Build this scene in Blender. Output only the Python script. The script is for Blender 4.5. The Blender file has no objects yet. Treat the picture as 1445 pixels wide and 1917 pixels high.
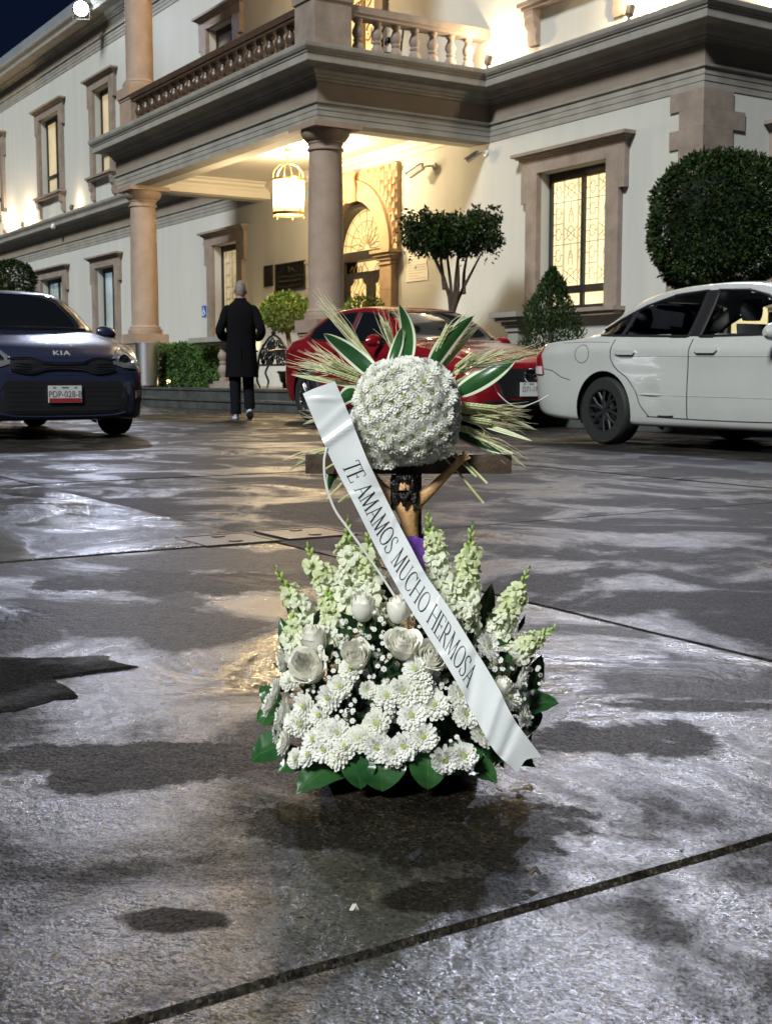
import bpy, bmesh, math, random
from mathutils import Vector, Matrix, Quaternion, noise
from mathutils.bvhtree import BVHTree

R = math.radians
PI = math.pi
sc = bpy.context.scene
COL = sc.collection

# ------------------------------------------------------------------ camera
CAM_H, PITCH, FPX = 0.55, 6.1345, 2340.0
cam_data = bpy.data.cameras.new("camera")
cam_data.sensor_fit = 'VERTICAL'
cam_data.sensor_height = 24.0
cam_data.lens = FPX / 1917.0 * 24.0
cam_data.clip_start, cam_data.clip_end = 0.05, 600.0
cam_data.dof.use_dof = True
cam_data.dof.focus_distance = 1.78
cam_data.dof.aperture_fstop = 20.0
cam = bpy.data.objects.new("camera", cam_data)
COL.objects.link(cam)
cam.location = (0, 0, CAM_H)
cam.rotation_euler = (R(90 - PITCH), 0, 0)
sc.camera = cam

# ------------------------------------------------------------------ night sky and the parking-lot light
world = bpy.data.worlds.new("World")
sc.world = world
world.use_nodes = True
wn = world.node_tree
for n in list(wn.nodes):
    wn.nodes.remove(n)
w_out = wn.nodes.new('ShaderNodeOutputWorld')
w_bg = wn.nodes.new('ShaderNodeBackground')
w_sky = wn.nodes.new('ShaderNodeTexSky')
w_sky.sky_type = 'NISHITA'
w_sky.sun_disc = False
w_sky.sun_elevation = R(-2.0)
w_sky.sun_rotation = R(200)
w_sky.altitude = 2200
w_bg.inputs['Strength'].default_value = 0.15
w_tint = wn.nodes.new('ShaderNodeMix')           # deep night blue of the sky in view
w_tint.data_type = 'RGBA'
w_tint.blend_type = 'MULTIPLY'
w_tint.inputs['Factor'].default_value = 1.0
w_tint.inputs['B'].default_value = (0.10, 0.20, 0.62, 1)
wn.links.new(w_sky.outputs[0], w_tint.inputs['A'])
wn.links.new(w_tint.outputs['Result'], w_bg.inputs['Color'])
wn.links.new(w_bg.outputs[0], w_out.inputs['Surface'])

sun_data = bpy.data.lights.new("sun", 'SUN')
sun_data.energy = 4.5
sun_data.angle = R(10)
sun_data.color = (0.95, 0.985, 0.975)
sun = bpy.data.objects.new("sun", sun_data)
COL.objects.link(sun)
SUN_FROM = Vector((-0.30, -0.55, 0.50)).normalized()
sun.rotation_euler = SUN_FROM.to_track_quat('Z', 'Y').to_euler()

vs = sc.view_settings
vs.view_transform = 'Standard'
vs.look = 'None'
vs.exposure = 0.0
vs.gamma = 1.0
vs.use_curve_mapping = False
sc.cycles.use_denoising = True
sc.cycles.denoiser = 'OPENIMAGEDENOISE'
sc.cycles.denoising_prefilter = 'ACCURATE'
sc.cycles.max_bounces = 8
sc.cycles.sample_clamp_indirect = 6.0

# ------------------------------------------------------------------ frames
AZ = R(32.5462)
A_DIR = Vector((-math.sin(AZ), math.cos(AZ), 0))     # along the facade, away to the left
B_DIR = Vector((math.cos(AZ), math.sin(AZ), 0))      # into the building
TH = math.atan2(-A_DIR.y, -A_DIR.x)                  # facade frame: x = -u, y = v


def fr(u, v, z=0.0):
    return A_DIR * u + B_DIR * v + Vector((0, 0, z))


_p = R(PITCH)
_F = Vector((0, math.cos(_p), -math.sin(_p)))
_U = Vector((0, math.sin(_p), math.cos(_p)))


def at(x, y, Y):
    """the point at distance Y in front of the camera seen at photo position x, y"""
    d = Vector((1, 0, 0)) * ((x - 722.5) / FPX) + _U * ((958.5 - y) / FPX) + _F
    return Vector((0, 0, CAM_H)) + d * (Y / d.y)


# ------------------------------------------------------------------ materials
def mat(name, color=(0.5, 0.5, 0.5), rough=0.5, metal=0.0, spec=0.5, coat=0.0, emit=None, estr=0.0,
        var=0.0, vscale=8.0, bump=0.0, bscale=60.0, trans=0.0, sheen=0.0, col2=None, sub=0.0, alpha=None,
        aniso=0.0, coatr=0.03, rvar=0.0, streak=False):
    m = bpy.data.materials.new(name)
    m.use_nodes = True
    nt = m.node_tree
    b = nt.nodes['Principled BSDF']
    b.inputs['Base Color'].default_value = (*color, 1)
    b.inputs['Roughness'].default_value = rough
    b.inputs['Metallic'].default_value = metal
    b.inputs['Specular IOR Level'].default_value = spec
    b.inputs['Coat Weight'].default_value = coat
    b.inputs['Coat Roughness'].default_value = coatr
    b.inputs['Transmission Weight'].default_value = trans
    b.inputs['Sheen Weight'].default_value = sheen
    b.inputs['Anisotropic'].default_value = aniso
    if sub:
        b.inputs['Subsurface Weight'].default_value = sub
        b.inputs['Subsurface Radius'].default_value = (0.01, 0.01, 0.008)
        b.inputs['Subsurface Scale'].default_value = 0.6
    if emit:
        b.inputs['Emission Color'].default_value = (*emit, 1)
        b.inputs['Emission Strength'].default_value = estr
    if alpha is not None:
        b.inputs['Alpha'].default_value = alpha
    tc = None
    if var or col2 or bump or rvar:
        tc = nt.nodes.new('ShaderNodeTexCoord')
    if var or col2:
        nz = nt.nodes.new('ShaderNodeTexNoise')
        nz.inputs['Scale'].default_value = vscale
        nz.inputs['Detail'].default_value = 5
        nz.inputs['Roughness'].default_value = 0.65
        if streak:                      # rain streaks run down the wall
            mpg = nt.nodes.new('ShaderNodeMapping')
            mpg.inputs['Scale'].default_value = (2.2, 2.2, 0.22)
            nt.links.new(tc.outputs['Object'], mpg.inputs['Vector'])
            nt.links.new(mpg.outputs[0], nz.inputs['Vector'])
        else:
            nt.links.new(tc.outputs['Object'], nz.inputs['Vector'])
        rp = nt.nodes.new('ShaderNodeValToRGB')
        c2 = col2 if col2 else tuple(c * (1 + var) for c in color)
        c1 = color if col2 else tuple(c * (1 - var) for c in color)
        rp.color_ramp.elements[0].position = 0.32
        rp.color_ramp.elements[1].position = 0.68
        rp.color_ramp.elements[0].color = (*c1, 1)
        rp.color_ramp.elements[1].color = (*c2, 1)
        nt.links.new(nz.outputs['Fac'], rp.inputs['Fac'])
        nt.links.new(rp.outputs['Color'], b.inputs['Base Color'])
    if rvar:
        n3 = nt.nodes.new('ShaderNodeTexNoise')
        n3.inputs['Scale'].default_value = vscale * 0.7
        n3.inputs['Detail'].default_value = 4
        nt.links.new(tc.outputs['Object'], n3.inputs['Vector'])
        mr = nt.nodes.new('ShaderNodeMapRange')
        mr.inputs['From Min'].default_value = 0.3
        mr.inputs['From Max'].default_value = 0.7
        mr.inputs['To Min'].default_value = max(0.02, rough - rvar)
        mr.inputs['To Max'].default_value = min(1, rough + rvar)
        nt.links.new(n3.outputs['Fac'], mr.inputs['Value'])
        nt.links.new(mr.outputs['Result'], b.inputs['Roughness'])
    if bump:
        n2 = nt.nodes.new('ShaderNodeTexNoise')
        n2.inputs['Scale'].default_value = bscale
        n2.inputs['Detail'].default_value = 4
        nt.links.new(tc.outputs['Object'], n2.inputs['Vector'])
        bp = nt.nodes.new('ShaderNodeBump')
        bp.inputs['Strength'].default_value = bump
        bp.inputs['Distance'].default_value = 0.01
        nt.links.new(n2.outputs['Fac'], bp.inputs['Height'])
        nt.links.new(bp.outputs['Normal'], b.inputs['Normal'])
    return m


# ------------------------------------------------------------------ mesh builder
class MB:
    def __init__(s):
        s.v, s.f, s.m = [], [], []

    def add(s, verts, faces, M=None, mi=0):
        o = len(s.v)
        if M is not None:
            s.v.extend([tuple(M @ Vector(p)) for p in verts])
        else:
            s.v.extend([tuple(p) for p in verts])
        s.f.extend([tuple(i + o for i in f) for f in faces])
        s.m.extend([mi] * len(faces))
        return s

    def box(s, x0, x1, y0, y1, z0, z1, M=None, mi=0):
        x0, x1 = min(x0, x1), max(x0, x1)
        y0, y1 = min(y0, y1), max(y0, y1)
        z0, z1 = min(z0, z1), max(z0, z1)
        vv = [(x0, y0, z0), (x1, y0, z0), (x1, y1, z0), (x0, y1, z0), (x0, y0, z1), (x1, y0, z1), (x1, y1, z1), (x0, y1, z1)]
        return s.add(vv, [(3, 2, 1, 0), (4, 5, 6, 7), (0, 1, 5, 4), (1, 2, 6, 5), (2, 3, 7, 6), (3, 0, 4, 7)], M, mi)

    def lathe(s, prof, seg=24, M=None, mi=0, cap=True):
        vv, ff = [], []
        n = len(prof)
        for k in range(seg):
            a = 2 * PI * k / seg
            for r, z in prof:
                vv.append((r * math.cos(a), r * math.sin(a), z))
        for k in range(seg):
            k2 = (k + 1) % seg
            for i in range(n - 1):
                ff.append((k * n + i, k2 * n + i, k2 * n + i + 1, k * n + i + 1))
        if cap:
            if prof[0][0] > 1e-5:
                ff.append(tuple(k * n for k in reversed(range(seg))))
            if prof[-1][0] > 1e-5:
                ff.append(tuple(k * n + n - 1 for k in range(seg)))
        return s.add(vv, ff, M, mi)

    def tube(s, pts, r, seg=8, M=None, mi=0, cap=True, flat=1.0):
        pts = [Vector(p) for p in pts]
        n = len(pts)
        rr = r if isinstance(r, (list, tuple)) else [r] * n
        vv, ff = [], []
        t0 = (pts[1] - pts[0]).normalized()
        up = Vector((0, 0, 1)) if abs(t0.z) < 0.9 else Vector((1, 0, 0))
        nx = t0.cross(up).normalized()
        for i in range(n):
            t = (pts[min(i + 1, n - 1)] - pts[max(i - 1, 0)])
            t = t.normalized() if t.length > 1e-9 else t0
            nx = nx - t * nx.dot(t)
            nx = nx.normalized() if nx.length > 1e-6 else t.orthogonal().normalized()
            ny = t.cross(nx)
            for k in range(seg):
                a = 2 * PI * k / seg
                vv.append(pts[i] + (nx * math.cos(a) + ny * math.sin(a) * flat) * rr[i])
        for i in range(n - 1):
            for k in range(seg):
                k2 = (k + 1) % seg
                ff.append((i * seg + k, i * seg + k2, (i + 1) * seg + k2, (i + 1) * seg + k))
        if cap:
            ff.append(tuple(reversed(range(seg))))
            ff.append(tuple((n - 1) * seg + k for k in range(seg)))
        return s.add(vv, ff, M, mi)

    def sweep(s, path, prof, mi=0):
        """profile of (outward offset, z) swept with mitres along a plan polyline; outward = right of travel"""
        P = [Vector((p[0], p[1])) for p in path]
        n, k = len(P), len(prof)
        offs = []
        for i in range(n):
            d1 = (P[i] - P[i - 1]).normalized() if i > 0 else (P[1] - P[0]).normalized()
            d2 = (P[i + 1] - P[i]).normalized() if i < n - 1 else d1
            n1, n2 = Vector((d1.y, -d1.x)), Vector((d2.y, -d2.x))
            offs.append((n1 + n2) / (1 + n1.dot(n2)))
        vv, ff = [], []
        for i in range(n):
            for o, z in prof:
                q = P[i] + offs[i] * o
                vv.append((q.x, q.y, z))
        for i in range(n - 1):
            for j in range(k - 1):
                ff.append((i * k + j, (i + 1) * k + j, (i + 1) * k + j + 1, i * k + j + 1))
            ff.append((i * k + k - 1, (i + 1) * k + k - 1, (i + 1) * k, i * k))
        ff.append(tuple(reversed(range(k))))
        ff.append(tuple((n - 1) * k + j for j in range(k)))
        return s.add(vv, ff, None, mi)

    def grid(s, rows, mi=0, closed=False):
        n, m = len(rows), len(rows[0])
        vv = [p for r in rows for p in r]
        ff = []
        for i in range(n - 1):
            for j in range(m - 1 + (1 if closed else 0)):
                j2 = (j + 1) % m
                ff.append((i * m + j, i * m + j2, (i + 1) * m + j2, (i + 1) * m + j))
        return s.add(vv, ff, None, mi)

    def mesh(s, name, mats, sharp=35.0, smooth=True):
        me = bpy.data.meshes.new(name)
        me.from_pydata([tuple(p) for p in s.v], [], s.f)
        if not isinstance(mats, (list, tuple)):
            mats = [mats]
        for q in mats:
            me.materials.append(q)
        if len(mats) > 1:
            me.polygons.foreach_set('material_index', s.m)
        finish(me, sharp, smooth)
        return me

    def build(s, name, mats, parent=None, sharp=35.0, smooth=True, loc=None):
        o = link(name, s.mesh(name, mats, sharp, smooth), parent)
        if loc is not None:
            o.location = loc
        return o


def finish(me, sharp=35.0, smooth=True, merge=False):
    if not smooth:
        return
    bm = bmesh.new()
    bm.from_mesh(me)
    if merge:
        bmesh.ops.remove_doubles(bm, verts=bm.verts, dist=1e-5)
    th = R(sharp)
    for f in bm.faces:
        f.smooth = True
    for e in bm.edges:
        if len(e.link_faces) == 2:
            e.smooth = e.calc_face_angle(0) < th
        else:
            e.smooth = True
    bm.to_mesh(me)
    bm.free()


def link(name, me, parent=None):
    o = bpy.data.objects.new(name, me)
    COL.objects.link(o)
    if parent is not None:
        o.parent = parent
        if 'off' in parent:
            o.location = parent['off']
    return o


def thing(name, label, cat, loc=(0, 0, 0), rotz=0.0, group=None):
    o = bpy.data.objects.new(name, None)
    o.empty_display_size = 0.2
    COL.objects.link(o)
    o.location = loc
    o.rotation_euler = (0, 0, rotz)
    tag(o, label, cat, group)
    return o


def tag(o, label, cat, group=None):
    o['label'] = label
    o['category'] = cat
    if group:
        o['group'] = group
    return o


def struct(o):
    o['kind'] = 'structure'
    return o


def stuff(o):
    o['kind'] = 'stuff'
    return o


def copy_tree(o, parent=None):
    c = o.copy()
    COL.objects.link(c)
    if parent is not None:
        c.parent = parent
    for ch in list(o.children):
        copy_tree(ch, c)
    return c


def lamp(name, kind, energy, color, loc, parent=None, target=None, size=0.05, angle=60, blend=0.6):
    d = bpy.data.lights.new(name, kind)
    d.energy = energy
    d.color = color
    if kind == 'SPOT':
        d.spot_size = R(angle)
        d.spot_blend = blend
    d.shadow_soft_size = size
    o = bpy.data.objects.new(name, d)
    COL.objects.link(o)
    o.location = loc
    if target is not None:
        o.rotation_euler = (Vector(loc) - Vector(target)).to_track_quat('Z', 'Y').to_euler()
    if parent is not None:
        o.parent = parent
    return o


def align(loc, zdir, scale=1.0, spin=0.0):
    q = Vector(zdir).to_track_quat('Z', 'Y') @ Quaternion((0, 0, 1), spin)
    return Matrix.LocRotScale(Vector(loc), q, Vector((scale, scale, scale)))


def crom(tab, x):
    """Catmull-Rom through rows (x, a, b, c...)"""
    n = len(tab)
    if x <= tab[0][0]:
        return tab[0][1:]
    if x >= tab[-1][0]:
        return tab[-1][1:]
    i = 0
    while tab[i + 1][0] < x:
        i += 1
    p1, p2 = tab[i], tab[i + 1]
    p0, p3 = tab[max(i - 1, 0)], tab[min(i + 2, n - 1)]
    h = p2[0] - p1[0]
    t = (x - p1[0]) / h
    out = []
    for k in range(1, len(p1)):
        m1 = (p2[k] - p0[k]) / max(p2[0] - p0[0], 1e-6) * h
        m2 = (p3[k] - p1[k]) / max(p3[0] - p1[0], 1e-6) * h
        d = p2[k] - p1[k]
        if d * m1 <= 0: m1 = 0
        if d * m2 <= 0: m2 = 0
        if abs(m1) > 3 * abs(d): m1 = 3 * d
        if abs(m2) > 3 * abs(d): m2 = 3 * d
        t2, t3 = t * t, t * t * t
        out.append((2 * t3 - 3 * t2 + 1) * p1[k] + (t3 - 2 * t2 + t) * m1 + (-2 * t3 + 3 * t2) * p2[k] + (t3 - t2) * m2)
    return out


def curve_pts(pts, n):
    """smooth polyline with n samples"""
    tab = []
    L = 0.0
    pp = [Vector(p) for p in pts]
    for i, p in enumerate(pp):
        if i:
            L += (p - pp[i - 1]).length
        tab.append((L, *p))
    return [Vector(crom2(tab, L * i / (n - 1))) for i in range(n)]


def crom2(tab, x):
    n = len(tab)
    x = min(max(x, tab[0][0]), tab[-1][0])
    i = 0
    while i < n - 2 and tab[i + 1][0] < x:
        i += 1
    p1, p2 = tab[i], tab[i + 1]
    p0, p3 = tab[max(i - 1, 0)], tab[min(i + 2, n - 1)]
    h = max(p2[0] - p1[0], 1e-9)
    t = (x - p1[0]) / h
    t2, t3 = t * t, t * t * t
    out = []
    for k in range(1, len(p1)):
        m1 = (p2[k] - p0[k]) / max(p2[0] - p0[0], 1e-9) * h
        m2 = (p3[k] - p1[k]) / max(p3[0] - p1[0], 1e-9) * h
        out.append((2 * t3 - 3 * t2 + 1) * p1[k] + (t3 - 2 * t2 + t) * m1 + (-2 * t3 + 3 * t2) * p2[k] + (t3 - t2) * m2)
    return out


def skin_body(verts, edges, radii, sub=2, root=0):
    me = bpy.data.meshes.new("body")
    me.from_pydata([tuple(v) for v in verts], edges, [])
    o = bpy.data.objects.new("body", me)
    COL.objects.link(o)
    md = o.modifiers.new("skin", 'SKIN')
    md.use_smooth_shade = True
    for i, r in enumerate(radii):
        me.skin_vertices[0].data[i].radius = r if isinstance(r, tuple) else (r, r)
        me.skin_vertices[0].data[i].use_root = (i == root)
    ms = o.modifiers.new("sub", 'SUBSURF')
    ms.levels = ms.render_levels = sub
    dg = bpy.context.evaluated_depsgraph_get()
    out = bpy.data.meshes.new_from_object(o.evaluated_get(dg))
    bpy.data.objects.remove(o)
    bpy.data.meshes.remove(me)
    for p in out.polygons:
        p.use_smooth = True
    return out


# common materials
M_STONE = mat("carved_stone", (0.21, 0.17, 0.142), 0.75, var=0.22, vscale=3.0, bump=0.25, bscale=45)
M_COLUMN = mat("peach_column_stone", (0.255, 0.19, 0.145), 0.7, var=0.15, vscale=3.0, bump=0.2, bscale=45)
M_STONE_G = mat("weathered_stone", (0.235, 0.222, 0.195), 0.75, var=0.18, vscale=2.2, bump=0.2, bscale=40)
M_WALL = mat("stucco_wall", (0.42, 0.42, 0.39), 0.85, var=0.05, vscale=1.0, bump=0.2, bscale=70, streak=True)
M_CEIL = mat("porch_plaster", (0.62, 0.58, 0.50), 0.8)
M_DARK = mat("dark_metal", (0.02, 0.018, 0.016), 0.4)
M_LEAD = mat("leading", (0.22, 0.15, 0.07), 0.5)
M_BRASS = mat("brass", (0.55, 0.36, 0.13), 0.3, metal=1.0)
M_IRON = mat("wrought_iron", (0.012, 0.011, 0.011), 0.35)
M_BLACK = mat("black_plastic", (0.012, 0.012, 0.013), 0.45)
M_RUBBER = mat("rubber", (0.012, 0.012, 0.012), 0.7, bump=0.2, bscale=80)
M_CHROME = mat("chrome", (0.75, 0.76, 0.78), 0.12, metal=1.0)
M_WHITE = mat("white_paint", (0.70, 0.70, 0.68), 0.5)
WARM = (1.0, 0.62, 0.27)
# ------------------------------------------------------------------ wet concrete ground
def wet_concrete(name, seed, dark, light, wet_lo=0.45, wet_hi=0.55, glare=1.0, rgh=0.19, grain=1.0, damp_bias=0.0, facet=0.17):
    m = bpy.data.materials.new(name)
    m.use_nodes = True
    nt = m.node_tree
    N, L = nt.nodes, nt.links
    b = N['Principled BSDF']
    tc = N.new('ShaderNodeTexCoord')
    mp = N.new('ShaderNodeMapping')
    mp.inputs['Location'].default_value = (seed * 3.7, seed * 1.9, seed)
    mp.inputs['Rotation'].default_value = (0, 0, TH)
    mp.inputs['Scale'].default_value = (0.8, 1.0, 1.0)
    L.new(tc.outputs['Object'], mp.inputs['Vector'])

    def nz(scale, detail=5, rough=0.6, dist=0.0):
        n = N.new('ShaderNodeTexNoise')
        n.inputs['Scale'].default_value = scale
        n.inputs['Detail'].default_value = detail
        n.inputs['Roughness'].default_value = rough
        n.inputs['Distortion'].default_value = dist
        L.new(mp.outputs[0], n.inputs['Vector'])
        return n.outputs['Fac']

    def mr(x, a, c, lo, hi):
        q = N.new('ShaderNodeMapRange')
        q.inputs['From Min'].default_value = a
        q.inputs['From Max'].default_value = c
        q.inputs['To Min'].default_value = lo
        q.inputs['To Max'].default_value = hi
        L.new(x, q.inputs['Value'])
        return q.outputs['Result']

    def mth(op, x, y):
        q = N.new('ShaderNodeMath')
        q.operation = op
        for i, w in enumerate((x, y)):
            if isinstance(w, (int, float)):
                q.inputs[i].default_value = w
            else:
                L.new(w, q.inputs[i])
        return q.outputs[0]

    big = nz(1.15, 7, 0.62, 0.9)          # where the film of water lies smooth
    mid = nz(4.5, 6, 0.66)
    fine = nz(38.0, 6, 0.75)
    grit = nz(210.0, 2, 0.6)
    grit2 = nz(95.0, 2, 0.6)
    wet = mr(mth('ADD', big, mth('MULTIPLY', mth('SUBTRACT', mid, 0.5), 0.22)), wet_lo, wet_hi, 1.0, 0.0)   # 1 = smooth
    wet_shade = mth('MULTIPLY', wet, 0.0)
    for (wx_, wy_, rx_, ry_) in WET_SHADE:  # wet ellipses, some carrying painted shadow and reflection of the flowers
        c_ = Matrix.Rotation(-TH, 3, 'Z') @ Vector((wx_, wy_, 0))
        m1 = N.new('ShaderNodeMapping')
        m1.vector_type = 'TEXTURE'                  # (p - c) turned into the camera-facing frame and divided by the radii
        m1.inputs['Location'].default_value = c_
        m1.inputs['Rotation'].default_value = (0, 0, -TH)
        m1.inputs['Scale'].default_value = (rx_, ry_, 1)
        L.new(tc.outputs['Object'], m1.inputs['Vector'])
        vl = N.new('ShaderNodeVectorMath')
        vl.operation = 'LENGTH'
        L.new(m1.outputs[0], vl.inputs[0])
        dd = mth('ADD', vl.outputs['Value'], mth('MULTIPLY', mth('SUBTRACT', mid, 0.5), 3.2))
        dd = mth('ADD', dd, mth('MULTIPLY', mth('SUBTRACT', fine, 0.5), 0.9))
        wet_shade = mth('MAXIMUM', wet_shade, mr(dd, 0.80, 1.10, 1.0, 0.0))
    damp = mr(mth('ADD', nz(1.9, 5, 0.58, 0.8), mth('MULTIPLY', mth('SUBTRACT', fine, 0.5), 0.16)), 0.44 + damp_bias, 0.56 + damp_bias, 0.95, 0.0)
    wet_shade = mth('MAXIMUM', wet_shade, damp)
    # colour
    tone = mth('ADD', mth('MULTIPLY', mid, 0.65), mth('MULTIPLY', fine, 0.35))
    rp = N.new('ShaderNodeValToRGB')
    rp.color_ramp.elements[0].position = 0.36
    rp.color_ramp.elements[1].position = 0.70
    rp.color_ramp.elements[0].color = (*dark, 1)
    rp.color_ramp.elements[1].color = (*light, 1)
    L.new(tone, rp.inputs['Fac'])
    sp = N.new('ShaderNodeMix')
    sp.data_type = 'RGBA'
    L.new(mr(grit2, 0.58, 0.72, 0.0, 0.65), sp.inputs['Factor'])
    L.new(rp.outputs[0], sp.inputs['A'])
    sp.inputs['B'].default_value = (dark[0] * 0.35, dark[1] * 0.35, dark[2] * 0.35, 1)
    dk = N.new('ShaderNodeMix')
    dk.data_type = 'RGBA'
    dk.blend_type = 'MULTIPLY'
    L.new(mth('MAXIMUM', mth('MULTIPLY', wet, 0.55), wet_shade), dk.inputs['Factor'])
    # aggregate: pale and dark grains with own gloss, wet sparkle painted into the pale
    gv = N.new('ShaderNodeTexVoronoi')
    gv.inputs['Scale'].default_value = 330
    L.new(mp.outputs[0], gv.inputs['Vector'])
    gs = N.new('ShaderNodeSeparateColor')
    L.new(gv.outputs['Color'], gs.inputs[0])
    gm = N.new('ShaderNodeMix')
    gm.data_type = 'RGBA'
    gm.blend_type = 'MULTIPLY'
    gm.inputs['Factor'].default_value = 1.0
    gr_ = N.new('ShaderNodeValToRGB')
    e_ = gr_.color_ramp.elements
    e_[0].position, e_[0].color = 0.0, (.35, .35, .36, 1)
    e_[1].position, e_[1].color = 1.0, (3.4, 3.2, 2.9, 1)
    for ps, cc in ((.35, .75), (.80, 1.15), (.90, 1.6)):
        q_ = e_.new(ps)
        q_.color = (cc, cc, cc, 1)
    L.new(gs.outputs[0], gr_.inputs[0])
    L.new(sp.outputs['Result'], gm.inputs['A'])
    L.new(gr_.outputs[0], gm.inputs['B'])
    L.new(gm.outputs['Result'], dk.inputs['A'])
    dk.inputs['B'].default_value = (0.42, 0.40, 0.37, 1)
    L.new(dk.outputs['Result'], b.inputs['Base Color'])
    # gloss
    ro = mth('ADD', mr(wet, 0, 1, rgh, 0.07), mth('MULTIPLY', mth('SUBTRACT', fine, 0.5), mr(wet, 0, 1, 0.2, 0.0)))
    ro = mth('ADD', ro, mth('MULTIPLY', wet_shade, 0.30))
    L.new(ro, b.inputs['Roughness'])
    L.new(mth('MULTIPLY', mr(wet_shade, 0, 1, 0.5 * glare, 0.06), mr(gs.outputs[1], 0, 1, .25, 1.75)), b.inputs['Specular IOR Level'])
    # relief
    h = mth('ADD', mth('MULTIPLY', grit, 0.0004), mth('ADD', mth('MULTIPLY', grit2, 0.0009), mth('MULTIPLY', fine, 0.0022)))
    h = mth('MULTIPLY', h, mr(wet, 0, 1, grain, 0.16))
    h = mth('ADD', h, mth('MULTIPLY', mid, mr(wet, 0, 1, 0.008, 0.0015)))
    # grit: every grain is a little facet with its own tilt
    def facets(scale, k):
        vo = N.new('ShaderNodeTexVoronoi')
        vo.inputs['Scale'].default_value = scale
        L.new(mp.outputs[0], vo.inputs['Vector'])
        q1 = N.new('ShaderNodeVectorMath')
        q1.operation = 'SUBTRACT'
        L.new(vo.outputs['Color'], q1.inputs[0])
        q1.inputs[1].default_value = (.5, .5, .5)
        q2 = N.new('ShaderNodeVectorMath')
        q2.operation = 'MULTIPLY'
        L.new(q1.outputs[0], q2.inputs[0])
        cmb = N.new('ShaderNodeCombineXYZ')
        kk_ = mr(mth('MAXIMUM', wet, wet_shade), 0, 1, k * grain, k * .12)
        L.new(kk_, cmb.inputs[0])
        L.new(kk_, cmb.inputs[1])
        L.new(cmb.outputs[0], q2.inputs[1])
        return q2.outputs[0]
    geo = N.new('ShaderNodeNewGeometry')
    ad = N.new('ShaderNodeVectorMath')
    ad.operation = 'ADD'
    L.new(facets(430, facet), ad.inputs[0])
    L.new(facets(170, facet * .6), ad.inputs[1])
    ad2 = N.new('ShaderNodeVectorMath')
    ad2.operation = 'ADD'
    L.new(geo.outputs['Normal'], ad2.inputs[0])
    L.new(ad.outputs[0], ad2.inputs[1])
    nn = N.new('ShaderNodeVectorMath')
    nn.operation = 'NORMALIZE'
    L.new(ad2.outputs[0], nn.inputs[0])
    bp = N.new('ShaderNodeBump')
    L.new(nn.outputs[0], bp.inputs['Normal'])
    bp.inputs['Strength'].default_value = 1.0
    bp.inputs['Distance'].default_value = 1.0
    L.new(h, bp.inputs['Height'])
    L.new(bp.outputs['Normal'], b.inputs['Normal'])
    return m


# wet patches, some with the flowers' shadow and dark reflection painted in (x, y, half-width, half-depth in metres)
WET_SHADE = [(-.22, 1.226, .050, .026), (.0, 1.50, .28, .13), (.36, 1.86, .15, .11), (.56, 2.07, .18, .05), (-.40, 1.76, .24, .13), (-.50, 3.35, .5, .20), (.76, 2.2, .05, .03), (.07, 1.285, .07, .045), (-.62, 1.34, .16, .05)]
M_GROUND = mat("joint_dirt", (0.010, 0.009, 0.008), 0.8, spec=.2)
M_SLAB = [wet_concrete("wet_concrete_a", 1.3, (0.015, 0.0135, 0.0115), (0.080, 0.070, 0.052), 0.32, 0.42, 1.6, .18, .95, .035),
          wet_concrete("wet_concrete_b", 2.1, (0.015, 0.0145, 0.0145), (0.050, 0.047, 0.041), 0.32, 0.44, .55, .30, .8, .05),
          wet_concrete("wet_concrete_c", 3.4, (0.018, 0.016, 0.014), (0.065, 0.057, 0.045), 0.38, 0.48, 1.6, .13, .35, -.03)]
M_ASPH = wet_concrete("wet_asphalt", 4.2, (0.009, 0.009, 0.0095), (0.028, 0.027, 0.026), 0.30, 0.40, .5, .6, 1.2)

g = MB()
g.add([(-150, -60, -0.03), (150, -60, -0.03), (150, 200, -0.03), (-150, 200, -0.03)], [(0, 1, 2, 3)])
ground = g.build("ground", M_GROUND)
struct(ground)

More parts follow.
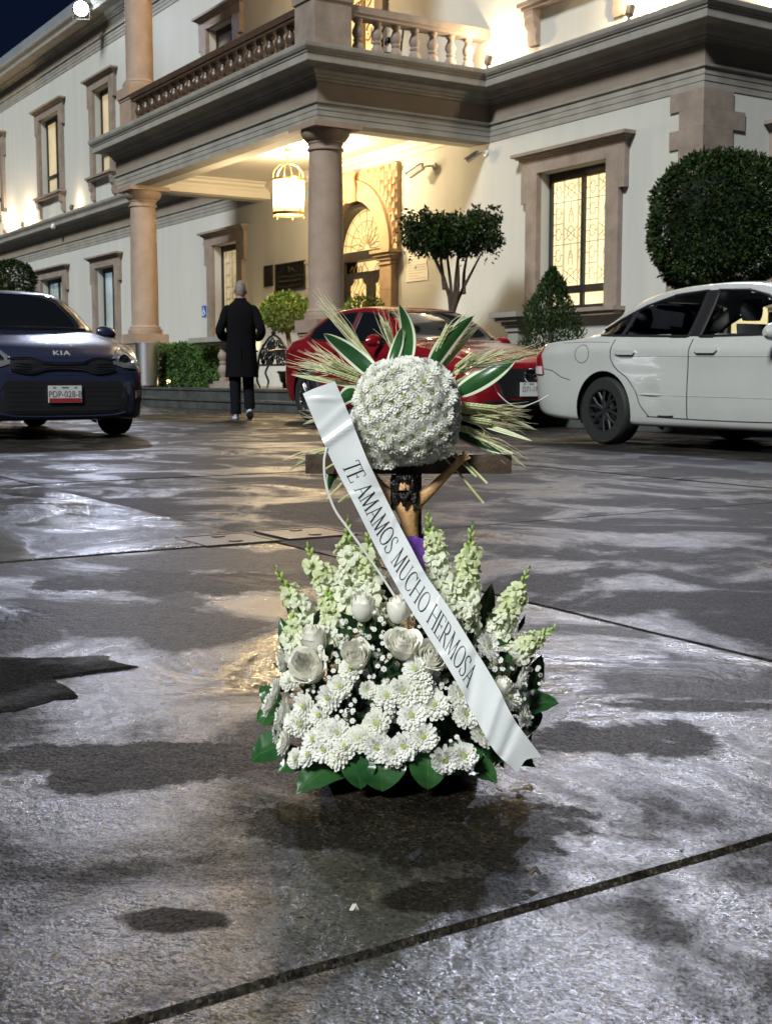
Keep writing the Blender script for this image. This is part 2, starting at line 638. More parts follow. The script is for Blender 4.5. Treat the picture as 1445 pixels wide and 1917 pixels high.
U_L = [-4.6, -1.8, 0.98, 3.74, 6.45, 9.15, 11.9, 14.7, 17.6]
V_L = [-7.0, -4.0, -1.05, 1.93, 4.98, 8.0, 9.22]
rs = random.Random(7)
for i in range(len(U_L) - 1):
    for j in range(len(V_L) - 1):
        gap = 0.004
        u0, u1, v0, v1 = U_L[i] + gap, U_L[i + 1] - gap, V_L[j] + gap, V_L[j + 1] - gap
        near = i in (1, 2, 3) and j in (2, 3)
        mb = MB()
        # outline with slightly chipped edges, bevelled rim
        n = 34 if near else 6
        ring = []
        for (p, q) in (((-u1, v0), (-u0, v0)), ((-u0, v0), (-u0, v1)), ((-u0, v1), (-u1, v1)), ((-u1, v1), (-u1, v0))):
            for k in range(n):
                t = k / n
                x, y = p[0] + (q[0] - p[0]) * t, p[1] + (q[1] - p[1]) * t
                jx = noise.noise(Vector((x * 6, y * 6, 1.7))) * 0.006 if near else 0
                ring.append((x + jx, y + jx))
        cx, cy = -(u0 + u1) / 2, (v0 + v1) / 2
        N_ = len(ring)
        lift = rs.uniform(-0.002, 0.002)

        def shrink(d):
            return [(x + (cx - x) / max(abs(cx - x), 1e-3) * min(d, abs(cx - x)), y + (cy - y) / max(abs(cy - y), 1e-3) * min(d, abs(cy - y))) for x, y in ring]
        vv = [(x, y, -0.028) for x, y in ring] + [(x, y, -0.008 + lift) for x, y in ring] + [(x, y, lift) for x, y in shrink(0.005)]
        ff = [tuple(range(2 * N_, 3 * N_))]
        for k in range(N_):
            k2 = (k + 1) % N_
            ff += [(k, k2, N_ + k2, N_ + k), (N_ + k, N_ + k2, 2 * N_ + k2, 2 * N_ + k)]
        mb.add(vv, ff)
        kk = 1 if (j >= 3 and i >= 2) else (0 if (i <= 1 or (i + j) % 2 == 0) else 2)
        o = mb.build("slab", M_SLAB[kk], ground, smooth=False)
        o.rotation_euler = (0, 0, TH)

# far apron beyond the joints (behind the cars and round the building)
mb = MB()
mb.box(-70, -17.63, -30, 60, -0.03, -0.003)
mb.box(4.6, 60, -30, 60, -0.03, -0.003)
mb.box(-17.6, 4.58, 9.24, 40, -0.03, -0.0035)
o = mb.build("apron", M_SLAB[2], ground, smooth=False)
o.rotation_euler = (0, 0, TH)


def flat_patch(name, pts, z, m, parent=None, wob=0.15, thick=0.004):
    c = Vector((sum(p[0] for p in pts) / len(pts), sum(p[1] for p in pts) / len(pts), 0))
    ring = []
    n = len(pts)
    for i in range(n):
        p, q = Vector((*pts[i], 0)), Vector((*pts[(i + 1) % n], 0))
        for k in range(14):
            w = p.lerp(q, k / 14)
            d = (w - c)
            ring.append(c + d * (1 + wob * noise.noise(w * 9) + wob * .35 * noise.noise(w * 40)))
    mb = MB()
    N_ = len(ring)
    vv = [(p.x, p.y, z - thick) for p in ring] + [(*(c + (p - c) * 0.93).xy, z) for p in ring]
    mb.add(vv, [tuple(range(N_, 2 * N_))] + [(k, (k + 1) % N_, N_ + (k + 1) % N_, N_ + k) for k in range(N_)])
    return mb.build(name, m, parent, smooth=False)


pt = flat_patch("asphalt_patch", [(-1.0, 2.44), (-.74, 2.43), (-.69, 2.40), (-.55, 2.44), (-.49, 2.34), (-.61, 2.25), (-.53, 2.12), (-.66, 2.0), (-1.0, 1.95)], 0.0036, M_ASPH, None, 0.22, 0.004)
struct(pt)
# iron drain covers let into the concrete
M_DRAIN = mat("drain_iron", (0.045, 0.04, 0.036), 0.4, metal=0.3, bump=0.4, bscale=60, var=.3, vscale=12)
for (u, v, lab) in ((3.86, 1.82, "iron drain cover in the concrete, the left one of two behind the flowers"), (3.87, 2.13, "iron drain cover in the concrete, the right one of two behind the flowers")):
    t = thing("drain_cover", lab, "drain cover", fr(u, v, 0.0), TH, "drain covers in the wet concrete")
    mb = MB()
    for a_ in ((-.135, -.12), (.12, .135)):
        mb.box(a_[0], a_[1], -.135, .135, -.01, 0.0045)
        mb.box(-.1195, .1195, a_[0], a_[1], -.01, 0.004)
    mb.build("frame", M_DRAIN, t, smooth=False)
    MB().box(-.116, .116, -.116, .116, -0.01, 0.0025).build("lid", M_DRAIN, t, smooth=False)
    for sx in (-.07, .07):
        MB().box(sx - .012, sx + .012, -.02, .02, 0.0026, 0.006).build("lifting_lug", M_DRAIN, t, smooth=False)
# scattered small debris on the wet ground
M_DEBRIS = mat("debris", (0.05, 0.03, 0.018), 0.6)
for (x, y, r, lab) in ((.155, 1.318, .0065, "dark scrap of bark lying beside the joint in the foreground"), (-.036, 1.225, .0035, "small pale petal lying on the wet concrete before the flowers")):
    mb = MB()
    rr = random.Random(int(x * 1000))
    for k in range(3):
        c = Vector((x + rr.uniform(-r, r) * .6, y + rr.uniform(-r, r) * .3, 0.009))
        mb.tube([c, c + Vector((r, r * .4, .006)), c + Vector((r * 1.8, -r * .2, .001))], [r * .3, r * .45, r * .1], 6)
    o = mb.build("petal" if r < .005 else "scrap", mat("pale_petal", (0.6, 0.58, 0.5), 0.5) if r < .005 else M_DEBRIS)
    tag(o, lab, "petal" if r < .005 else "debris")
# ------------------------------------------------------------------ the mansion (frame x = -u, y = v)
BASE = Vector((-17.4, 13.2, 0))
bld = thing("mansion", "two-storey white stucco mansion with a columned stone porch, balcony and lit windows", "building", fr(17.4, 13.2), TH)
bld['off'] = -BASE
WV = 13.2          # wall plane
ZP = 0.36          # platform height


def sub(parent):
    """parts of parts sit in the same frame"""
    return parent


# wall openings: x0, x1, z0, z1
OP = {
    'rwin': (-16.03, -14.41, 1.62, 3.82), 'door2': (-28.47, -27.07, ZP, 3.75), 'lwin': (-42.07, -39.80, 1.6, 3.8),
    'ldoor': (-36.76, -35.15, ZP, 3.80), 'arch': (-22.81, -20.69, ZP, 4.06),
    'ulw1': (-41.80, -39.78, 6.46, 8.95), 'ulw2': (-36.65, -35.25, 6.46, 8.95), 'umid': (-28.59, -27.15, 6.3, 8.88),
    'urw': (-16.03, -14.41, 6.5, 8.9), 'balc': (-22.55, -20.95, 5.57, 8.5), 'ulw0': (-48.3, -46.3, 6.46, 8.95), 'lw0': (-48.2, -46.4, 1.6, 3.8),
}
X0, X1, ZT = -56.0, -12.57, 10.02
xs = sorted({X0, X1, *[o[0] for o in OP.values()], *[o[1] for o in OP.values()]})
zs = sorted({0.0, ZT, *[o[2] for o in OP.values()], *[o[3] for o in OP.values()]})
mb = MB()
for i in range(len(xs) - 1):
    for j in range(len(zs) - 1):
        xm, zm = (xs[i] + xs[i + 1]) / 2, (zs[j] + zs[j + 1]) / 2
        if any(o[0] < xm < o[1] and o[2] < zm < o[3] for o in OP.values()):
            continue
        mb.add([(xs[i], WV, zs[j]), (xs[i + 1], WV, zs[j]), (xs[i + 1], WV, zs[j + 1]), (xs[i], WV, zs[j + 1])], [(0, 1, 2, 3)])
for n_, o in OP.items():
    d = 0.32
    x0, x1, z0, z1 = o
    mb.add([(x0, WV, z0), (x0, WV + d, z0), (x0, WV + d, z1), (x0, WV, z1)], [(0, 1, 2, 3)])
    mb.add([(x1, WV, z0), (x1, WV + d, z0), (x1, WV + d, z1), (x1, WV, z1)], [(3, 2, 1, 0)])
    if n_ != 'arch':
        mb.add([(x0, WV, z1), (x1, WV, z1), (x1, WV + d, z1), (x0, WV + d, z1)], [(3, 2, 1, 0)])
    mb.add([(x0, WV, z0), (x1, WV, z0), (x1, WV + d, z0), (x0, WV + d, z0)], [(0, 1, 2, 3)])
mb.build("wall", M_WALL, bld, smooth=False)
# right-hand side wall, and closing back
SOP = (14.95, 16.6, 1.62, 3.86)
mb = MB()
for (y0, y1, z0, z1) in ((WV, SOP[0], 0, ZT), (SOP[1], 30, 0, ZT), (SOP[0], SOP[1], 0, SOP[2]), (SOP[0], SOP[1], SOP[3], ZT)):
    mb.add([(X1, y0, z0), (X1, y1, z0), (X1, y1, z1), (X1, y0, z1)], [(0, 1, 2, 3)])
for (p, q) in (((SOP[0], SOP[2]), (SOP[0], SOP[3])), ((SOP[1], SOP[2]), (SOP[1], SOP[3])), ((SOP[0], SOP[3]), (SOP[1], SOP[3])), ((SOP[0], SOP[2]), (SOP[1], SOP[2]))):
    mb.add([(X1, *p), (X1, *q), (X1 - .3, *q), (X1 - .3, *p)], [(0, 1, 2, 3)])
mb.build("side_wall", M_WALL, bld, smooth=False)
mb = MB()
mb.box(X0, X1 - .4, WV + .75, 29.5, 0.0, 9.9)
mb.build("inner_core", mat("dark_interior", (0.02, 0.018, 0.015), 0.9), bld, smooth=False)

# entablatures
PX0, PX1, PV = -26.08, -17.41, 9.85
path1 = [(X0, WV), (PX0, WV), (PX0, PV), (PX1, PV), (PX1, WV), (X1, WV), (X1, 30)]


def entab(path, z, k, pre, kz=1.0):
    def P(l):
        return [(a * k if a > -.1 else a, z + b * kz) for a, b in l]
    MB().sweep(path, P([(-.3, 0), (.012, 0), (.012, .085), (.021, .092), (.021, .17), (.030, .177), (.030, .26), (.062, .275), (.066, .31), (.04, .318), (-.3, .318)])).build(pre + "architrave", M_STONE_G, bld, 20)
    MB().sweep(path, P([(-.3, .3185), (.02, .3185), (.02, .60), (-.3, .60)])).build(pre + "frieze", M_STONE_F, bld, 20)
    MB().sweep(path, P([(-.3, .6005), (.045, .6005), (.05, .64), (.075, .65), (.08, .685), (.11, .70), (.135, .735), (.15, .775), (.17, .785), (.39, .792), (.395, .80), (.395, .905), (.41, .912),
                        (.415, .935), (.435, .95), (.46, .99), (.468, 1.03), (.468, 1.055), (-.3, 1.075)])).build(pre + "cornice", M_STONE_G, bld, 20)


M_STONE_F = mat("frieze_stone", (0.20, 0.165, 0.13), 0.8, var=0.12, vscale=1.5, bump=0.2, bscale=60)
entab(path1, 4.52, 1.0, "")
entab(path1, 10.02, 1.25, "upper_", 1.05)
# roof slope behind the upper cornice
M_ROOF = mat("roof_slope", (0.17, 0.19, 0.21), 0.6, var=0.12, vscale=1.2)
mb = MB()
mb.add([(X0, 12.75, 11.16), (X1 + .4, 12.75, 11.16), (X1 + .4, 12.75, 11.5), (X0, 12.75, 11.5), (X1 - 1, 14.4, 12.45), (X0, 14.4, 12.45), (X1 - 1, 26, 12.6), (X0, 26, 12.6), (X1 + .4, 27, 11.2), (X1 + .4, 27, 11.5)],
       [(0, 1, 2, 3), (3, 2, 4, 5), (5, 4, 6, 7), (1, 8, 9, 2), (2, 9, 6, 4)])
mb.build("roof", M_ROOF, bld, smooth=False)

mb = MB()
mb.box(PX0 + .3, PX1 - .3, PV + .3, WV - .001, 10.06, 10.3)
mb.build("upper_porch_ceiling", M_CEIL, bld, smooth=False)
# porch slab, ceiling, beams
mb = MB()
mb.box(PX0 + .02, PX1 - .02, PV + .02, WV + .3, 5.02, 5.57)
mb.build("balcony_floor", M_STONE_G, bld, smooth=False)
mb = MB()
mb.box(PX0 + .6, PX1 - .6, PV + .6, WV - .001, 4.86, 5.018)
mb.build("porch_ceiling", M_CEIL, bld, smooth=False)
mb = MB()
bx = (PX0 + .02, PX1 - .02, PV + .02)
mb.box(bx[0], bx[1], bx[2], PV + .6, 4.524, 5.015)
mb.box(bx[0], PX0 + .6, PV + .602, WV - .002, 4.524, 5.016)
mb.box(PX1 - .6, bx[1], PV + .602, WV - .002, 4.524, 5.016)
mb.build("porch_beam", M_CEIL, bld, smooth=False)
mb = MB()
inn = [(PX0 + .6, PV + .6), (PX0 + .6, WV), (PX1 - .6, WV), (PX1 - .6, PV + .6)]
pth = [inn[1], inn[2], inn[3], inn[0], inn[1]]
mb.sweep([(PX0 + .6, WV - .003), (PX1 - .6, WV - .003)], [(0, 4.66), (.03, 4.66), (.05, 4.72), (.12, 4.76), (.13, 4.80), (.2, 4.84), (.2, 4.858), (0, 4.858)])
mb.sweep([(PX0 + .603, PV + .6), (PX0 + .603, WV - .21)], [(0, 4.66), (.03, 4.66), (.05, 4.72), (.12, 4.76), (.13, 4.80), (.2, 4.84), (.2, 4.858), (0, 4.858)])
mb.build("ceiling_moulding", M_CEIL, bld, 20)


# windows ---------------------------------------------------------------------------------------------------
def pane_mat(name, c, s, var=0.25):
    m = bpy.data.materials.new(name)
    m.use_nodes = True
    nt = m.node_tree
    b = nt.nodes['Principled BSDF']
    b.inputs['Base Color'].default_value = (0.2, 0.18, 0.14, 1)
    b.inputs['Roughness'].default_value = 0.12
    tc = nt.nodes.new('ShaderNodeTexCoord')
    n = nt.nodes.new('ShaderNodeTexNoise')
    n.inputs['Scale'].default_value = 1.1
    n.inputs['Detail'].default_value = 3
    nt.links.new(tc.outputs['Object'], n.inputs['Vector'])
    r = nt.nodes.new('ShaderNodeMapRange')
    r.inputs['From Min'].default_value = 0.3
    r.inputs['From Max'].default_value = 0.7
    r.inputs['To Min'].default_value = s * (1 - var)
    r.inputs['To Max'].default_value = s * (1 + var)
    nt.links.new(n.outputs['Fac'], r.inputs['Value'])
    nt.links.new(r.outputs[0], b.inputs['Emission Strength'])
    b.inputs['Emission Color'].default_value = (*c, 1)
    return m


P_WARM = pane_mat("lit_glass", (1.0, 0.80, 0.42), 1.25, 0.30)
P_AMBER = pane_mat("lit_glass_amber", (1.0, 0.70, 0.26), 0.95, 0.3)
P_DIM = pane_mat("dim_glass", (0.9, 0.70, 0.36), 0.55, 0.25)
P_SHADE = pane_mat("curtained_glass", (0.85, 0.66, 0.36), 0.50, 0.22)
M_LEAD2 = mat("pale_leading", (0.42, 0.33, 0.2), 0.5)
P_COOL = pane_mat("cool_glass", (0.40, 0.62, 0.74), 0.36, 0.5)
P_DARKW = pane_mat("dark_glass", (0.2, 0.3, 0.4), 0.05, 0.6)


def leading_pattern(mb, x0, x1, z0, z1, y, r=0.005):
    """leaded-glass lines: bands of ovals, lozenges and crossing bars"""
    w, h = x1 - x0, z1 - z0

    def ln(*p):
        mb.tube([(x0 + a * w, y, z0 + b * h) for a, b in p], r, 4, cap=False)

    def oval(a, b, ra, rb):
        mb.tube([(x0 + (a + ra * math.cos(t * PI / 8)) * w, y, z0 + b * h + rb * w * math.sin(t * PI / 8)) for t in range(17)], r, 4, cap=False)
    for a in (.115, .365, .40, .85, .885):
        ln((a, 0), (a, 1))
    nb = max(4, int(h / 0.28))
    for k in range(nb + 1):
        b = k / nb
        ln((0, b), (.36, b)) if k % 2 else ln((0, b), (.42, b), (1, b))
        if k < nb:
            oval(.20, b + .5 / nb, .085, .13)
            ln((0, b + .5 / nb), (.115, b + .5 / nb))
            ln((.285, b + .5 / nb), (.365, b + .5 / nb))
            oval(.96, b + .5 / nb, .07, .11)
            if k % 2 == 0:
                oval(.625, b + .5 / nb, .12, .16)
                ln((.40, b + .2 / nb), (.85, b + .8 / nb))
                ln((.40, b + .8 / nb), (.85, b + .2 / nb))
            else:
                ln((.56, b), (.56, b + .4 / nb), (.625, b + .55 / nb), (.69, b + .4 / nb), (.69, b))
                ln((.625, b + .55 / nb), (.625, b + 1 / nb))
                oval(.625, b + .5 / nb, .05, .08)


def surround_boxes(mb, x0, x1, z0, z1, m=0.29, ear=0.12, earz=.46, door=False, cap=True, T=None):
    y0, y1 = WV - .10, WV - .002
    zb = z0 - (0 if door else .0)
    mb.box(x0 - m, x0, y0, y1, zb, z1 - earz, T)
    mb.box(x1, x1 + m, y0, y1, zb, z1 - earz, T)
    mb.box(x0 - m - ear, x0, y0, y1, z1 - earz + .0005, z1, T)
    mb.box(x1, x1 + m + ear, y0, y1, z1 - earz + .0005, z1, T)
    mb.box(x0 - m - ear, x1 + m + ear, y0, y1, z1 + .0005, z1 + .22, T)
    if cap:
        for k, (pz, hz, ov) in enumerate(((.2205, .03, .03), (.251, .035, .07), (.2865, .05, .13))):
            mb.box(x0 - m - ear - ov, x1 + m + ear + ov, WV - .10 - ov, y1, z1 + pz, z1 + pz + hz, T)


def window(key, pane, label=None, sill=True, brackets=False, door=False, mull=1, transom=None, pattern=True, m=.29, o=None, T=None, stone=None):
    x0, x1, z0, z1 = o or OP[key]
    stone = stone or M_STONE
    mb = MB()
    surround_boxes(mb, x0, x1, z0, z1, m, door=door, T=T)
    w = mb.build("door" if door else "window", stone, bld, smooth=False)
    if label:
        w['label'] = label
    y = WV + .17
    t = 0.06
    mb = MB()
    mb.box(x0 + .001, x0 + t, y, y + .08, z0, z1, T)
    mb.box(x1 - t, x1 - .001, y, y + .08, z0, z1, T)
    mb.box(x0 + t, x1 - t, y, y + .08, z1 - .14, z1, T)
    mb.box(x0 + t, x1 - t, y, y + .08, z0, z0 + .08, T)
    for k in range(mull):
        xm = x0 + (x1 - x0) * (k + 1) / (mull + 1)
        mb.box(xm - .035, xm + .035, y - .004, y + .076, z0 + .08, z1 - .14, T)
    if transom:
        mb.box(x0 + t, x1 - t, y - .002, y + .078, transom - .06, transom + .06, T)
    mb.build("frame", M_DARK, w, smooth=False)
    n = mull + 1
    for k in range(n):
        xa, xb = x0 + (x1 - x0) * k / n + .03, x0 + (x1 - x0) * (k + 1) / n - .03
        MB().box(xa, xb, y + .05, y + .062, z0 + .05, z1 - .1, T).build("pane", pane, w, smooth=False)
        if pattern:
            q = MB()
            zz = transom or z0
            leading_pattern(q, xa + .02, xb - .02, (transom + .06) if transom else z0 + .08, z1 - .14, y + .04)
            if T is not None:
                q.v = [tuple(T @ Vector(p)) for p in q.v]
            q.build("leading", M_LEAD2 if key == 'door2' else M_LEAD, w)
    if sill and not door:
        mb = MB()
        mb.box(x0 - m - .1, x1 + m + .1, WV - .24, WV - .003, z0 - .06, z0 - .0005, T)
        mb.box(x0 - m - .05, x1 + m + .05, WV - .19, WV - .003, z0 - .12, z0 - .0605, T)
        mb.build("sill", stone, w, smooth=False)
    if brackets:
        for xc in (x0 - m + .11, x1 + m - .11):
            pr = [(0, z0 - .121), (.17, z0 - .121), (.17, z0 - .2), (.15, z0 - .24), (.15, z0 - .34), (.09, z0 - .42), (.10, z0 - .56), (.07, z0 - .66), (0, z0 - .66)]
            mb = MB()
            n_ = len(pr)
            vv = [(xc - .11, WV - .003 - a, b) for a, b in pr] + [(xc + .11, WV - .003 - a, b) for a, b in pr]
            mb.add(vv, [tuple(range(n_)), tuple(reversed(range(n_, 2 * n_)))] + [(k, n_ + k, n_ + (k + 1) % n_, (k + 1) % n_) for k in range(n_)])
            mb.build("bracket", stone, w, 25)
    return w


window('rwin', P_WARM, "wide leaded window glowing warm yellow right of the porch", transom=1.95, m=.28)
window('door2', P_SHADE, "tall curtained doorway left of the wall plaques", door=True, mull=0)
window('lwin', P_COOL, "wide ground-floor window with bluish panes above the dark blue car", mull=1)
window('ldoor', P_COOL, "dark metal door with bluish panes beside the left column", door=True, mull=1, transom=1.6, pattern=False)
window('ulw1', P_DIM, "upper window with bracketed sill on the far left wing", brackets=True, transom=7.1, pattern=False)
window('ulw2', P_DIM, "upper window partly behind the balcony column", brackets=True, transom=7.1, pattern=False)
window('umid', P_DARKW, "unlit upper window behind the long balustrade", pattern=False, sill=False, mull=0)
window('urw', P_DARKW, "upper window on the right wing between two wall washers", brackets=True, pattern=False)
window('ulw0', P_DIM, brackets=True, transom=7.1, pattern=False)
window('lw0', P_COOL, pattern=False)
# side-wall window (turn the front frame 90 degrees about the corner)
TS = Matrix.Translation((X1, WV, 0)) @ Matrix.Rotation(R(90), 4, 'Z') @ Matrix.Translation((-X1, -WV, 0))
window('side', P_WARM, "window on the right side wall with a moulded cap", o=(X1 + SOP[0] - WV, X1 + SOP[1] - WV, SOP[2], SOP[3]), T=TS, pattern=False)

lwd = MB().box(X1 - .02, X1 + .012, 13.84, 14.62, .92, 1.76).build("added_low_window", P_WARM, bld, smooth=False)  # added glowing window, gives the yellow glow behind the white car's glass
mb = MB()
for b_ in ((13.76, 13.84, .84, 1.84), (14.62, 14.70, .84, 1.84), (13.84, 14.62, 1.76, 1.84), (13.84, 14.62, .84, .92)):
    mb.box(X1 + .001, X1 + .03, *b_)
mb.build("frame", M_DARK, lwd, smooth=False)
# balcony door with ornate lit glass
x0, x1, z0, z1 = OP['balc']
mb = MB()
surround_boxes(mb, x0, x1, z0, z1, .3, door=True)
bd = mb.build("balcony_door", M_STONE, bld, smooth=False)
mb = MB()
y = WV + .15
for xa in (x0, (x0 + x1) / 2 - .09, x1 - .12):
    mb.box(xa + .001, xa + .13, y, y + .07, z0, z1)
mb.box(x0 + .131, x1 - .131, y + .002, y + .068, z1 - .15, z1 - .001)
mb.box(x0 + .131, x1 - .131, y + .002, y + .068, z0, z0 + .2)
mb.build("frame", mat("door_wood", (0.2, 0.12, 0.06), 0.5), bd, smooth=False)
MB().box(x0, x1, y + .03, y + .04, z0, z1).build("pane", P_AMBER, bd, smooth=False)
mb = MB()
rr = random.Random(3)
for k in range(26):
    cx_, cz = rr.uniform(x0 + .2, x1 - .2), rr.uniform(z0 + .3, z1 - .2)
    r0 = rr.uniform(.09, .2)
    ph = rr.uniform(0, 6)
    mb.tube([(cx_ + r0 * (1 - t / 18) * math.cos(ph + t * .55), y + .02, cz + 1.3 * r0 * (1 - t / 18) * math.sin(ph + t * .55)) for t in range(14)], .016, 4)
mb.build("scrollwork", M_BRASS, bd)

# quoins at the right-hand corner
qz, k = 4.515, 0
while qz > 0.4:
    zt, zb = qz, qz - .255
    wide = (k % 2 == 0)
    a_, b_ = (.61, .56) if wide else (.43, .80)
    mb = MB()
    mb.add([(X1 - a_, WV - .03, zb), (X1 + .03, WV - .03, zb), (X1 + .03, WV + b_, zb), (X1 + .001, WV + b_, zb), (X1 + .001, WV - .001, zb), (X1 - a_, WV - .001, zb),
            (X1 - a_, WV - .03, zt), (X1 + .03, WV - .03, zt), (X1 + .03, WV + b_, zt), (X1 + .001, WV + b_, zt), (X1 + .001, WV - .001, zt), (X1 - a_, WV - .001, zt)],
           [(5, 4, 3, 2, 1, 0)] + [(6, 7, 8, 9, 10, 11)] + [(i, (i + 1) % 6, 6 + (i + 1) % 6, 6 + i) for i in range(6)])
    mb.build("quoin", M_STONE, bld, smooth=False)
    qz = zb - .0015
    k += 1


# columns ---------------------------------------------------------------------------------------------------
def column(xc, yc, zb, ztop, ped_h, label=None, pw=.335, pd=.35, full=True):
    mb = MB()
    z0 = zb + ped_h
    T = Matrix.Translation((xc, yc, 0))
    h = ztop - z0
    mb.lathe([(.29, z0 + .17), (.285, z0 + .2), (.285, z0 + h * .35), (.278, z0 + h * .6), (.262, ztop - .42)], 36, T, cap=False)
    c = mb.build("column", M_COLUMN, bld, 30)
    if label:
        c['label'] = label
    mb = MB()
    for (za, zc, e) in ((zb, zb + .1, .03), (zb + .1003, z0 - .25, -.015), (z0 - .2497, z0 - .2, .0), (z0 - .1997, z0, .03)):
        mb.box(xc - pw - e, xc + pw + e, yc - pd - e, yc + pd + e, za, zc)
    mb.build("pedestal", M_COLUMN, c, smooth=False)
    MB().lathe([(.36, z0 + .001), (.36, z0 + .05), (.365, z0 + .065), (.36, z0 + .10), (.325, z0 + .105), (.325, z0 + .125), (.33, z0 + .14), (.315, z0 + .168), (.29, z0 + .175)], 36, T).build("base_ring", M_COLUMN, c, 40)
    mb = MB()
    mb.lathe([(.262, ztop - .42), (.262, ztop - .40), (.29, ztop - .395), (.295, ztop - .375), (.29, ztop - .355), (.268, ztop - .35), (.27, ztop - .30), (.285, ztop - .29), (.29, ztop - .26), (.31, ztop - .25), (.355, ztop - .20), (.385, ztop - .15), (.39, ztop - .09)], 36, T)
    mb.box(xc - .43, xc + .43, yc - .43, yc + .43, ztop - .089, ztop - .003)
    mb.build("capital", M_COLUMN, c, 30)
    return c


column(-25.49, 10.18, ZP, 4.522, 1.11, "left porch column glowing orange in the warm light")
column(-17.71, 10.16, ZP, 4.522, 1.11, "right porch column, greyer and nearer the red car")
column(-25.62, 10.22, 5.56, 10.02, 1.0, "upper column standing on the left end of the balcony")
column(-17.75, 10.22, 6.6, 10.02, .3)

# balustrades -----------------------------------------------------------------------------------------------
BAL_PROF = [(.075, 0), (.075, .05), (.055, .06), (.06, .075), (.09, .14), (.10, .19), (.085, .25), (.06, .285), (.075, .30), (.078, .325), (.06, .345), (.075, .375), (.095, .42), (.09, .47), (.065, .52), (.05, .56), (.05, .575), (.07, .59), (.075, .60), (.075, .645)]
me_bal = MB().lathe(BAL_PROF, 14).mesh("baluster", M_STONE, 40)
ZB = 5.565


def balustrade(name, label, p0, p1, first, step, n, axis, m=None):
    mb = MB()
    d = .12
    if axis == 'x':
        mb.box(p0, p1, first[1] - .13, first[1] + .13, ZB + .635, ZB + .69)
        mb.box(p0, p1, first[1] - .15, first[1] + .15, ZB + .6905, ZB + .80)
    else:
        mb.box(first[0] - .13, first[0] + .13, p0, p1, ZB + .635, ZB + .69)
        mb.box(first[0] - .15, first[0] + .15, p0, p1, ZB + .6905, ZB + .80)
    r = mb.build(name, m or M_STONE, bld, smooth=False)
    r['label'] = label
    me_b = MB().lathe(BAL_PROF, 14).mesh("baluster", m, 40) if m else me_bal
    for k in range(n):
        o = link("baluster", me_b, r)
        o.location = (first[0] + (k * step if axis == 'x' else 0), first[1] + (k * step if axis == 'y' else 0), ZB - .003)
    return r


balustrade("balustrade", "long front balustrade of stone balusters darkened for shade", -25.2, -18.02, (-18.5 - .364 * 18, 9.98), .364, 19, 'x', mat("shade_toned_stone", (0.060, 0.038, 0.026), 0.38, var=.3, vscale=6))  # backlit shade of the front run put into the stone colour
balustrade("balustrade", "short side balustrade with seven balusters next to the bright wall", 10.46, WV - .02, (-17.55, 10.67), .36, 7, 'y')
mb = MB()
for (z0_, z1_, e) in ((5.56, 5.68, .02), (5.6803, 6.36, 0), (6.3603, 6.6, .03)):
    mb.box(-18.0 - e, -17.36 + e, 9.78 - e, 10.44 + e, z0_, z1_)
o = mb.build("corner_pedestal", M_STONE, bld, smooth=False)
mb = MB()
for (z0_, z1_, e) in ((5.56, 5.68, .02), (5.6803, 6.25, 0), (6.2503, 6.5, .03)):
    mb.box(-25.95 - e, -25.25 + e, 9.82 - e, 10.5 + e, z0_, z1_)
# (the left pedestal is the upper column's own)

# arched entrance -------------------------------------------------------------------------------------------
AC, AR, AZ0 = -21.75, 1.06, 2.98
M_CARVE = mat("carved_sandstone", (0.34, 0.235, 0.14), 0.75, var=0.15, vscale=5, bump=0.3, bscale=50)
yf = WV - .10
mb = MB()
NA = 32
inner = [(AC + AR * math.cos(PI - PI * k / NA), AZ0 + AR * math.sin(PI - PI * k / NA)) for k in range(NA + 1)]
xL, xR, zT = AC - 1.6, AC + 1.6, 4.60


def outer(k):
    t = PI - PI * k / NA
    c, s_ = math.cos(t), math.sin(t)
    f = min(1.6 / max(abs(c), 1e-6), (zT - AZ0) / max(s_, 1e-6))
    return (AC + f * c, AZ0 + f * s_)


out_ = [outer(k) for k in range(NA + 1)]
vv = [(x, yf, z) for x, z in inner] + [(x, yf, z) for x, z in out_] + [(x, WV + .32, z) for x, z in inner] + [(x, WV - .001, z) for x, z in out_]
n1 = NA + 1
ff = []
for k in range(NA):
    ff += [(k, n1 + k, n1 + k + 1, k + 1), (k + 1, 2 * n1 + k + 1, 2 * n1 + k, k), (n1 + k, 3 * n1 + k, 3 * n1 + k + 1, n1 + k + 1)]
mb.add(vv, ff)
mb.add([(xL, yf, zT), (xR, yf, zT), (xR, WV - .001, zT), (xL, WV - .001, zT)], [(0, 1, 2, 3)])
ent = mb.build("entrance_arch", M_CARVE, bld, 30)
ent['label'] = "carved sandstone arch round the lit entrance door"
# plain moulded band and carved plumes
mb = MB()
for (ra, rb, d) in ((1.06, 1.12, .03), (1.12, 1.40, .045), (1.40, 1.44, .07)):
    arcs = []
    for k in range(41):
        t = PI * k / 40
        c, s_ = math.cos(t), math.sin(t)
        arcs.append([(AC + ra * c, yf - .001, AZ0 + ra * s_), (AC + ra * c, yf - d, AZ0 + ra * s_), (AC + rb * c, yf - d, AZ0 + rb * s_), (AC + rb * c, yf - .001, AZ0 + rb * s_)])
    mb.grid(arcs)
mb.build("archivolt", M_CARVE, ent, 25)
mb = MB()
rr = random.Random(5)


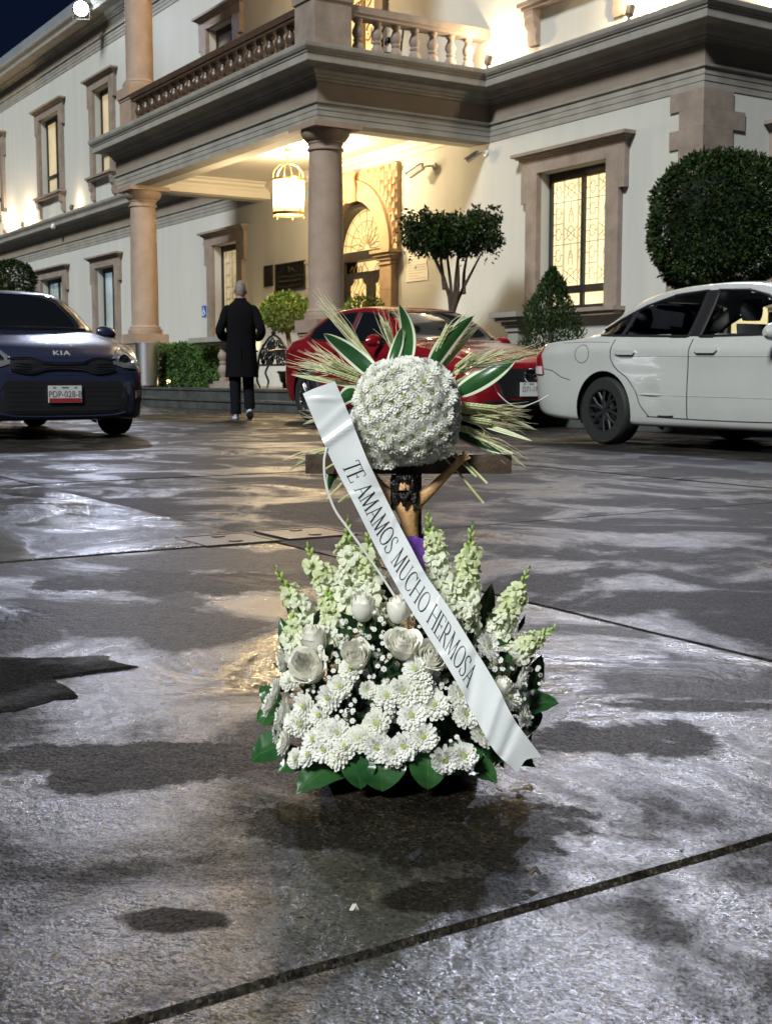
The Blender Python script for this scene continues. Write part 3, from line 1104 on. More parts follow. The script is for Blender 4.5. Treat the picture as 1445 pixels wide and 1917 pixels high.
def leafbump(x, z, ang, ln, wd, d):
    c, s_ = math.cos(ang), math.sin(ang)
    rows = []
    for i in range(6):
        t = i / 5
        w = wd * math.sin(PI * (0.12 + 0.85 * t)) ** .8
        px, pz = x + c * ln * t - s_ * .12 * ln * math.sin(t * 2.5), z + s_ * ln * t + c * .12 * ln * math.sin(t * 2.5)
        rows.append([(px - s_ * w * q, yf - .001 - d * (1 - q * q) * (.5 + .5 * t), pz + c * w * q) for q in (-1, -.5, 0, .5, 1)])
    mb.grid(rows)


for k in range(30):                      # ring of leaves outside the band
    t = PI * (k + .5) / 30
    leafbump(AC + 1.45 * math.cos(t), AZ0 + 1.45 * math.sin(t), t + (.7 if t < PI / 2 else -.7), .15, .032, .035)
for sg in (1, -1):                       # plumes rising through the spandrels
    for k in range(13):
        z = AZ0 + .1 + k * .118
        xe = 1.53
        xin = math.sqrt(max(0, 1.52 ** 2 - min(z - AZ0, 1.5) ** 2)) if z - AZ0 < 1.5 else .2
        n_ = 1 + int(max(0, xe - xin) / .13)
        for q in range(n_):
            x = xe - q * .13
            if x < xin + .02 or z + .17 > zT: continue
            a_ = PI / 2 - sg * (.15 + .5 * ((k + q) % 2)) + rr.uniform(-.2, .2)
            leafbump(AC + sg * x, z, a_, .19, .032, .05)
mb.build("leaf_carving", M_CARVE, ent, 60)
mb = MB()
for k in range(5):
    xk = AC + (k - 2) * .075
    mb.tube([(xk * 1, yf - .05, 4.0 + .01 * abs(k - 2)), (AC + (k - 2) * .1, yf - .10, 4.25), (AC + (k - 2) * .095, yf - .13, 4.45), (AC + (k - 2) * .1, yf - .08, 4.58)], [.05, .055, .06, .05], 8)
mb.build("keystone", M_CARVE, ent)
for sg in (-1, 1):
    xc = AC + sg * 1.29
    mb = MB()
    for k in range(5):
        mb.box(xc - .2, xc + .2, WV - .16, WV - .002, ZP + k * .468 + .004, ZP + (k + 1) * .468)
    p = mb.build("pilaster", M_CARVE, ent, smooth=False)
    mb = MB()
    for (z_, h_, e) in ((2.702, .05, .03), (2.7525, .03, .0), (2.783, .07, .05), (2.8535, .06, .10), (2.914, .06, .15)):
        mb.box(xc - .2 - e, xc + .2 + e, WV - .16 - e, WV - .002, z_, z_ + h_)
    mb.build("impost", M_CARVE, p, smooth=False)
# glass behind: fanlight, transom bar, door leaves
yg = WV + .24
mb = MB()
mb.add([(AC, yg, AZ0 + .12)] + [(AC + 1.05 * math.cos(PI * k / 24), yg, AZ0 + .12 + .94 * math.sin(PI * k / 24)) for k in range(25)], [(0, k + 1, k + 2) for k in range(24)])
mb.build("fanlight", P_AMBER, ent, smooth=False)
mb = MB()
yl = yg - .015
for k in range(9):
    t = PI * (k + .5) / 9
    c, s_ = math.cos(t), math.sin(t)
    mb.tube([(AC + .1 * c, yl, 3.12 + .1 * s_), (AC + .35 * c - .06 * s_, yl, 3.12 + .35 * s_ + .06 * c), (AC + .6 * c, yl, 3.12 + .55 * s_), (AC + .98 * c, yl, 3.12 + .88 * s_)], .009, 4)
    mb.tube([(AC + .1 * c, yl, 3.12 + .1 * s_), (AC + .35 * c + .06 * s_, yl, 3.12 + .35 * s_ - .06 * c), (AC + .6 * c, yl, 3.12 + .55 * s_)], .009, 4)
for r_ in (.3, .62, .84):
    mb.tube([(AC + r_ * math.cos(PI * k / 20), yl, 3.12 + r_ * .9 * math.sin(PI * k / 20)) for k in range(21)], .008, 4)
mb.build("fan_leading", M_LEAD, ent)
mb = MB()
ring = [[(AC + r_ * math.cos(PI * k / 24), y_, AZ0 + .02 + r_ * .97 * math.sin(PI * k / 24)) for (r_, y_) in ((1.05, WV + .02), (.95, WV + .02), (.95, yg - .005), (1.05, yg - .005))] for k in range(25)]
mb.grid(ring)
mb.box(AC - 1.04, AC + 1.04, WV + .10, yg + .03, 2.90, 3.08)
mb.box(AC - 1.055, AC - .99, WV + .14, yg + .1, ZP, 2.899)
mb.box(AC + .99, AC + 1.055, WV + .14, yg + .1, ZP, 2.899)
mb.build("door_frame", M_DARK, ent, 30)
MB().box(AC - 1.05, AC + 1.05, yg + .4, yg + .41, ZP, 2.95).build("lit_hall", pane_mat("hall_glow", (1.0, 0.72, 0.30), 1.15, 0.15), ent, smooth=False)
for sg in (-1, 1):
    xa, xb = (AC - .985, AC - .09) if sg < 0 else (AC + .0, AC + .80)
    mb = MB()
    t = .13
    for b_ in ((xa, xa + t, ZP + .02, 2.70), (xb - t, xb, ZP + .02, 2.70), (xa + t, xb - t, 2.57, 2.70), (xa + t, xb - t, ZP + .02, ZP + .4)):
        mb.box(b_[0], b_[1], yg + .10, yg + .16, b_[2], b_[3])
    for (cx_, cz_) in ((xa + t, 2.57), (xb - t, 2.57)):     # notched upper corners
        mb.lathe([(.13, 0), (.13, .055)], 14, Matrix.Translation((cx_, yg + .157, cz_)) @ Matrix.Rotation(R(90), 4, 'X'))
    lf = mb.build("door_leaf", M_DARK, ent, 30)
    MB().box(xa + .05, xb - .05, yg + .125, yg + .135, ZP + .1, 2.65).build("pane", P_AMBER, lf, smooth=False)
    q = MB()
    for i in range(4):
        for j in range(9):
            cx_, cz_ = xa + t + (i + .5) * (xb - xa - 2 * t) / 4, ZP + .5 + j * .235
            rr_ = .105 if (i + j) % 2 else .075
            q.tube([(cx_ + rr_ * math.cos(k * PI / 6) * (1 + .3 * math.cos(4 * k * PI / 6)), yg + .115, cz_ + rr_ * math.sin(k * PI / 6) * (1 + .3 * math.cos(4 * k * PI / 6))) for k in range(13)], .009, 4, cap=False)
    q.build("leading", M_BRASS, lf)

# front platform with two steps -----------------------------------------------------------------------------
M_STEP = mat("dark_step_stone", (0.055, 0.06, 0.058), 0.35, var=0.3, vscale=3, bump=0.25, bscale=40, rvar=.15)
M_PAVE = mat("porch_paving", (0.13, 0.11, 0.085), 0.3, var=0.25, vscale=2.5, rvar=.15)
plat = thing("entrance_platform", "x", "x", fr(20, 9.3, 0), TH)
for k_ in ("label", "category"):
    del plat[k_]
struct(plat)
plat['off'] = -Vector((-20, 9.3, 0))
for n_, (y0, z0, z1) in enumerate(((9.22, 0.0, .18), (9.52, .1805, .36))):
    k = -34.0
    while k < -8.0:
        mb = MB()
        mb.box(k + .003, k + 2.0 - .003, y0, y0 + .32, z0, z1 - .04)
        mb.box(k + .003, k + 2.0 - .003, y0 - .025, y0 + .32, z1 - .0395, z1)
        mb.build("step", M_STEP, plat, smooth=False)
        k += 2.0
mb = MB()
mb.box(-34, -8, 9.845, WV - .002, 0, .357)
mb.build("paving", M_PAVE, plat, smooth=False)
# ------------------------------------------------------------------ lamps on and round the building
# lantern under the porch ceiling
LP = fr(21.46, 11.5, 0)
lan = thing("lantern", "large round brass and glass lantern hanging lit under the porch ceiling", "lantern", LP + Vector((0, 0, 3.60)), TH)
mb = MB()
for z_ in (.02, .66):
    mb.lathe([(.30, z_), (.315, z_), (.315, z_ + .05), (.30, z_ + .05), (.30, z_)], 28, cap=False)
for k in range(6):
    a_ = k * PI / 3 + .3
    c, s_ = math.cos(a_), math.sin(a_)
    mb.tube([(.305 * c, .305 * s_, 0), (.305 * c, .305 * s_, .70)], .010, 6)
    mb.lathe([(.0, -.04), (.02, -.02), (.012, 0), (.012, .02)], 8, Matrix.Translation((.305 * c, .305 * s_, 0)))
    mb.tube([(.305 * c, .305 * s_, .70), (.28 * c, .28 * s_, .84), (.17 * c, .17 * s_, .95), (.03 * c, .03 * s_, .99)], .010, 6)
mb.tube([(0, 0, .97), (0, 0, 1.25)], .014, 6)
mb.lathe([(.0, 1.20), (.07, 1.22), (.07, 1.258)], 12)
mb.build("cage", M_BRASS, lan)
m_sh = mat("lantern_glass", (0.95, 0.9, 0.8), 0.4, emit=(1.0, 0.90, 0.68), estr=5.0)
_nt = m_sh.node_tree
_mx, _tr = _nt.nodes.new('ShaderNodeMixShader'), _nt.nodes.new('ShaderNodeBsdfTransparent')
_nt.links.new(_nt.nodes['Principled BSDF'].outputs[0], _mx.inputs[1])
_nt.links.new(_tr.outputs[0], _mx.inputs[2])
_mx.inputs[0].default_value = 0.5
_nt.links.new(_mx.outputs[0], _nt.nodes['Material Output'].inputs['Surface'])
MB().lathe([(.285, .20), (.29, .30), (.29, .68)], 28, cap=False).build("glass_shade", m_sh, lan)
MB().lathe([(.295, .05), (.295, .20)], 28, cap=False).build("lower_glass", mat("clear_glass", (1, .95, .85), 0.05, trans=0.9), lan)
mb = MB()
for k in range(4):
    a_ = k * PI / 2
    mb.lathe([(.0, .14), (.016, .15), (.016, .30), (.0, .33)], 8, Matrix.Translation((.08 * math.cos(a_), .08 * math.sin(a_), 0)))
mb.build("candle", mat("lit_candle", (1, .9, .7), .4, emit=(1, .75, .4), estr=8), lan)
lamp("lantern_light", 'POINT', 760, (1.0, 0.76, 0.44), (0, 0, .50), lan, size=.12)

# flush lamp on the porch ceiling by the door, hidden behind the column
cl = thing("ceiling_lamp", "bright flush ceiling lamp above the entrance arch, partly behind the column", "lamp", fr(20.4, 11.7, 4.858), TH)
MB().lathe([(.24, 0), (.25, -.05), (.22, -.06)], 24).build("rim", M_BRASS, cl)
MB().lathe([(.215, -.055), (.18, -.10), (.09, -.13), (0, -.14)], 24).build("glass_bowl", mat("lit_bowl", (1, .95, .85), .4, emit=(1.0, .82, .48), estr=6), cl)
lamp("ceiling_light", 'POINT', 290, (1.0, 0.76, 0.44), (0, 0, -.24), cl, size=.1)

# wall washers standing on the cornice
M_FIX = mat("fixture_metal", (0.09, 0.07, 0.05), 0.5)
UP = [(45.6, 12.95, "wall washer glaring at the far left edge of the upper wall", 1700), (43.3, 12.92, "wall washer beside the far left upper window", 1500),
      (38.2, 12.92, "wall washer left of the window behind the balcony column", 160),
      (17.05, 12.86, "wall washer on the cornice where the balcony meets the right wing", 900), (13.72, 12.86, "wall washer on the cornice right of the bracketed upper window", 1000)]
for u, v, lab, pw in UP:
    t = thing("wall_washer", lab, "lamp", fr(u, v, 5.595), TH, "wall washers on the stone cornice")
    mb = MB()
    mb.lathe([(.05, 0), (.05, .02), (.015, .025), (.015, .07)], 12)
    mb.build("foot", M_FIX, t)
    MB().lathe([(.035, 0), (.06, .02), (.065, .15), (.055, .15), (.05, .12), (0, .12)], 14, Matrix.Translation((0, 0, .08)) @ Matrix.Rotation(R(-14), 4, 'X')).build("lamp_head", M_FIX, t)
    lamp("wash_light", 'POINT', pw * .125, (1.0, 0.76, 0.46), (0, .0, .34), t, None, .04)
t = thing("wall_washer", "wall washer on the cornice of the right side wall at the photo's edge", "lamp", fr(12.57, 13.2, 5.6) - A_DIR * .34 + B_DIR * 1.55, TH + R(90), "wall washers on the stone cornice")
MB().lathe([(.05, 0), (.05, .02), (.015, .025), (.015, .07)], 12).build("foot", M_FIX, t)
MB().lathe([(.035, 0), (.06, .02), (.065, .15), (.055, .15), (.05, .12), (0, .12)], 14, Matrix.Translation((0, 0, .08))).build("lamp_head", M_FIX, t)
lamp("wash_light", 'POINT', 110, (1.0, 0.76, 0.46), (0, .0, .34), t, None, .04)
# warm lamp inside the balcony
bl = thing("balcony_lamp", "round lamp under the upper porch ceiling above the balcony, over the photo's top edge", "lamp", fr(21.6, 11.7, 9.75), TH)
MB().lathe([(.0, -.1), (.09, -.06), (.1, .08), (.05, .14), (0, .15)], 16).build("shade", mat("balcony_shade", (1, .9, .7), .4, emit=(1, .8, .45), estr=5), bl)
MB().tube([(0, 0, .14), (0, 0, .31)], .02, 8).build("rod", M_BRASS, bl)
lamp("balcony_light", 'POINT', 560, (1.0, 0.70, 0.38), (0, 0, -.3), bl, size=.1)

# LED floodlights on the roof edge
M_LED = mat("led_panel", (1, 1, 1), 0.3, emit=(0.80, 0.92, 1.0), estr=60)
for u, v, z, lab, aim, e in ((35.35, 12.40, 10.55, "blue-white floodlight glaring on the roof edge at upper left", (-1.5, 3.5, 0), 3300),
                             (13.5, 12.9, 8.9, "blue-white floodlight high on the right wing's wall, above the photo", (0.7, 1.6, 0), 3700)):
    p = fr(u, v, z)
    t = thing("floodlight", lab, "floodlight", p, 0, "floodlights on the building")
    d = (Vector(aim) - (p + Vector((0, 0, .32)))).normalized()
    T = Matrix.Translation((0, 0, .32)) @ d.to_track_quat('-Z', 'Y').to_matrix().to_4x4()
    MB().lathe([(.215, -.01), (.23, 0), (.22, .08), (.12, .13), (0, .13)], 24, T).build("housing", M_FIX, t, smooth=False)
    MB().lathe([(0, -.06), (.12, -.05), (.21, -.003)], 24, T, cap=False).build("led_panel", M_LED, t)
    MB().tube([(-.24, 0, .32), (-.24, 0, .02), (.24, 0, .02), (.24, 0, .32)], .018, 6).build("bracket", M_FIX, t)
    lamp("flood_light", 'SPOT', e, (0.72, 0.78, 1.0), Vector((0, 0, .32)) + d * .06, t, None, .22, 74, .8).rotation_euler = d.to_track_quat('-Z', 'Y').to_euler()

# security cameras
M_CAMW = mat("camera_shell", (0.55, 0.55, 0.55), 0.4)
for (u, z, yaw, lab) in ((19.05, 4.36, 40, "pale security camera under the porch near the entrance arch"), (17.5, 4.36, 20, "small security camera tucked in the corner of porch and wing")):
    t = thing("security_camera", lab, "camera", fr(u, 13.2, z), TH, "security cameras on the walls")
    MB().lathe([(.06, 0), (.06, .03), (.03, .04)], 14, Matrix.Rotation(R(90), 4, 'X')).build("mount", M_CAMW, t)
    s_ = 1.0 if u > 18 else .7
    MB().tube([(0, -.03, 0), (-.05 * s_, -.14 * s_, -.01), (-.12 * s_, -.2 * s_, -.05)], .018, 8).build("arm", M_CAMW, t)
    T = Matrix.Translation((-.22 * s_, -.26 * s_, -.08 * s_)) @ Matrix.Rotation(R(20), 4, 'Z') @ Matrix.Rotation(R(-24), 4, 'Y')
    mb = MB()
    mb.box(-.17 * s_, .17 * s_, -.05 * s_, .05 * s_, -.055 * s_, .045 * s_, T)
    mb.box(-.21 * s_, .18 * s_, -.062 * s_, .062 * s_, .046 * s_, .06 * s_, T)
    mb.build("camera_body", M_CAMW, t, smooth=False)
    MB().lathe([(.035 * s_, 0), (.035 * s_, .012)], 14, T @ Matrix.Translation((-.182 * s_, 0, 0)) @ Matrix.Rotation(R(90), 4, 'Y')).build("lens", M_BLACK, t)
t = thing("security_camera", "white security camera on the left wing's cornice", "camera", fr(39.6, 12.75, 5.33), TH, "security cameras on the walls")
MB().lathe([(.05, 0), (.09, -.02), (.09, -.10), (.05, -.14)], 14, Matrix.Rotation(R(70), 4, 'X')).build("camera_body", M_WHITE, t)
MB().lathe([(.06, -.141), (.03, -.18), (0, -.19)], 14, Matrix.Rotation(R(70), 4, 'X')).build("dome", M_BLACK, t)

# plaques and signs ------------------------------------------------------------------------------------------


def text(name, s, size, m, parent, loc, rot, align='CENTER', ext=0.002, sx=1.0, space=1.0):
    c = bpy.data.curves.new(name, 'FONT')
    c.body = s
    c.size = size
    c.align_x = align
    c.align_y = 'CENTER'
    c.extrude = ext
    c.space_character = space
    tmp = bpy.data.objects.new(name, c)
    COL.objects.link(tmp)
    dg = bpy.context.evaluated_depsgraph_get()
    me = bpy.data.meshes.new_from_object(tmp.evaluated_get(dg))
    bpy.data.objects.remove(tmp)
    o = bpy.data.objects.new(name, me)
    o.data.materials.clear()
    o.data.materials.append(m)
    COL.objects.link(o)
    o.parent = parent
    o.location = loc
    o.rotation_euler = rot
    o.scale = (sx, 1, 1)
    return o


RF = (R(90), 0, 0)
M_PLQ = mat("dark_plaque", (0.012, 0.013, 0.012), 0.3, var=.3, vscale=6)
M_GILT = mat("dull_gilt", (0.10, 0.09, 0.055), 0.4, metal=.6)
for (ua, ub, za, zb, lab) in ((25.79, 25.38, 2.60, 3.07, "small dark upright plaque left of the big plaque"), (25.24, 23.88, 2.46, 3.06, "large dark bronze plaque with faint lettering on the porch wall")):
    t = thing("wall_plaque", lab, "plaque", fr((ua + ub) / 2, WV - .002, (za + zb) / 2), TH, "dark plaques on the porch wall")
    w, h = (ua - ub) / 2, (zb - za) / 2
    MB().box(-w, w, -.03, 0, -h, h).build("plate", M_PLQ, t, smooth=False)
    mb = MB()
    for (x0, x1, z0, z1) in ((-w, w, h - .02, h), (-w, w, -h, -h + .02), (-w, -w + .02, -h + .02, h - .02), (w - .02, w, -h + .02, h - .02)):
        mb.box(x0, x1, -.036, -.0305, z0, z1)
    mb.build("rim", M_GILT, t, smooth=False)
    mb = MB()
    rr = random.Random(int(ua * 10))
    if w > .3:
        mb.tube([(-.05, -.033, .22), (.0, -.034, .15), (-.03, -.034, .10), (.05, -.034, .12), (.12, -.034, .17), (.2, -.033, .10)], .012, 6)
        for k, zz in enumerate((.0, -.10, -.2)):
            x = -w + .12
            while x < w - .15:
                d = rr.uniform(.03, .08)
                mb.tube([(x, -.032, zz + rr.uniform(-.02, .02)), (x + d * .5, -.032, zz + rr.uniform(-.02, .03)), (x + d, -.032, zz)], .006, 4)
                x += d + rr.uniform(.015, .04)
    else:
        for k in range(7):
            mb.box(-w + .06, w - .06 - rr.uniform(0, .08), -.034, -.0305, .16 - k * .055, .175 - k * .055)
    mb.build("faint_lettering", M_GILT, t, smooth=False)
t = thing("accessibility_sign", "small blue wheelchair access sign beside the curtained doorway", "sign", fr(29.12, WV - .003, 2.2), TH)
MB().box(-.12, .12, -.012, 0, -.14, .14).build("panel", mat("sign_blue", (0.02, 0.09, 0.35), 0.4), t, smooth=False)
mb = MB()
yq = -.014
mb.lathe([(0, 0), (.02, 0), (.02, .003)], 12, Matrix.Translation((-.015, yq, .085)) @ Matrix.Rotation(R(90), 4, 'X'))
mb.tube([(-.01, yq, .055), (-.005, yq, -.01), (.05, yq, -.012), (.075, yq, -.075), (.095, yq, -.07)], .010, 5)
mb.tube([(-.01, yq, .03), (.045, yq, .03)], .008, 5)
mb.tube([(-.012 + .062 * math.cos(R(100 + 26 * k)), yq, -.045 + .062 * math.sin(R(100 + 26 * k))) for k in range(10)], .008, 5)
mb.build("wheelchair_symbol", M_WHITE, t)
t = thing("paper_notice", "pale paper notices pinned to the wall behind the small tree", "notice", fr(19.6, WV - .002, 2.62), TH)
M_PAPER = mat("paper", (0.62, 0.60, 0.53), 0.7)
M_INK = mat("faded_ink", (0.30, 0.28, 0.24), 0.8)
for (x, z, w, h) in ((0, .12, .33, .10), (0, -.02, .33, .03), (0, -.16, .36, .12)):
    s_ = MB().box(x - w, x + w, -.010, 0, z - h, z + h).build("sheet", M_PAPER, t, smooth=False)
    mb = MB()
    for k in range(int(h / .028)):
        mb.box(x - w + .05, x + w - .05 - .13 * (k % 3), -.0115, -.0102, z + h - .045 - k * .05, z + h - .036 - k * .05)
    if mb.v:
        mb.build("printed_line", M_INK, s_, smooth=False)
# ------------------------------------------------------------------ cars
def paint(name, c, flake=0.0, rough=0.35, dirt=0.0):
    m = mat(name, c, rough, metal=flake, coat=1.0, coatr=0.04, var=0.05, vscale=3)
    nt = m.node_tree
    b = nt.nodes['Principled BSDF']
    # rain drops: tiny bumps in the coat
    tc = nt.nodes.new('ShaderNodeTexCoord')
    vo = nt.nodes.new('ShaderNodeTexVoronoi')
    vo.inputs['Scale'].default_value = 90
    nt.links.new(tc.outputs['Object'], vo.inputs['Vector'])
    mr = nt.nodes.new('ShaderNodeMapRange')
    mr.inputs['From Min'].default_value = 0.0
    mr.inputs['From Max'].default_value = 0.28
    mr.inputs['To Min'].default_value = 1.0
    mr.inputs['To Max'].default_value = 0.0
    nt.links.new(vo.outputs['Distance'], mr.inputs['Value'])
    bp = nt.nodes.new('ShaderNodeBump')
    bp.inputs['Strength'].default_value = 0.25
    bp.inputs['Distance'].default_value = 0.002
    nt.links.new(mr.outputs[0], bp.inputs['Height'])
    nt.links.new(bp.outputs[0], b.inputs['Coat Normal'])
    return m


M_CARGLASS = mat("car_glass_dark", (0.006, 0.007, 0.008), 0.03, spec=0.6, coat=0.5)
M_LAMPGLASS = mat("headlight_lens", (0.30, 0.31, 0.32), 0.08, metal=0.6, coat=1.0)
M_RED_LENS = mat("red_lens", (0.25, 0.01, 0.012), 0.15, coat=1.0)
M_SEAM = mat("panel_gap", (0.015, 0.015, 0.015), 0.6)
M_INT = mat("car_interior", (0.02, 0.02, 0.022), 0.8)
M_PLATE = mat("plate_white", (0.55, 0.56, 0.54), 0.4)
M_RIM = mat("wheel_alloy", (0.5, 0.5, 0.52), 0.25, metal=1.0)
M_HUB = mat("wheel_cover", (0.012, 0.012, 0.013), 0.5)


def glass_clear(name):
    m = bpy.data.materials.new(name)
    m.use_nodes = True
    nt = m.node_tree
    for n in list(nt.nodes):
        nt.nodes.remove(n)
    o = nt.nodes.new('ShaderNodeOutputMaterial')
    mx = nt.nodes.new('ShaderNodeMixShader')
    tr = nt.nodes.new('ShaderNodeBsdfTransparent')
    tr.inputs[0].default_value = (0.84, 0.87, 0.85, 1)
    gl = nt.nodes.new('ShaderNodeBsdfGlossy')
    gl.inputs['Roughness'].default_value = 0.02
    fr_ = nt.nodes.new('ShaderNodeFresnel')
    fr_.inputs[0].default_value = 1.5
    nt.links.new(fr_.outputs[0], mx.inputs[0])
    nt.links.new(tr.outputs[0], mx.inputs[1])
    nt.links.new(gl.outputs[0], mx.inputs[2])
    nt.links.new(mx.outputs[0], o.inputs[0])
    return m


M_CLEAR = glass_clear("car_window_glass")


class Car:
    """x = metres behind the nose (local +X points forward, so X = -x), lofted body"""

    def __init__(s, name, label, cat, tab, paintm, loc, wheel_x, wheel_r, sc_=(1, 1, 1)):
        s.root = thing(name, label, cat, loc, TH)
        s.root.scale = sc_
        s.ar = sc_[2] / sc_[0]                    # keeps the wheels round
        s.tab, s.paint, s.wx, s.wr = tab, paintm, wheel_x, wheel_r
        s.L = tab[-1][0]
        s.openings = []
        s.dents = []

    def section(s, x):
        zl, ws, wm, zb, wb, ze, we, zt = crom(s.tab, x)
        zm = zl + (zb - zl) * 0.45
        pts = [(0, zl), (ws * .6, zl), (ws, zl + .01), (ws + (wm - ws) * .75, zl + .10), (wm, zm), (wm * .997, zm + (zb - zm) * .45), (wm * .97 + wb * .03, zb - .10), (wb + .012, zb - .015), (wb - .004, zb + .012),
               (wb * .62 + we * .38, zb * .64 + ze * .36), (wb * .3 + we * .7, zb * .32 + ze * .68), (we, ze), (we * .90, ze + (zt - ze) * .55), (we * .6, zt - (zt - ze) * .16), (we * .3, zt - (zt - ze) * .03), (0, zt)]
        return pts

    def body(s, nx=150, nt=58):
        rows = []
        for i in range(nx + 1):
            q = i / nx
            q = q - 0.09 * math.sin(2 * PI * q) / 1.0 * .9     # denser near the ends
            x = s.L * min(max(q, 0), 1)
            p = s.section(x)
            tab = []
            L_ = 0
            for k, (y, z) in enumerate(p):
                if k:
                    L_ += max(math.hypot(y - p[k - 1][0], z - p[k - 1][1]), 1e-4) ** .5
                tab.append((L_, y, z))
            half = [crom(tab, L_ * k / nt) for k in range(nt + 1)]
            rows.append([(-x, -y, z) for y, z in half] + [(-x, y, z) for y, z in reversed(half[1:-1])])
        m = len(rows[0])
        vv = [Vector(p) for r in rows for p in r]
        ra = s.wr + .055
        ff = []
        for i in range(nx):
            for j in range(m):
                j2 = (j + 1) % m
                ff.append((i * m + j, (i + 1) * m + j, (i + 1) * m + j2, i * m + j2))
        full = list(ff)
        s.bvh = BVHTree.FromPolygons(vv, full + [tuple(range(m)), tuple(reversed(range(nx * m, nx * m + m)))])
        keep, cut = [], {}
        for f in ff:
            c = sum((vv[k] for k in f), Vector()) / 4
            hit = [wx for wx in s.wx if abs(c.y) > .45 and ((c.x + wx) / s.ar) ** 2 + (c.z - s.wr) ** 2 < ra ** 2]
            if hit:
                for k in f:
                    cut[k] = hit[0]
                continue
            if any(t(c) for t in s.openings):
                continue
            keep.append(f)
        used = {k for f in keep for k in f}
        for k, wx in cut.items():            # pull the rim of the wheel opening onto a true circle
            d = Vector(((vv[k].x + wx) / s.ar, vv[k].z - s.wr))
            if k in used and d.length > ra * .72 and d.y > -ra * .62:
                d = d.normalized() * ra
                vv[k].x, vv[k].z = -wx + d.x * s.ar, s.wr + d.y
        for q in s.dents:
            for v in vv:
                if v.y * q[3] > 0:
                    e = ((v.x + q[0]) / q[4]) ** 2 + ((v.z - q[1]) / q[5]) ** 2
                    if e < 9:
                        v.y -= q[3] * q[2] * math.exp(-e)
        keep += [tuple(range(m)), tuple(reversed(range(nx * m, nx * m + m)))]
        mb = MB()
        mb.add(vv, keep)
        o = mb.build("body", s.paint, s.root, 50)
        # wheel wells and arch lips
        for wx in s.wx:
            for sg in (-1, 1):
                q = MB()
                ring = []
                for k in range(25):
                    a_ = -.35 + (PI + .7) * k / 24
                    ring.append([(-wx + s.ar * ra * math.cos(a_), sg * y_, s.wr + ra * math.sin(a_)) for y_ in (.40, .60, .80)])
                q.grid(ring)
                q.add([(-wx, sg * .40, s.wr)] + [(-wx + s.ar * ra * math.cos(-.35 + (PI + .7) * k / 24), sg * .40, s.wr + ra * math.sin(-.35 + (PI + .7) * k / 24)) for k in range(25)], [(0, k + 1, k + 2) for k in range(24)])
                q.build("wheel_well", M_BLACK, s.root)
        return o

    def cast(s, p, d):
        h = s.bvh.ray_cast(Vector(p), Vector(d))
        return (h[0], h[1]) if h[0] is not None else (None, None)

    def patch(s, name, poly, plane, m, off=.004, n=7, parent=None, d=None, smooth_poly=0, thick=.006):
        """polygon in a side/front/top plane laid on the body: plane gives point and ray"""
        P = [Vector((*p, 0)) for p in poly]
        ring = []
        for i, p in enumerate(P):
            q = P[(i + 1) % len(P)]
            k_ = max(2, int((q - p).length / .035))
            ring += [p.lerp(q, k / k_) for k in range(k_)]
        c = sum(ring, Vector()) / len(ring)
        N_ = len(ring)
        layers = [[c + (p - c) * (1 - r / n) for p in ring] for r in range(n)]
        vv, ok = [], True
        for lay in layers + [[c]]:
            for p in lay:
                o_, d_ = plane(p.x, p.y)
                h, nn = s.cast(o_, d_)
                if h is None:
                    h, nn = (vv[-1] if vv else Vector(o_) + Vector(d_)), -Vector(d_)
                    if nn is None: nn = -Vector(d_)
                    vv.append(Vector(h))
                    continue
                if nn.dot(Vector(d_)) > 0: nn = -nn
                vv.append(h + nn * off)
        # skirt so that the piece has an edge
        ff = []
        for r in range(n - 1):
            for k in range(N_):
                k2 = (k + 1) % N_
                ff.append((r * N_ + k, r * N_ + k2, (r + 1) * N_ + k2, (r + 1) * N_ + k))
        for k in range(N_):
            ff.append(((n - 1) * N_ + k, (n - 1) * N_ + (k + 1) % N_, n * N_))
        dv = Vector(plane(c.x, c.y)[1]) * thick
        o0 = len(vv)
        vv += [vv[k] + dv for k in range(N_)]
        ff += [(k, o0 + k, o0 + (k + 1) % N_, (k + 1) % N_) for k in range(N_)]
        mb = MB()
        mb.add(vv, ff)
        o = mb.build(name, m, parent or s.root, 60)
        o['edge'] = [0.0]
        del o['edge']
        s.last_ring = [vv[k] for k in range(N_)]
        return o

    def side(s, sg=-1):
        return lambda x, z: ((-x, sg * 2.0, z), (0, -sg, 0))

    def front(s, slant=0.0):
        return lambda y, z: ((2.0, y + slant * 2.0, z), Vector((-1, -slant, 0)).normalized())

    def rear(s, slant=0.0):
        return lambda y, z: ((-s.L - 2.0, y + slant * 2.0, z), Vector((1, -slant, 0)).normalized())

    def line(s, name, pts, plane, m, r=.004, off=.0, parent=None, n=26, flat=1.0):
        cp = curve_pts([(*p, 0) for p in pts], n)
        out = []
        for p in cp:
            o_, d_ = plane(p.x, p.y)
            h, nn = s.cast(o_, d_)
            if h is not None:
                if nn.dot(Vector(d_)) > 0: nn = -nn
                out.append(h + nn * off)
        if len(out) > 2:
            return MB().tube(out, r, 6, flat=flat).build(name, m, parent or s.root)

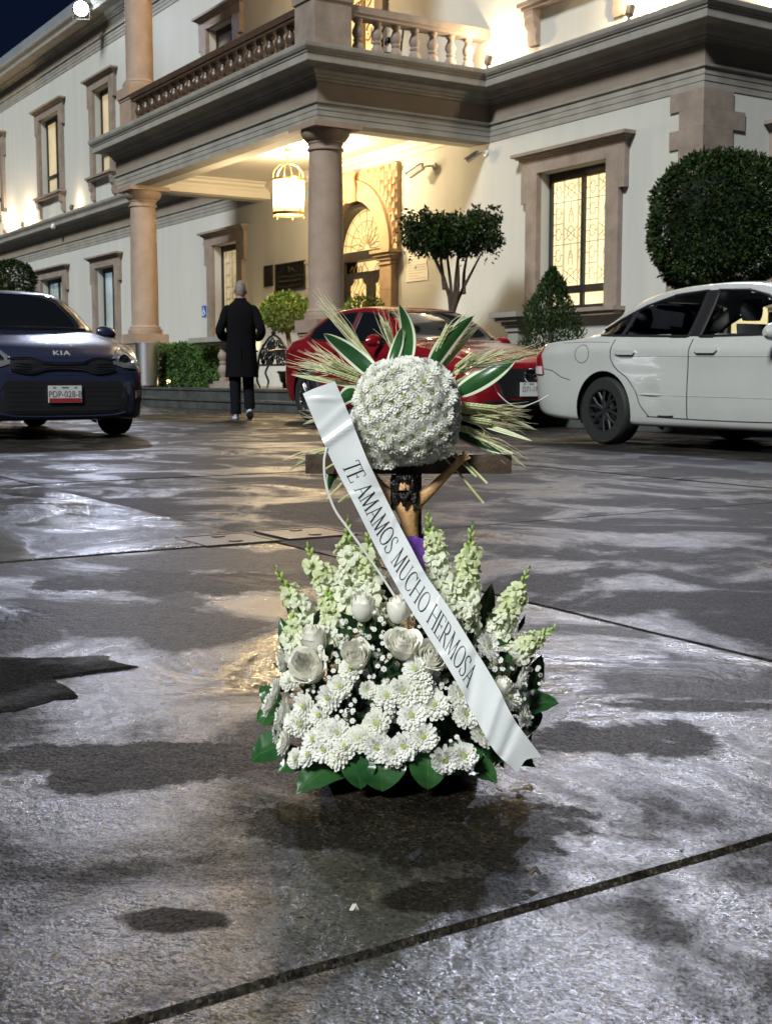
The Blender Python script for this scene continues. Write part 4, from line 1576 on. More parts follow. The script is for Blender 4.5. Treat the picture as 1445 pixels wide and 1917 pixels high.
    def wheels(s, rimm, spokes=5, w=.20, track=.74, y_sides=(-1, 1), both=True):
        r = s.wr
        rr = r * .64
        for wx in s.wx:
            for sg in y_sides:
                T = Matrix.Translation((-wx, sg * track, r)) @ Matrix.Scale(s.ar, 4, (1, 0, 0)) @ Matrix.Rotation(R(90) * (1 if sg < 0 else -1), 4, 'X')
                tyre = MB().lathe([(rr, -w / 2), (r * .93, -w / 2), (r * .985, -w / 2 + .02), (r, -w / 2 + .05), (r, w / 2 - .05), (r * .985, w / 2 - .02), (r * .93, w / 2), (rr, w / 2), (rr * .96, w / 2 - .03)], 40, T, cap=False).build("wheel", M_RUBBER, s.root, 40)
                q = MB()
                q.lathe([(rr, w / 2 - .005), (rr * .95, w / 2 - .006), (rr * .92, w / 2 - .04), (rr * .9, -w / 2)], 36, T, cap=False)
                q.lathe([(0, w / 2 - .02), (rr * .2, w / 2 - .022), (rr * .22, w / 2 - .06)], 16, T)
                for k in range(spokes):
                    a_ = 2 * PI * k / spokes
                    for e in (-.16, .16):
                        q.tube([(rr * .12 * math.cos(a_), rr * .12 * math.sin(a_), w / 2 - .03), (rr * .55 * math.cos(a_ + e * .6), rr * .55 * math.sin(a_ + e * .6), w / 2 - .02), (rr * .95 * math.cos(a_ + e * 1.4), rr * .95 * math.sin(a_ + e * 1.4), w / 2 - .02)],
                               [rr * .10, rr * .075, rr * .07], 6, T, flat=.6)
                q.build("rim", rimm, tyre, 40)
                MB().lathe([(0, -w / 2 + .02), (rr * .92, -w / 2 + .02)], 24, T, cap=False).build("brake_disc", M_BLACK, tyre)

    def mirror(s, x, z, sg, m, size=1.0, y0=.80):
        mb = MB()
        rows = []
        for i in range(9):
            t = i / 8
            w = math.sin(PI * (.08 + .88 * t)) ** .5
            rows.append([(-x + (.07 * w * math.cos(a_) * (1.0 if math.cos(a_) > 0 else .55)) * size, sg * (y0 + .05 + .20 * t * size), z + (.075 * w * math.sin(a_) - .02 * (t - .3)) * size) for a_ in [2 * PI * k / 14 for k in range(14)]])
        mb.grid(rows, closed=True)
        mb.add(rows[0], [tuple(range(14))])
        mb.add(rows[-1], [tuple(reversed(range(14)))])
        o = mb.build("mirror", m, s.root, 60)
        MB().tube([(-x, sg * (y0 - .08), z - .06), (-x, sg * (y0 + .03), z - .045), (-x, sg * (y0 + .08), z - .02)], [.03, .025, .03], 8).build("mirror_arm", M_BLACK, o)
        return o


def plate(car, x_local, z, w, h, txt, red=False, tilt=0):
    p = MB().box(x_local, x_local + .012, -w / 2, w / 2, z - h / 2, z + h / 2).build("licence_plate", M_PLATE, car.root, smooth=False)
    if red:
        MB().box(x_local + .0125, x_local + .0135, -w / 2 + .004, w / 2 - .004, z - h / 2 + .003, z - h * .24).build("red_band", mat("plate_red", (.28, .02, .03), .5), p, smooth=False)
    mt = mat("plate_text", (0.10, 0.11, 0.11), 0.5)
    text("plate_number", txt, h * .52, mt, p, (x_local + .0135, 0, z - h * .02), (R(90), 0, R(90)), ext=.0004, sx=.86, space=1.02)
    mb = MB()
    for a_, b_ in ((-.36, -.28), (-.1, .1), (.28, .36)):
        mb.box(x_local + .0125, x_local + .0135, a_ * w, b_ * w, z + h * .34, z + h * .42)
    mb.build("plate_print", mt, p, smooth=False)


def seats(car, xs, zb=.62, ys=(-.36, .36), m=None):
    for x in xs:
        for y in ys:
            mb = MB()
            rows = []
            for i in range(9):
                t = i / 8
                z = zb - .12 + t * .52
                w = .23 * (1 - .25 * t ** 2)
                xx = -x - t * .14
                rows.append([(xx + .055 * math.cos(a_), y + w * math.sin(a_), z) for a_ in [2 * PI * k / 16 for k in range(16)]])
            mb.grid(rows, closed=True)
            mb.add(rows[-1], [tuple(range(16))])
            o = mb.build("seat", m or M_INT, car.root, 60)
            q = MB()
            rows = []
            for i in range(7):
                t = i / 6
                w = .115 * math.sin(PI * (.16 + .68 * t)) ** .5
                rows.append([(-x - .155 + .05 * math.cos(a_), y + w * math.sin(a_), zb + .43 + t * .18) for a_ in [2 * PI * k / 14 for k in range(14)]])
            q.grid(rows, closed=True)
            q.add(rows[-1], [tuple(range(14))])
            q.build("headrest", m or M_INT, o, 60)


# ---------------------------------------------------------------- white saloon on the right
TAB_W = [(0.00, .27, .50, .56, .60, .52, .66, .42, .68), (0.06, .22, .64, .70, .67, .64, .74, .5, .76), (0.25, .19, .76, .82, .76, .75, .84, .6, .86), (0.55, .18, .79, .845, .83, .79, .89, .64, .91), (0.95, .18, .80, .85, .89, .80, .94, .66, .965),
         (1.25, .18, .80, .85, .915, .80, .97, .66, 1.0), (1.62, .18, .80, .85, .925, .80, 1.19, .62, 1.235), (1.95, .18, .80, .85, .93, .80, 1.355, .575, 1.41), (2.4, .18, .80, .85, .945, .80, 1.405, .565, 1.462), (2.85, .18, .80, .85, .965, .80, 1.39, .56, 1.452),
         (3.25, .185, .80, .85, .985, .795, 1.315, .565, 1.375), (3.6, .20, .80, .845, 0.985, .79, 1.11, .60, 1.175), (3.85, .21, .79, .84, .97, .785, .99, .64, 1.02), (4.1, .23, .77, .825, .955, .765, .965, .66, .99), (4.27, .26, .72, .79, .93, .73, .955, .63, .975), (4.36, .33, .66, .73, .88, .68, .92, .58, .94), (4.39, .40, .60, .67, .82, .62, .86, .52, .88)]
P_WHITE = paint("white_car_paint", (0.40, 0.41, 0.395), 0, .3)
w_rear_u, w_side_v = 7.75, 7.05
vento = Car("white_saloon", "white saloon car with a dented rear door and black wheel, cut by the right edge", "car", TAB_W, P_WHITE, fr(w_rear_u - 3.40 * 1.02, w_side_v + .85, 0), (.84, 3.40), .315, (1.02, 1, .885))
WIN_F = [(1.46, .965), (1.66, 1.12), (1.95, 1.30), (2.12, 1.352), (2.42, 1.372), (2.42, .972)]
WIN_R = [(2.53, .975), (2.53, 1.374), (2.85, 1.352), (3.15, 1.272), (3.42, 1.15), (3.56, 1.065), (3.50, 1.012)]


def in_poly(x, z, poly, grow=0.0):
    c = False
    n = len(poly)
    for i in range(n):
        x1, z1 = poly[i]
        x2, z2 = poly[(i + 1) % n]
        if (z1 > z) != (z2 > z) and x < (x2 - x1) * (z - z1) / (z2 - z1) + x1:
            c = not c
    return c


vento.openings = [lambda c: abs(c.y) > .5 and (in_poly(-c.x, c.z, WIN_F) or in_poly(-c.x, c.z, WIN_R)),
                  lambda c: abs(c.y) < .58 and c.z > 1.02 and 1.34 < -c.x < 1.90,
                  lambda c: abs(c.y) < .54 and c.z > 1.03 and 3.34 < -c.x < 3.84]
vento.dents = [(2.86, .47, .016, -1, .10, .05), (2.70, .44, -.008, -1, .05, .03), (2.98, .52, -.006, -1, .06, .03)]
vento.body()
for sg in (-1, 1):
    for nm, poly in (("front_window", WIN_F), ("rear_window", WIN_R)):
        w = vento.patch(nm, poly, vento.side(sg), M_CLEAR, off=-.002, thick=.002)
        ring = vento.last_ring
        MB().tube(ring + ring[:2], .014, 6, cap=False).build("window_trim", M_BLACK, w)
# black pillar between the windows, quarter-light bar
vento.patch("pillar_trim", [(2.425, .972), (2.425, 1.372), (2.525, 1.374), (2.525, .975)], vento.side(-1), M_BLACK, off=.004)
vento.line("quarter_bar", [(3.24, .992), (3.24, 1.235)], vento.side(-1), M_BLACK, .016, .0)
vento.patch("windscreen", [(-.56, 1.02), (-.50, 1.34), (.50, 1.34), (.56, 1.02)], lambda y, z: ((2, y, z), (-1, 0, 0)), M_CLEAR, off=.0, thick=.002)
vento.patch("rear_screen", [(-.56, 1.03), (-.47, 1.33), (.47, 1.33), (.56, 1.03)], lambda y, z: ((-6.4, y, z), (1, 0, 0)), M_CLEAR, off=.0, thick=.002)
MB().box(-3.9, -.9, -.72, .72, .34, .42).box(-1.45, -.98, -.7, .7, .42, .93).box(-3.95, -3.62, -.70, .70, .42, .93).build("cabin_floor", M_INT, vento.root, smooth=False)
seats(vento, (2.15,), .68)
seats(vento, (3.30,), .66)
mb = MB()
mb.tube([(-1.62 + .06 * math.sin(t * PI / 10), .36 + .18 * math.cos(t * PI / 10), .92 + .17 * math.sin(t * PI / 10)) for t in range(21)], .014, 6, cap=False)
mb.build("steering_wheel", M_BLACK, vento.root)
MB().box(-1.86, -1.83, -.12, .12, 1.22, 1.29).build("inner_mirror", M_BLACK, vento.root, smooth=False)
sd = vento.side(-1)
dr = vento.line("door_seam", [(2.47, .95), (2.475, .6), (2.48, .27)], sd, M_SEAM, .0045)
vento.line("door_seam", [(3.30, .97), (3.31, .80), (3.24, .70), (3.12, .62), (3.02, .50), (2.97, .38), (2.88, .28)], sd, M_SEAM, .0045)
vento.line("door_seam", [(1.42, .93), (1.38, .7), (1.36, .5), (1.37, .27)], sd, M_SEAM, .0045)
vento.line("sill_seam", [(2.9, .278), (2.4, .265), (1.9, .262), (1.36, .268)], sd, M_SEAM, .0045)
vento.line("belt_seam", [(3.95, .955), (3.6, .955), (3.35, .945)], sd, M_SEAM, .0025)
vento.line("bumper_seam", [(4.28, .72), (4.05, .69), (3.92, .63), (3.80, .60)], sd, M_SEAM, .0035)
vento.line("body_crease", [(3.22, .815), (2.8, .812), (2.2, .80), (1.5, .785)], sd, P_WHITE, .012, -.008, flat=.6)
vento.line("rub_strip", [(3.0, .47), (2.6, .465), (2.0, .458), (1.4, .45)], sd, P_WHITE, .018, -.0145, flat=.7)
vento.line("fuel_flap", [(3.66 + .085 * math.cos(R(a_)), .845 + .085 * math.sin(R(a_))) for a_ in range(0, 361, 30)], sd, M_SEAM, .003)
for x in (3.14, 2.30):
    h_ = vento.patch("door_handle", [(x - .11, .845), (x - .10, .868), (x + .09, .872), (x + .11, .85), (x + .08, .83), (x - .09, .826)], sd, P_WHITE, off=.022, thick=.03)
    vento.patch("handle_cup", [(x - .10, .835), (x + .09, .84), (x + .07, .80), (x - .07, .795)], sd, mat("shaded_cup", (.25, .26, .25), .5), off=.003, parent=h_)
# the dent low on the rear door
vento.line("scrape", [(2.78, .285), (2.70, .283), (2.62, .287)], sd, M_SEAM, .008)
tl = vento.patch("tail_light", [(.64, .665), (.62, .93), (.66, .955), (.735, .90), (.775, .80), (.785, .68), (.74, .655)], lambda y, z: ((-6.4, -y, z), (1, 0, 0)), M_RED_LENS, off=.012)
vento.patch("tail_light", [(4.16, .66), (4.23, .93), (4.27, .95), (4.36, .90), (4.37, .70), (4.3, .655)], sd, M_RED_LENS, off=.012)
vento.patch("reverse_lens", [(4.18, .655), (4.19, .735), (4.35, .735), (4.34, .665)], sd, mat("clear_lens", (.55, .55, .55), .15, coat=1), off=.016)
vento.wheels(M_HUB, 7, .195, .745)
vento.mirror(1.60, .985, -1, P_WHITE, 1.0)
vento.mirror(1.50, .965, 1, P_WHITE, 1.05)

# ---------------------------------------------------------------- dark blue hatchback at the left
TAB_B = [(0.00, .24, .46, .55, .58, .48, .66, .40, .69), (0.035, .19, .62, .68, .64, .62, .72, .48, .745), (0.12, .17, .72, .77, .70, .71, .765, .56, .79), (0.32, .165, .78, .825, .78, .78, .845, .64, .865), (0.62, .17, .81, .86, .86, .81, .905, .68, .93),
         (0.95, .175, .815, .865, .92, .815, .96, .69, .99), (1.12, .175, .815, .865, .94, .81, .985, .68, 1.02), (1.45, .175, .815, .865, .955, .805, 1.19, .62, 1.235), (1.80, .175, .815, .865, .965, .80, 1.345, .575, 1.40), (2.3, .175, .815, .865, .98, .80, 1.385, .57, 1.445),
         (2.9, .175, .815, .865, .99, .795, 1.37, .565, 1.435), (3.4, .19, .81, .86, 1.0, .785, 1.32, .56, 1.385), (3.75, .21, .79, .84, 1.0, .765, 1.20, .58, 1.28), (3.98, .25, .74, .80, .95, .73, 1.0, .58, 1.06), (4.06, .38, .65, .72, .85, .65, .9, .52, .93)]
P_BLUE = paint("navy_car_paint", (0.019, 0.025, 0.056), .15, .33)
rio = Car("blue_hatchback", "dark blue hatchback facing the camera at the left edge", "car", TAB_B, P_BLUE, fr(10.95, 3.60, 0), (.80, 3.38), .305)
rio.openings = [lambda c: abs(c.y) < .60 and c.z > 1.04 and 1.24 < -c.x < 1.76 and False]
rio.body()
fp = rio.front()
rio.patch("windscreen", [(-.70, 1.005), (-.68, 1.06), (-.53, 1.385), (.53, 1.385), (.68, 1.06), (.70, 1.005)], lambda y, z: ((2, y, z), (-1, 0, 0)), M_CARGLASS, off=.003)
for sg in (-1, 1):
    sd = rio.side(sg)
    for nm, poly in (("front_window", [(1.42, .98), (1.55, 1.09), (1.80, 1.28), (1.98, 1.34), (2.22, 1.352), (2.22, .99)]), ("rear_window", [(2.32, .99), (2.32, 1.352), (2.8, 1.345), (3.12, 1.30), (3.3, 1.18), (3.26, 1.02)])):
        w = rio.patch(nm, poly, sd, M_CARGLASS, off=.003)
        ring = rio.last_ring
        MB().tube(ring + ring[:2], .012, 6, cap=False).build("window_trim", M_BLACK, w)
    rio.line("door_seam", [(1.36, .95), (1.30, .7), (1.32, .28)], sd, M_SEAM, .005)
    rio.line("door_seam", [(2.27, .98), (2.29, .28)], sd, M_SEAM, .005)
    hl = rio.patch("headlight", [(sg * .475, .668), (sg * .47, .72), (sg * .55, .775), (sg * .66, .815), (sg * .755, .80), (sg * .80, .72), (sg * .795, .635), (sg * .70, .628), (sg * .56, .64)], rio.front(sg * .35), M_LAMPGLASS, off=.010)
    h, nn = rio.cast(*[Vector(q) for q in rio.front(sg * .35)(sg * .60, .70)])
    if h is not None:
        T = align(h + Vector((.012, 0, 0)), (1, sg * .25, 0))
        MB().lathe([(.058, -.01), (.062, .006), (.05, .01), (.045, 0), (0, .008)], 20, T).build("lamp_ring", M_CHROME, hl)
        MB().lathe([(0, .014), (.04, .006)], 16, T, cap=False).build("projector", M_BLACK, hl)
    rio.patch("fog_lamp_recess", [(sg * .66, .33), (sg * .64, .47), (sg * .74, .52), (sg * .80, .46), (sg * .80, .33)], rio.front(sg * .4), M_BLACK, off=.006)
    fl = rio.patch("fog_lamp", [(sg * .69, .36), (sg * .69, .43), (sg * .76, .44), (sg * .775, .37)], rio.front(sg * .4), M_LAMPGLASS, off=.012)
    rio.mirror(1.50, 1.01, sg, P_BLUE, .95, .80)
gr = rio.patch("grille", [(-.47, .625), (-.49, .70), (-.30, .705), (-.16, .675), (.16, .675), (.30, .705), (.49, .70), (.47, .625), (.30, .60), (.16, .635), (-.16, .635), (-.30, .60)], fp, M_BLACK, off=.005)
rio.line("grille_trim", [(-.49, .71), (-.30, .715), (-.16, .682), (.16, .682), (.30, .715), (.49, .71)], fp, M_CHROME, .009, .010, gr, 50)
rio.line("grille_trim", [(-.47, .617), (-.30, .592), (-.16, .627), (.16, .627), (.30, .592), (.47, .617)], fp, M_CHROME, .009, .010, gr, 50)
for k in range(3):
    rio.line("grille_slat", [(-.44, .632 + k * .022), (-.3, .625 + k * .022)], fp, M_HUB, .004, .008, gr, 6)
    rio.line("grille_slat", [(.44, .632 + k * .022), (.3, .625 + k * .022)], fp, M_HUB, .004, .008, gr, 6)
lo = rio.patch("lower_intake", [(-.57, .25), (-.60, .40), (-.52, .52), (.52, .52), (.60, .40), (.57, .25), (.45, .225), (-.45, .225)], fp, M_BLACK, off=.004)
for k in range(6):
    rio.line("intake_slat", [(-.5, .26 + k * .042), (0, .258 + k * .042), (.5, .26 + k * .042)], fp, M_BLACK, .004, .003, lo, 24)
rio.line("intake_trim", [(-.57, .235), (-.45, .212), (0, .205), (.45, .212), (.57, .235)], fp, P_BLUE, .016, .0, lo, 40)
rio.line("bumper_seam", [(-.78, .60), (-.5, .585), (0, .575), (.5, .585), (.78, .60)], fp, M_SEAM, .003, 0, None, 40)
rio.line("bonnet_seam", [(-.60, .752), (-.4, .735), (0, .728), (.4, .735), (.60, .752)], fp, M_SEAM, .004, 0, None, 40)
h, nn = rio.cast((2, 0, .765), (-1, 0, 0))
bdg = text("maker_badge", "KIA", .066, mat("bright_badge", (.65, .62, .58), .3, metal=.3), rio.root, (h.x + .012, 0, .765), (R(68), 0, R(90)), ext=.004, sx=1.5, space=1.05)
plate(rio, .012, .405, .30, .15, "PDP-028-B", red=True)
MB().tube([(-1.14, -.62, 1.02), (-1.16, -.3, 1.03), (-1.15, .1, 1.035)], .012, 6).build("wiper", M_BLACK, rio.root)
MB().tube([(-1.13, .0, 1.03), (-1.15, .35, 1.035), (-1.13, .60, 1.02)], .012, 6).build("wiper", M_BLACK, rio.root)
rio.wheels(M_RIM, 5, .195, .755)

# ---------------------------------------------------------------- red hatchback behind the flowers
TAB_R = [(0.00, .26, .48, .56, .56, .48, .62, .38, .645), (0.05, .20, .64, .70, .63, .62, .69, .48, .715), (0.22, .175, .75, .81, .72, .74, .775, .60, .80), (0.55, .17, .80, .865, .82, .80, .86, .66, .885), (1.0, .17, .82, .88, .89, .82, .93, .69, .955),
         (1.38, .17, .82, .88, .925, .82, .975, .69, 1.01), (1.75, .17, .82, .88, .935, .815, 1.175, .63, 1.22), (2.15, .17, .82, .88, .945, .81, 1.335, .585, 1.385), (2.6, .17, .82, .88, .96, .805, 1.385, .575, 1.44), (3.1, .17, .82, .88, .985, .80, 1.375, .565, 1.43),
         (3.55, .19, .81, .875, 1.01, .79, 1.31, .56, 1.37), (3.9, .22, .79, .86, 1.02, .775, 1.19, .57, 1.27), (4.18, .26, .75, .81, .99, .745, 1.03, .60, 1.10), (4.32, .36, .68, .75, .88, .68, .93, .55, .96)]
P_RED = paint("red_car_paint", (0.23, 0.008, 0.013), .3, .3)
maz = Car("red_hatchback", "deep red hatchback parked side-on behind the flower arrangement", "car", TAB_R, P_RED, fr(10.55, 8.56, 0), (.87, 3.52), .325, (.97, .97, .99))
maz.body()
for sg in (-1, 1):
    sd = maz.side(sg)
    for nm, poly in (("front_window", [(1.62, .965), (1.80, 1.09), (2.1, 1.275), (2.35, 1.335), (2.55, 1.345), (2.55, .98)]), ("rear_window", [(2.65, .985), (2.65, 1.348), (3.1, 1.34), (3.4, 1.29), (3.68, 1.17), (3.6, 1.045)])):
        w = maz.patch(nm, poly, sd, M_CARGLASS, off=.003)
        ring = maz.last_ring
        MB().tube(ring + ring[:2], .012, 6, cap=False).build("window_trim", M_BLACK, w)
    maz.line("door_seam", [(1.55, .94), (1.50, .7), (1.52, .28)], sd, M_SEAM, .005)
    maz.line("door_seam", [(2.60, .97), (2.62, .28)], sd, M_SEAM, .005)
    maz.line("door_seam", [(3.45, 1.0), (3.4, .75), (3.15, .5), (3.08, .28)], sd, M_SEAM, .005)
    maz.line("sill_trim", [(3.1, .27), (2.3, .25), (1.3, .26)], sd, M_CHROME, .008, .003)
    maz.patch("door_handle", [(2.72, .85), (2.72, .875), (2.95, .885), (2.95, .86)], sd, P_RED, off=.02, thick=.025)
    hl = maz.patch("headlight", [(sg * .52, .655), (sg * .52, .70), (sg * .66, .745), (sg * .80, .76), (sg * .82, .72), (sg * .76, .66)], maz.front(sg * .4), M_LAMPGLASS, off=.008)
    maz.patch("tail_light", [(4.02, .86), (4.05, .97), (4.22, .96), (4.24, .88)], sd, M_RED_LENS, off=.008)
    maz.mirror(1.72, .985, sg, P_RED, 1.0, .82)
maz.patch("windscreen", [(-.70, 1.0), (-.69, 1.05), (-.54, 1.36), (.54, 1.36), (.69, 1.05), (.70, 1.0)], lambda y, z: ((2, y, z), (-1, 0, 0)), M_CARGLASS, off=.003)
fp = maz.front()
gr = maz.patch("grille", [(-.36, .34), (-.52, .62), (-.36, .65), (.36, .65), (.52, .62), (.36, .34)], fp, M_BLACK, off=.005)
maz.line("grille_trim", [(-.52, .63), (-.42, .48), (-.34, .33), (0, .315), (.34, .33), (.42, .48), (.52, .63)], fp, M_CHROME, .010, .006, gr, 60)
maz.patch("lower_intake", [(-.62, .22), (-.60, .31), (.60, .31), (.62, .22)], fp, M_BLACK, off=.004)
h, nn = maz.cast((2, 0, .565), (-1, 0, 0))
mb = MB()
ex = h.x + .022
mb.tube([(ex, .085 * math.cos(t * PI / 12), .575 + .070 * math.sin(t * PI / 12)) for t in range(25)], .009, 6, cap=False)
mb.tube([(ex, -.078, .60), (ex, -.03, .595), (ex + .004, 0, .56), (ex, .03, .595), (ex, .078, .60)], .009, 6)
mb.build("maker_badge", M_CHROME, maz.root)
plate(maz, .022, .43, .30, .15, "D71-17R")
maz.wheels(M_RIM, 10, .20, .77)
# ------------------------------------------------------------------ planting
def leaf_mat(name, c1, c2, rough=0.55):
    return mat(name, c1, rough, col2=c2, vscale=4.5, spec=0.18)


L_DARK = leaf_mat("dark_leaves", (0.005, 0.014, 0.0025), (0.019, 0.040, 0.006))
L_HEDGE = leaf_mat("hedge_leaves", (0.015, 0.045, 0.008), (0.06, 0.12, 0.025))
L_LIME = leaf_mat("lime_leaves", (0.06, 0.10, 0.012), (0.19, 0.24, 0.04))
L_CON = leaf_mat("conifer_leaves", (0.006, 0.018, 0.004), (0.022, 0.045, 0.010))
M_BARK = mat("bark", (0.05, 0.032, 0.02), 0.85, var=.3, vscale=20, bump=.4, bscale=60)
M_BARKP = mat("pale_bark", (0.20, 0.13, 0.075), 0.8, var=.25, vscale=20, bump=.3, bscale=60)


def leaves(mb, pts, size, rng, outward=None, droop=0.0, slim=.45):
    for p in pts:
        p = Vector(p)
        d = Vector((rng.gauss(0, 1), rng.gauss(0, 1), rng.gauss(0, 1)))
        if outward is not None:
            d = d * .65 + (p - outward).normalized() * .9
        d.z -= droop
        d.normalize()
        s_ = d.cross(Vector((rng.gauss(0, 1), rng.gauss(0, 1), rng.gauss(0, 1))))
        if s_.length < 1e-3: continue
        s_.normalize()
        n = d.cross(s_)
        L = size * rng.uniform(.6, 1.25)
        w = L * slim
        mb.add([p, p + d * L * .5 + s_ * w * .5 + n * w * .12, p + d * L, p + d * L * .5 - s_ * w * .5 + n * w * .12], [(0, 1, 2), (0, 2, 3)])


def shell_pts(rng, n, rad, wob=.10, fr_=3.0, seed=0, squash=(1, 1, 1), inner=.72, top=None, keep=None, sq=2.0):
    """points in a lumpy ellipsoid, most near its surface"""
    out = []
    while len(out) < n:
        d = Vector((rng.gauss(0, 1), rng.gauss(0, 1), rng.gauss(0, 1))).normalized()
        k = 1 + wob * noise.noise(d * fr_ + Vector((seed, seed * 2, 0))) * 2 + wob * .5 * noise.noise(d * fr_ * 3 + Vector((seed, 0, 0)))
        r = (inner + (1 - inner) * rng.random() ** .45) if rng.random() < .9 else inner * rng.random() ** .4
        k *= (abs(d.x) ** sq + abs(d.y) ** sq + abs(d.z) ** sq) ** (-1 / sq)
        p = Vector((d.x * rad * squash[0], d.y * rad * squash[1], d.z * rad * squash[2])) * k * r
        if keep and not keep(p): continue
        out.append(p)
    return out


rg = random.Random(11)
# big clipped ball behind the white car
bt = thing("topiary_tree", "large dark green clipped ball tree behind the white car", "tree", fr(10.05, 10.85, 0), 0)
mb = MB()
core = Vector((0, 0, 2.27))
pp = shell_pts(rg, 26000, .73, .06, 2.5, 3, (1, 1, 1.03), .84, sq=2.7)
leaves(mb, [p + core for p in pp], .058, rg, core, .15)
mb.build("crown", L_DARK, bt, smooth=False)
MB().lathe([(0, -.54), (.36, -.5), (.53, -.25), (.56, 0), (.53, .25), (.36, .5), (0, .55)], 20, Matrix.Translation(core)).build("inner_twigs", mat("deep_twigs", (.006, .010, .004), .9), bt)
MB().tube([(0, 0, 0), (.02, 0, .8), (-.01, .02, 1.7)], [.09, .075, .07], 10).build("trunk", M_BARK, bt)

# flat-topped small tree against the wall
ut = thing("small_tree", "small flat-topped tree with bare forking stems against the pale wall", "tree", fr(16.15, 11.5, ZP), 0)
mb = MB()
S0 = Vector((0, 0, .35))
stems = [[(0.02, 0, -.3), (.02, 0, .55), (.0, 0, 1.0), (-.15, .02, 1.35), (-.42, 0, 1.68)], [(0.01, 0, .75), (.01, .02, 1.15), (-.05, .05, 1.5), (-.1, 0, 1.8)],
         [(0.02, 0, .70), (.06, -.03, 1.05), (.10, -.05, 1.4), (.16, 0, 1.8)], [(.03, 0, .86), (.14, .03, 1.06), (.30, 0, 1.28), (.50, .02, 1.55)], [(.04, .0, .85), (.12, -.1, 1.15), (.12, -.15, 1.5)],
         [(-.1, 0, 1.15), (-.14, .08, 1.4), (-.2, .1, 1.7)], [(.22, 0, 1.1), (.23, .1, 1.35), (.3, .12, 1.6)]]
for i, st in enumerate(stems):
    cp = curve_pts([(x_ * .95, y_, z_ * 1.36) for x_, y_, z_ in st], 10)
    mb.tube(cp, [(.055 if i == 0 else .036) * (1 - .65 * k / 9) for k in range(10)], 7)
mb.build("trunk", M_BARK, ut)
mb = MB()
pts = []
while len(pts) < 7600:
    x, y, z = rg.uniform(-.92, .92), rg.uniform(-.70, .70), rg.uniform(1.28, 2.22)
    r = math.hypot(x, y / .8)
    top = 2.08 + .22 * noise.noise(Vector((x * 4, y * 4, 1))) + (.10 if x > .3 else 0)
    bot = 1.44 + .30 * (r / .9) ** 2 + .14 * noise.noise(Vector((x * 5, y * 5, 7)))
    edge = .78 + .10 * noise.noise(Vector((x * 3, y * 3, z * 4)))
    if r < edge and bot < z < top and noise.noise(Vector((x * 5, y * 5, z * 5))) > -.22:
        pts.append((x, y, z + .60))
leaves(mb, pts, .082, rg, None, .5)
for k in range(40):
    a_ = rg.uniform(0, 6.28)
    c = Vector((.76 * math.cos(a_), .58 * math.sin(a_), rg.uniform(2.1, 2.65)))
    leaves(mb, [c + Vector((rg.gauss(0, .04), rg.gauss(0, .04), -.03 * i)) for i in range(7)], .07, rg, None, .9)
mb.build("crown", L_DARK, ut, smooth=False)

# lime green standard by the bench
st = thing("topiary_standard", "lime green mop-head tree on a pale stem beside the bench", "tree", fr(20.75, 11.05, ZP), 0)
mb = MB()
pp = shell_pts(rg, 3800, .47, .09, 3, 9, (1, 1, .74), .7)
leaves(mb, [p + Vector((0, 0, 1.40)) for p in pp], .066, rg, Vector((0, 0, 1.35)), -.1, .6)
mb.build("crown", L_LIME, st, smooth=False)
MB().tube(curve_pts([(.12, 0, .2), (.11, .0, .55), (.05, 0, .85), (.0, 0, 1.25)], 8), [.06, .055, .05, .05, .045, .045, .04, .035], 10).build("trunk", M_BARKP, st)
mb = MB()
mb.lathe([(.20, 0), (.20, .08), (.24, .12), (.27, .26), (.30, .28), (.30, .31), (.24, .31), (.24, .27), (0, .27)], 24, Matrix.Translation((.12, 0, 0)))
mb.build("pot", M_BLACK, st)

# bush in front of the door, cone, hedge, far left shrub
dome = thing("round_bush", "rounded bush in front of the entrance door, seen over the red car's roof", "bush", fr(18.75, 11.5, ZP), 0)
mb = MB()
leaves(mb, [p + Vector((0, 0, 1.22)) for p in shell_pts(rg, 3000, .44, .10, 3, 4, (1, 1, .85), .7)], .055, rg, Vector((0, 0, 1.2)), 0, .55)
mb.build("crown", L_LIME, dome, smooth=False)
MB().tube([(0, 0, 0), (0.02, 0, .6), (0, 0, 1.2)], [.06, .05, .045], 8).build("trunk", M_BARK, dome)
cone = thing("conical_shrub", "dark pointed shrub below the lit leaded window", "shrub", fr(13.35, 11.2, 0), 0)
mb = MB()
pts = []
while len(pts) < 11000:
    z = rg.uniform(.2, 2.02)
    rmax = (.46 * (1 - ((z - .9) / 1.15) ** 2) if z > .9 else .46) * (1 + .22 * noise.noise(Vector((0, z * 5, 2))))
    a_ = rg.uniform(0, 6.28)
    rmax *= 1 + .2 * noise.noise(Vector((math.cos(a_) * 2, math.sin(a_) * 2, z * 3)))
    r = rmax * rg.random() ** .35
    pts.append((r * math.cos(a_) + .06 * noise.noise(Vector((z * 3, 0, 0))), r * math.sin(a_), z))
leaves(mb, pts, .06, rg, Vector((0, 0, .4)), -.6, .3)
mb.build("crown", L_CON, cone, smooth=False)
MB().tube([(0, 0, 0), (0, 0, 1.6)], [.05, .02], 8).build("trunk", M_BARK, cone)
hedge = thing("clipped_hedge", "low clipped green hedge behind the steel bin, lit from inside", "hedge", fr(23.55, 10.55, ZP), TH)
mb = MB()
pts = []
hx0, hx1, hy, hz = -1.5, 1.45, .34, .88
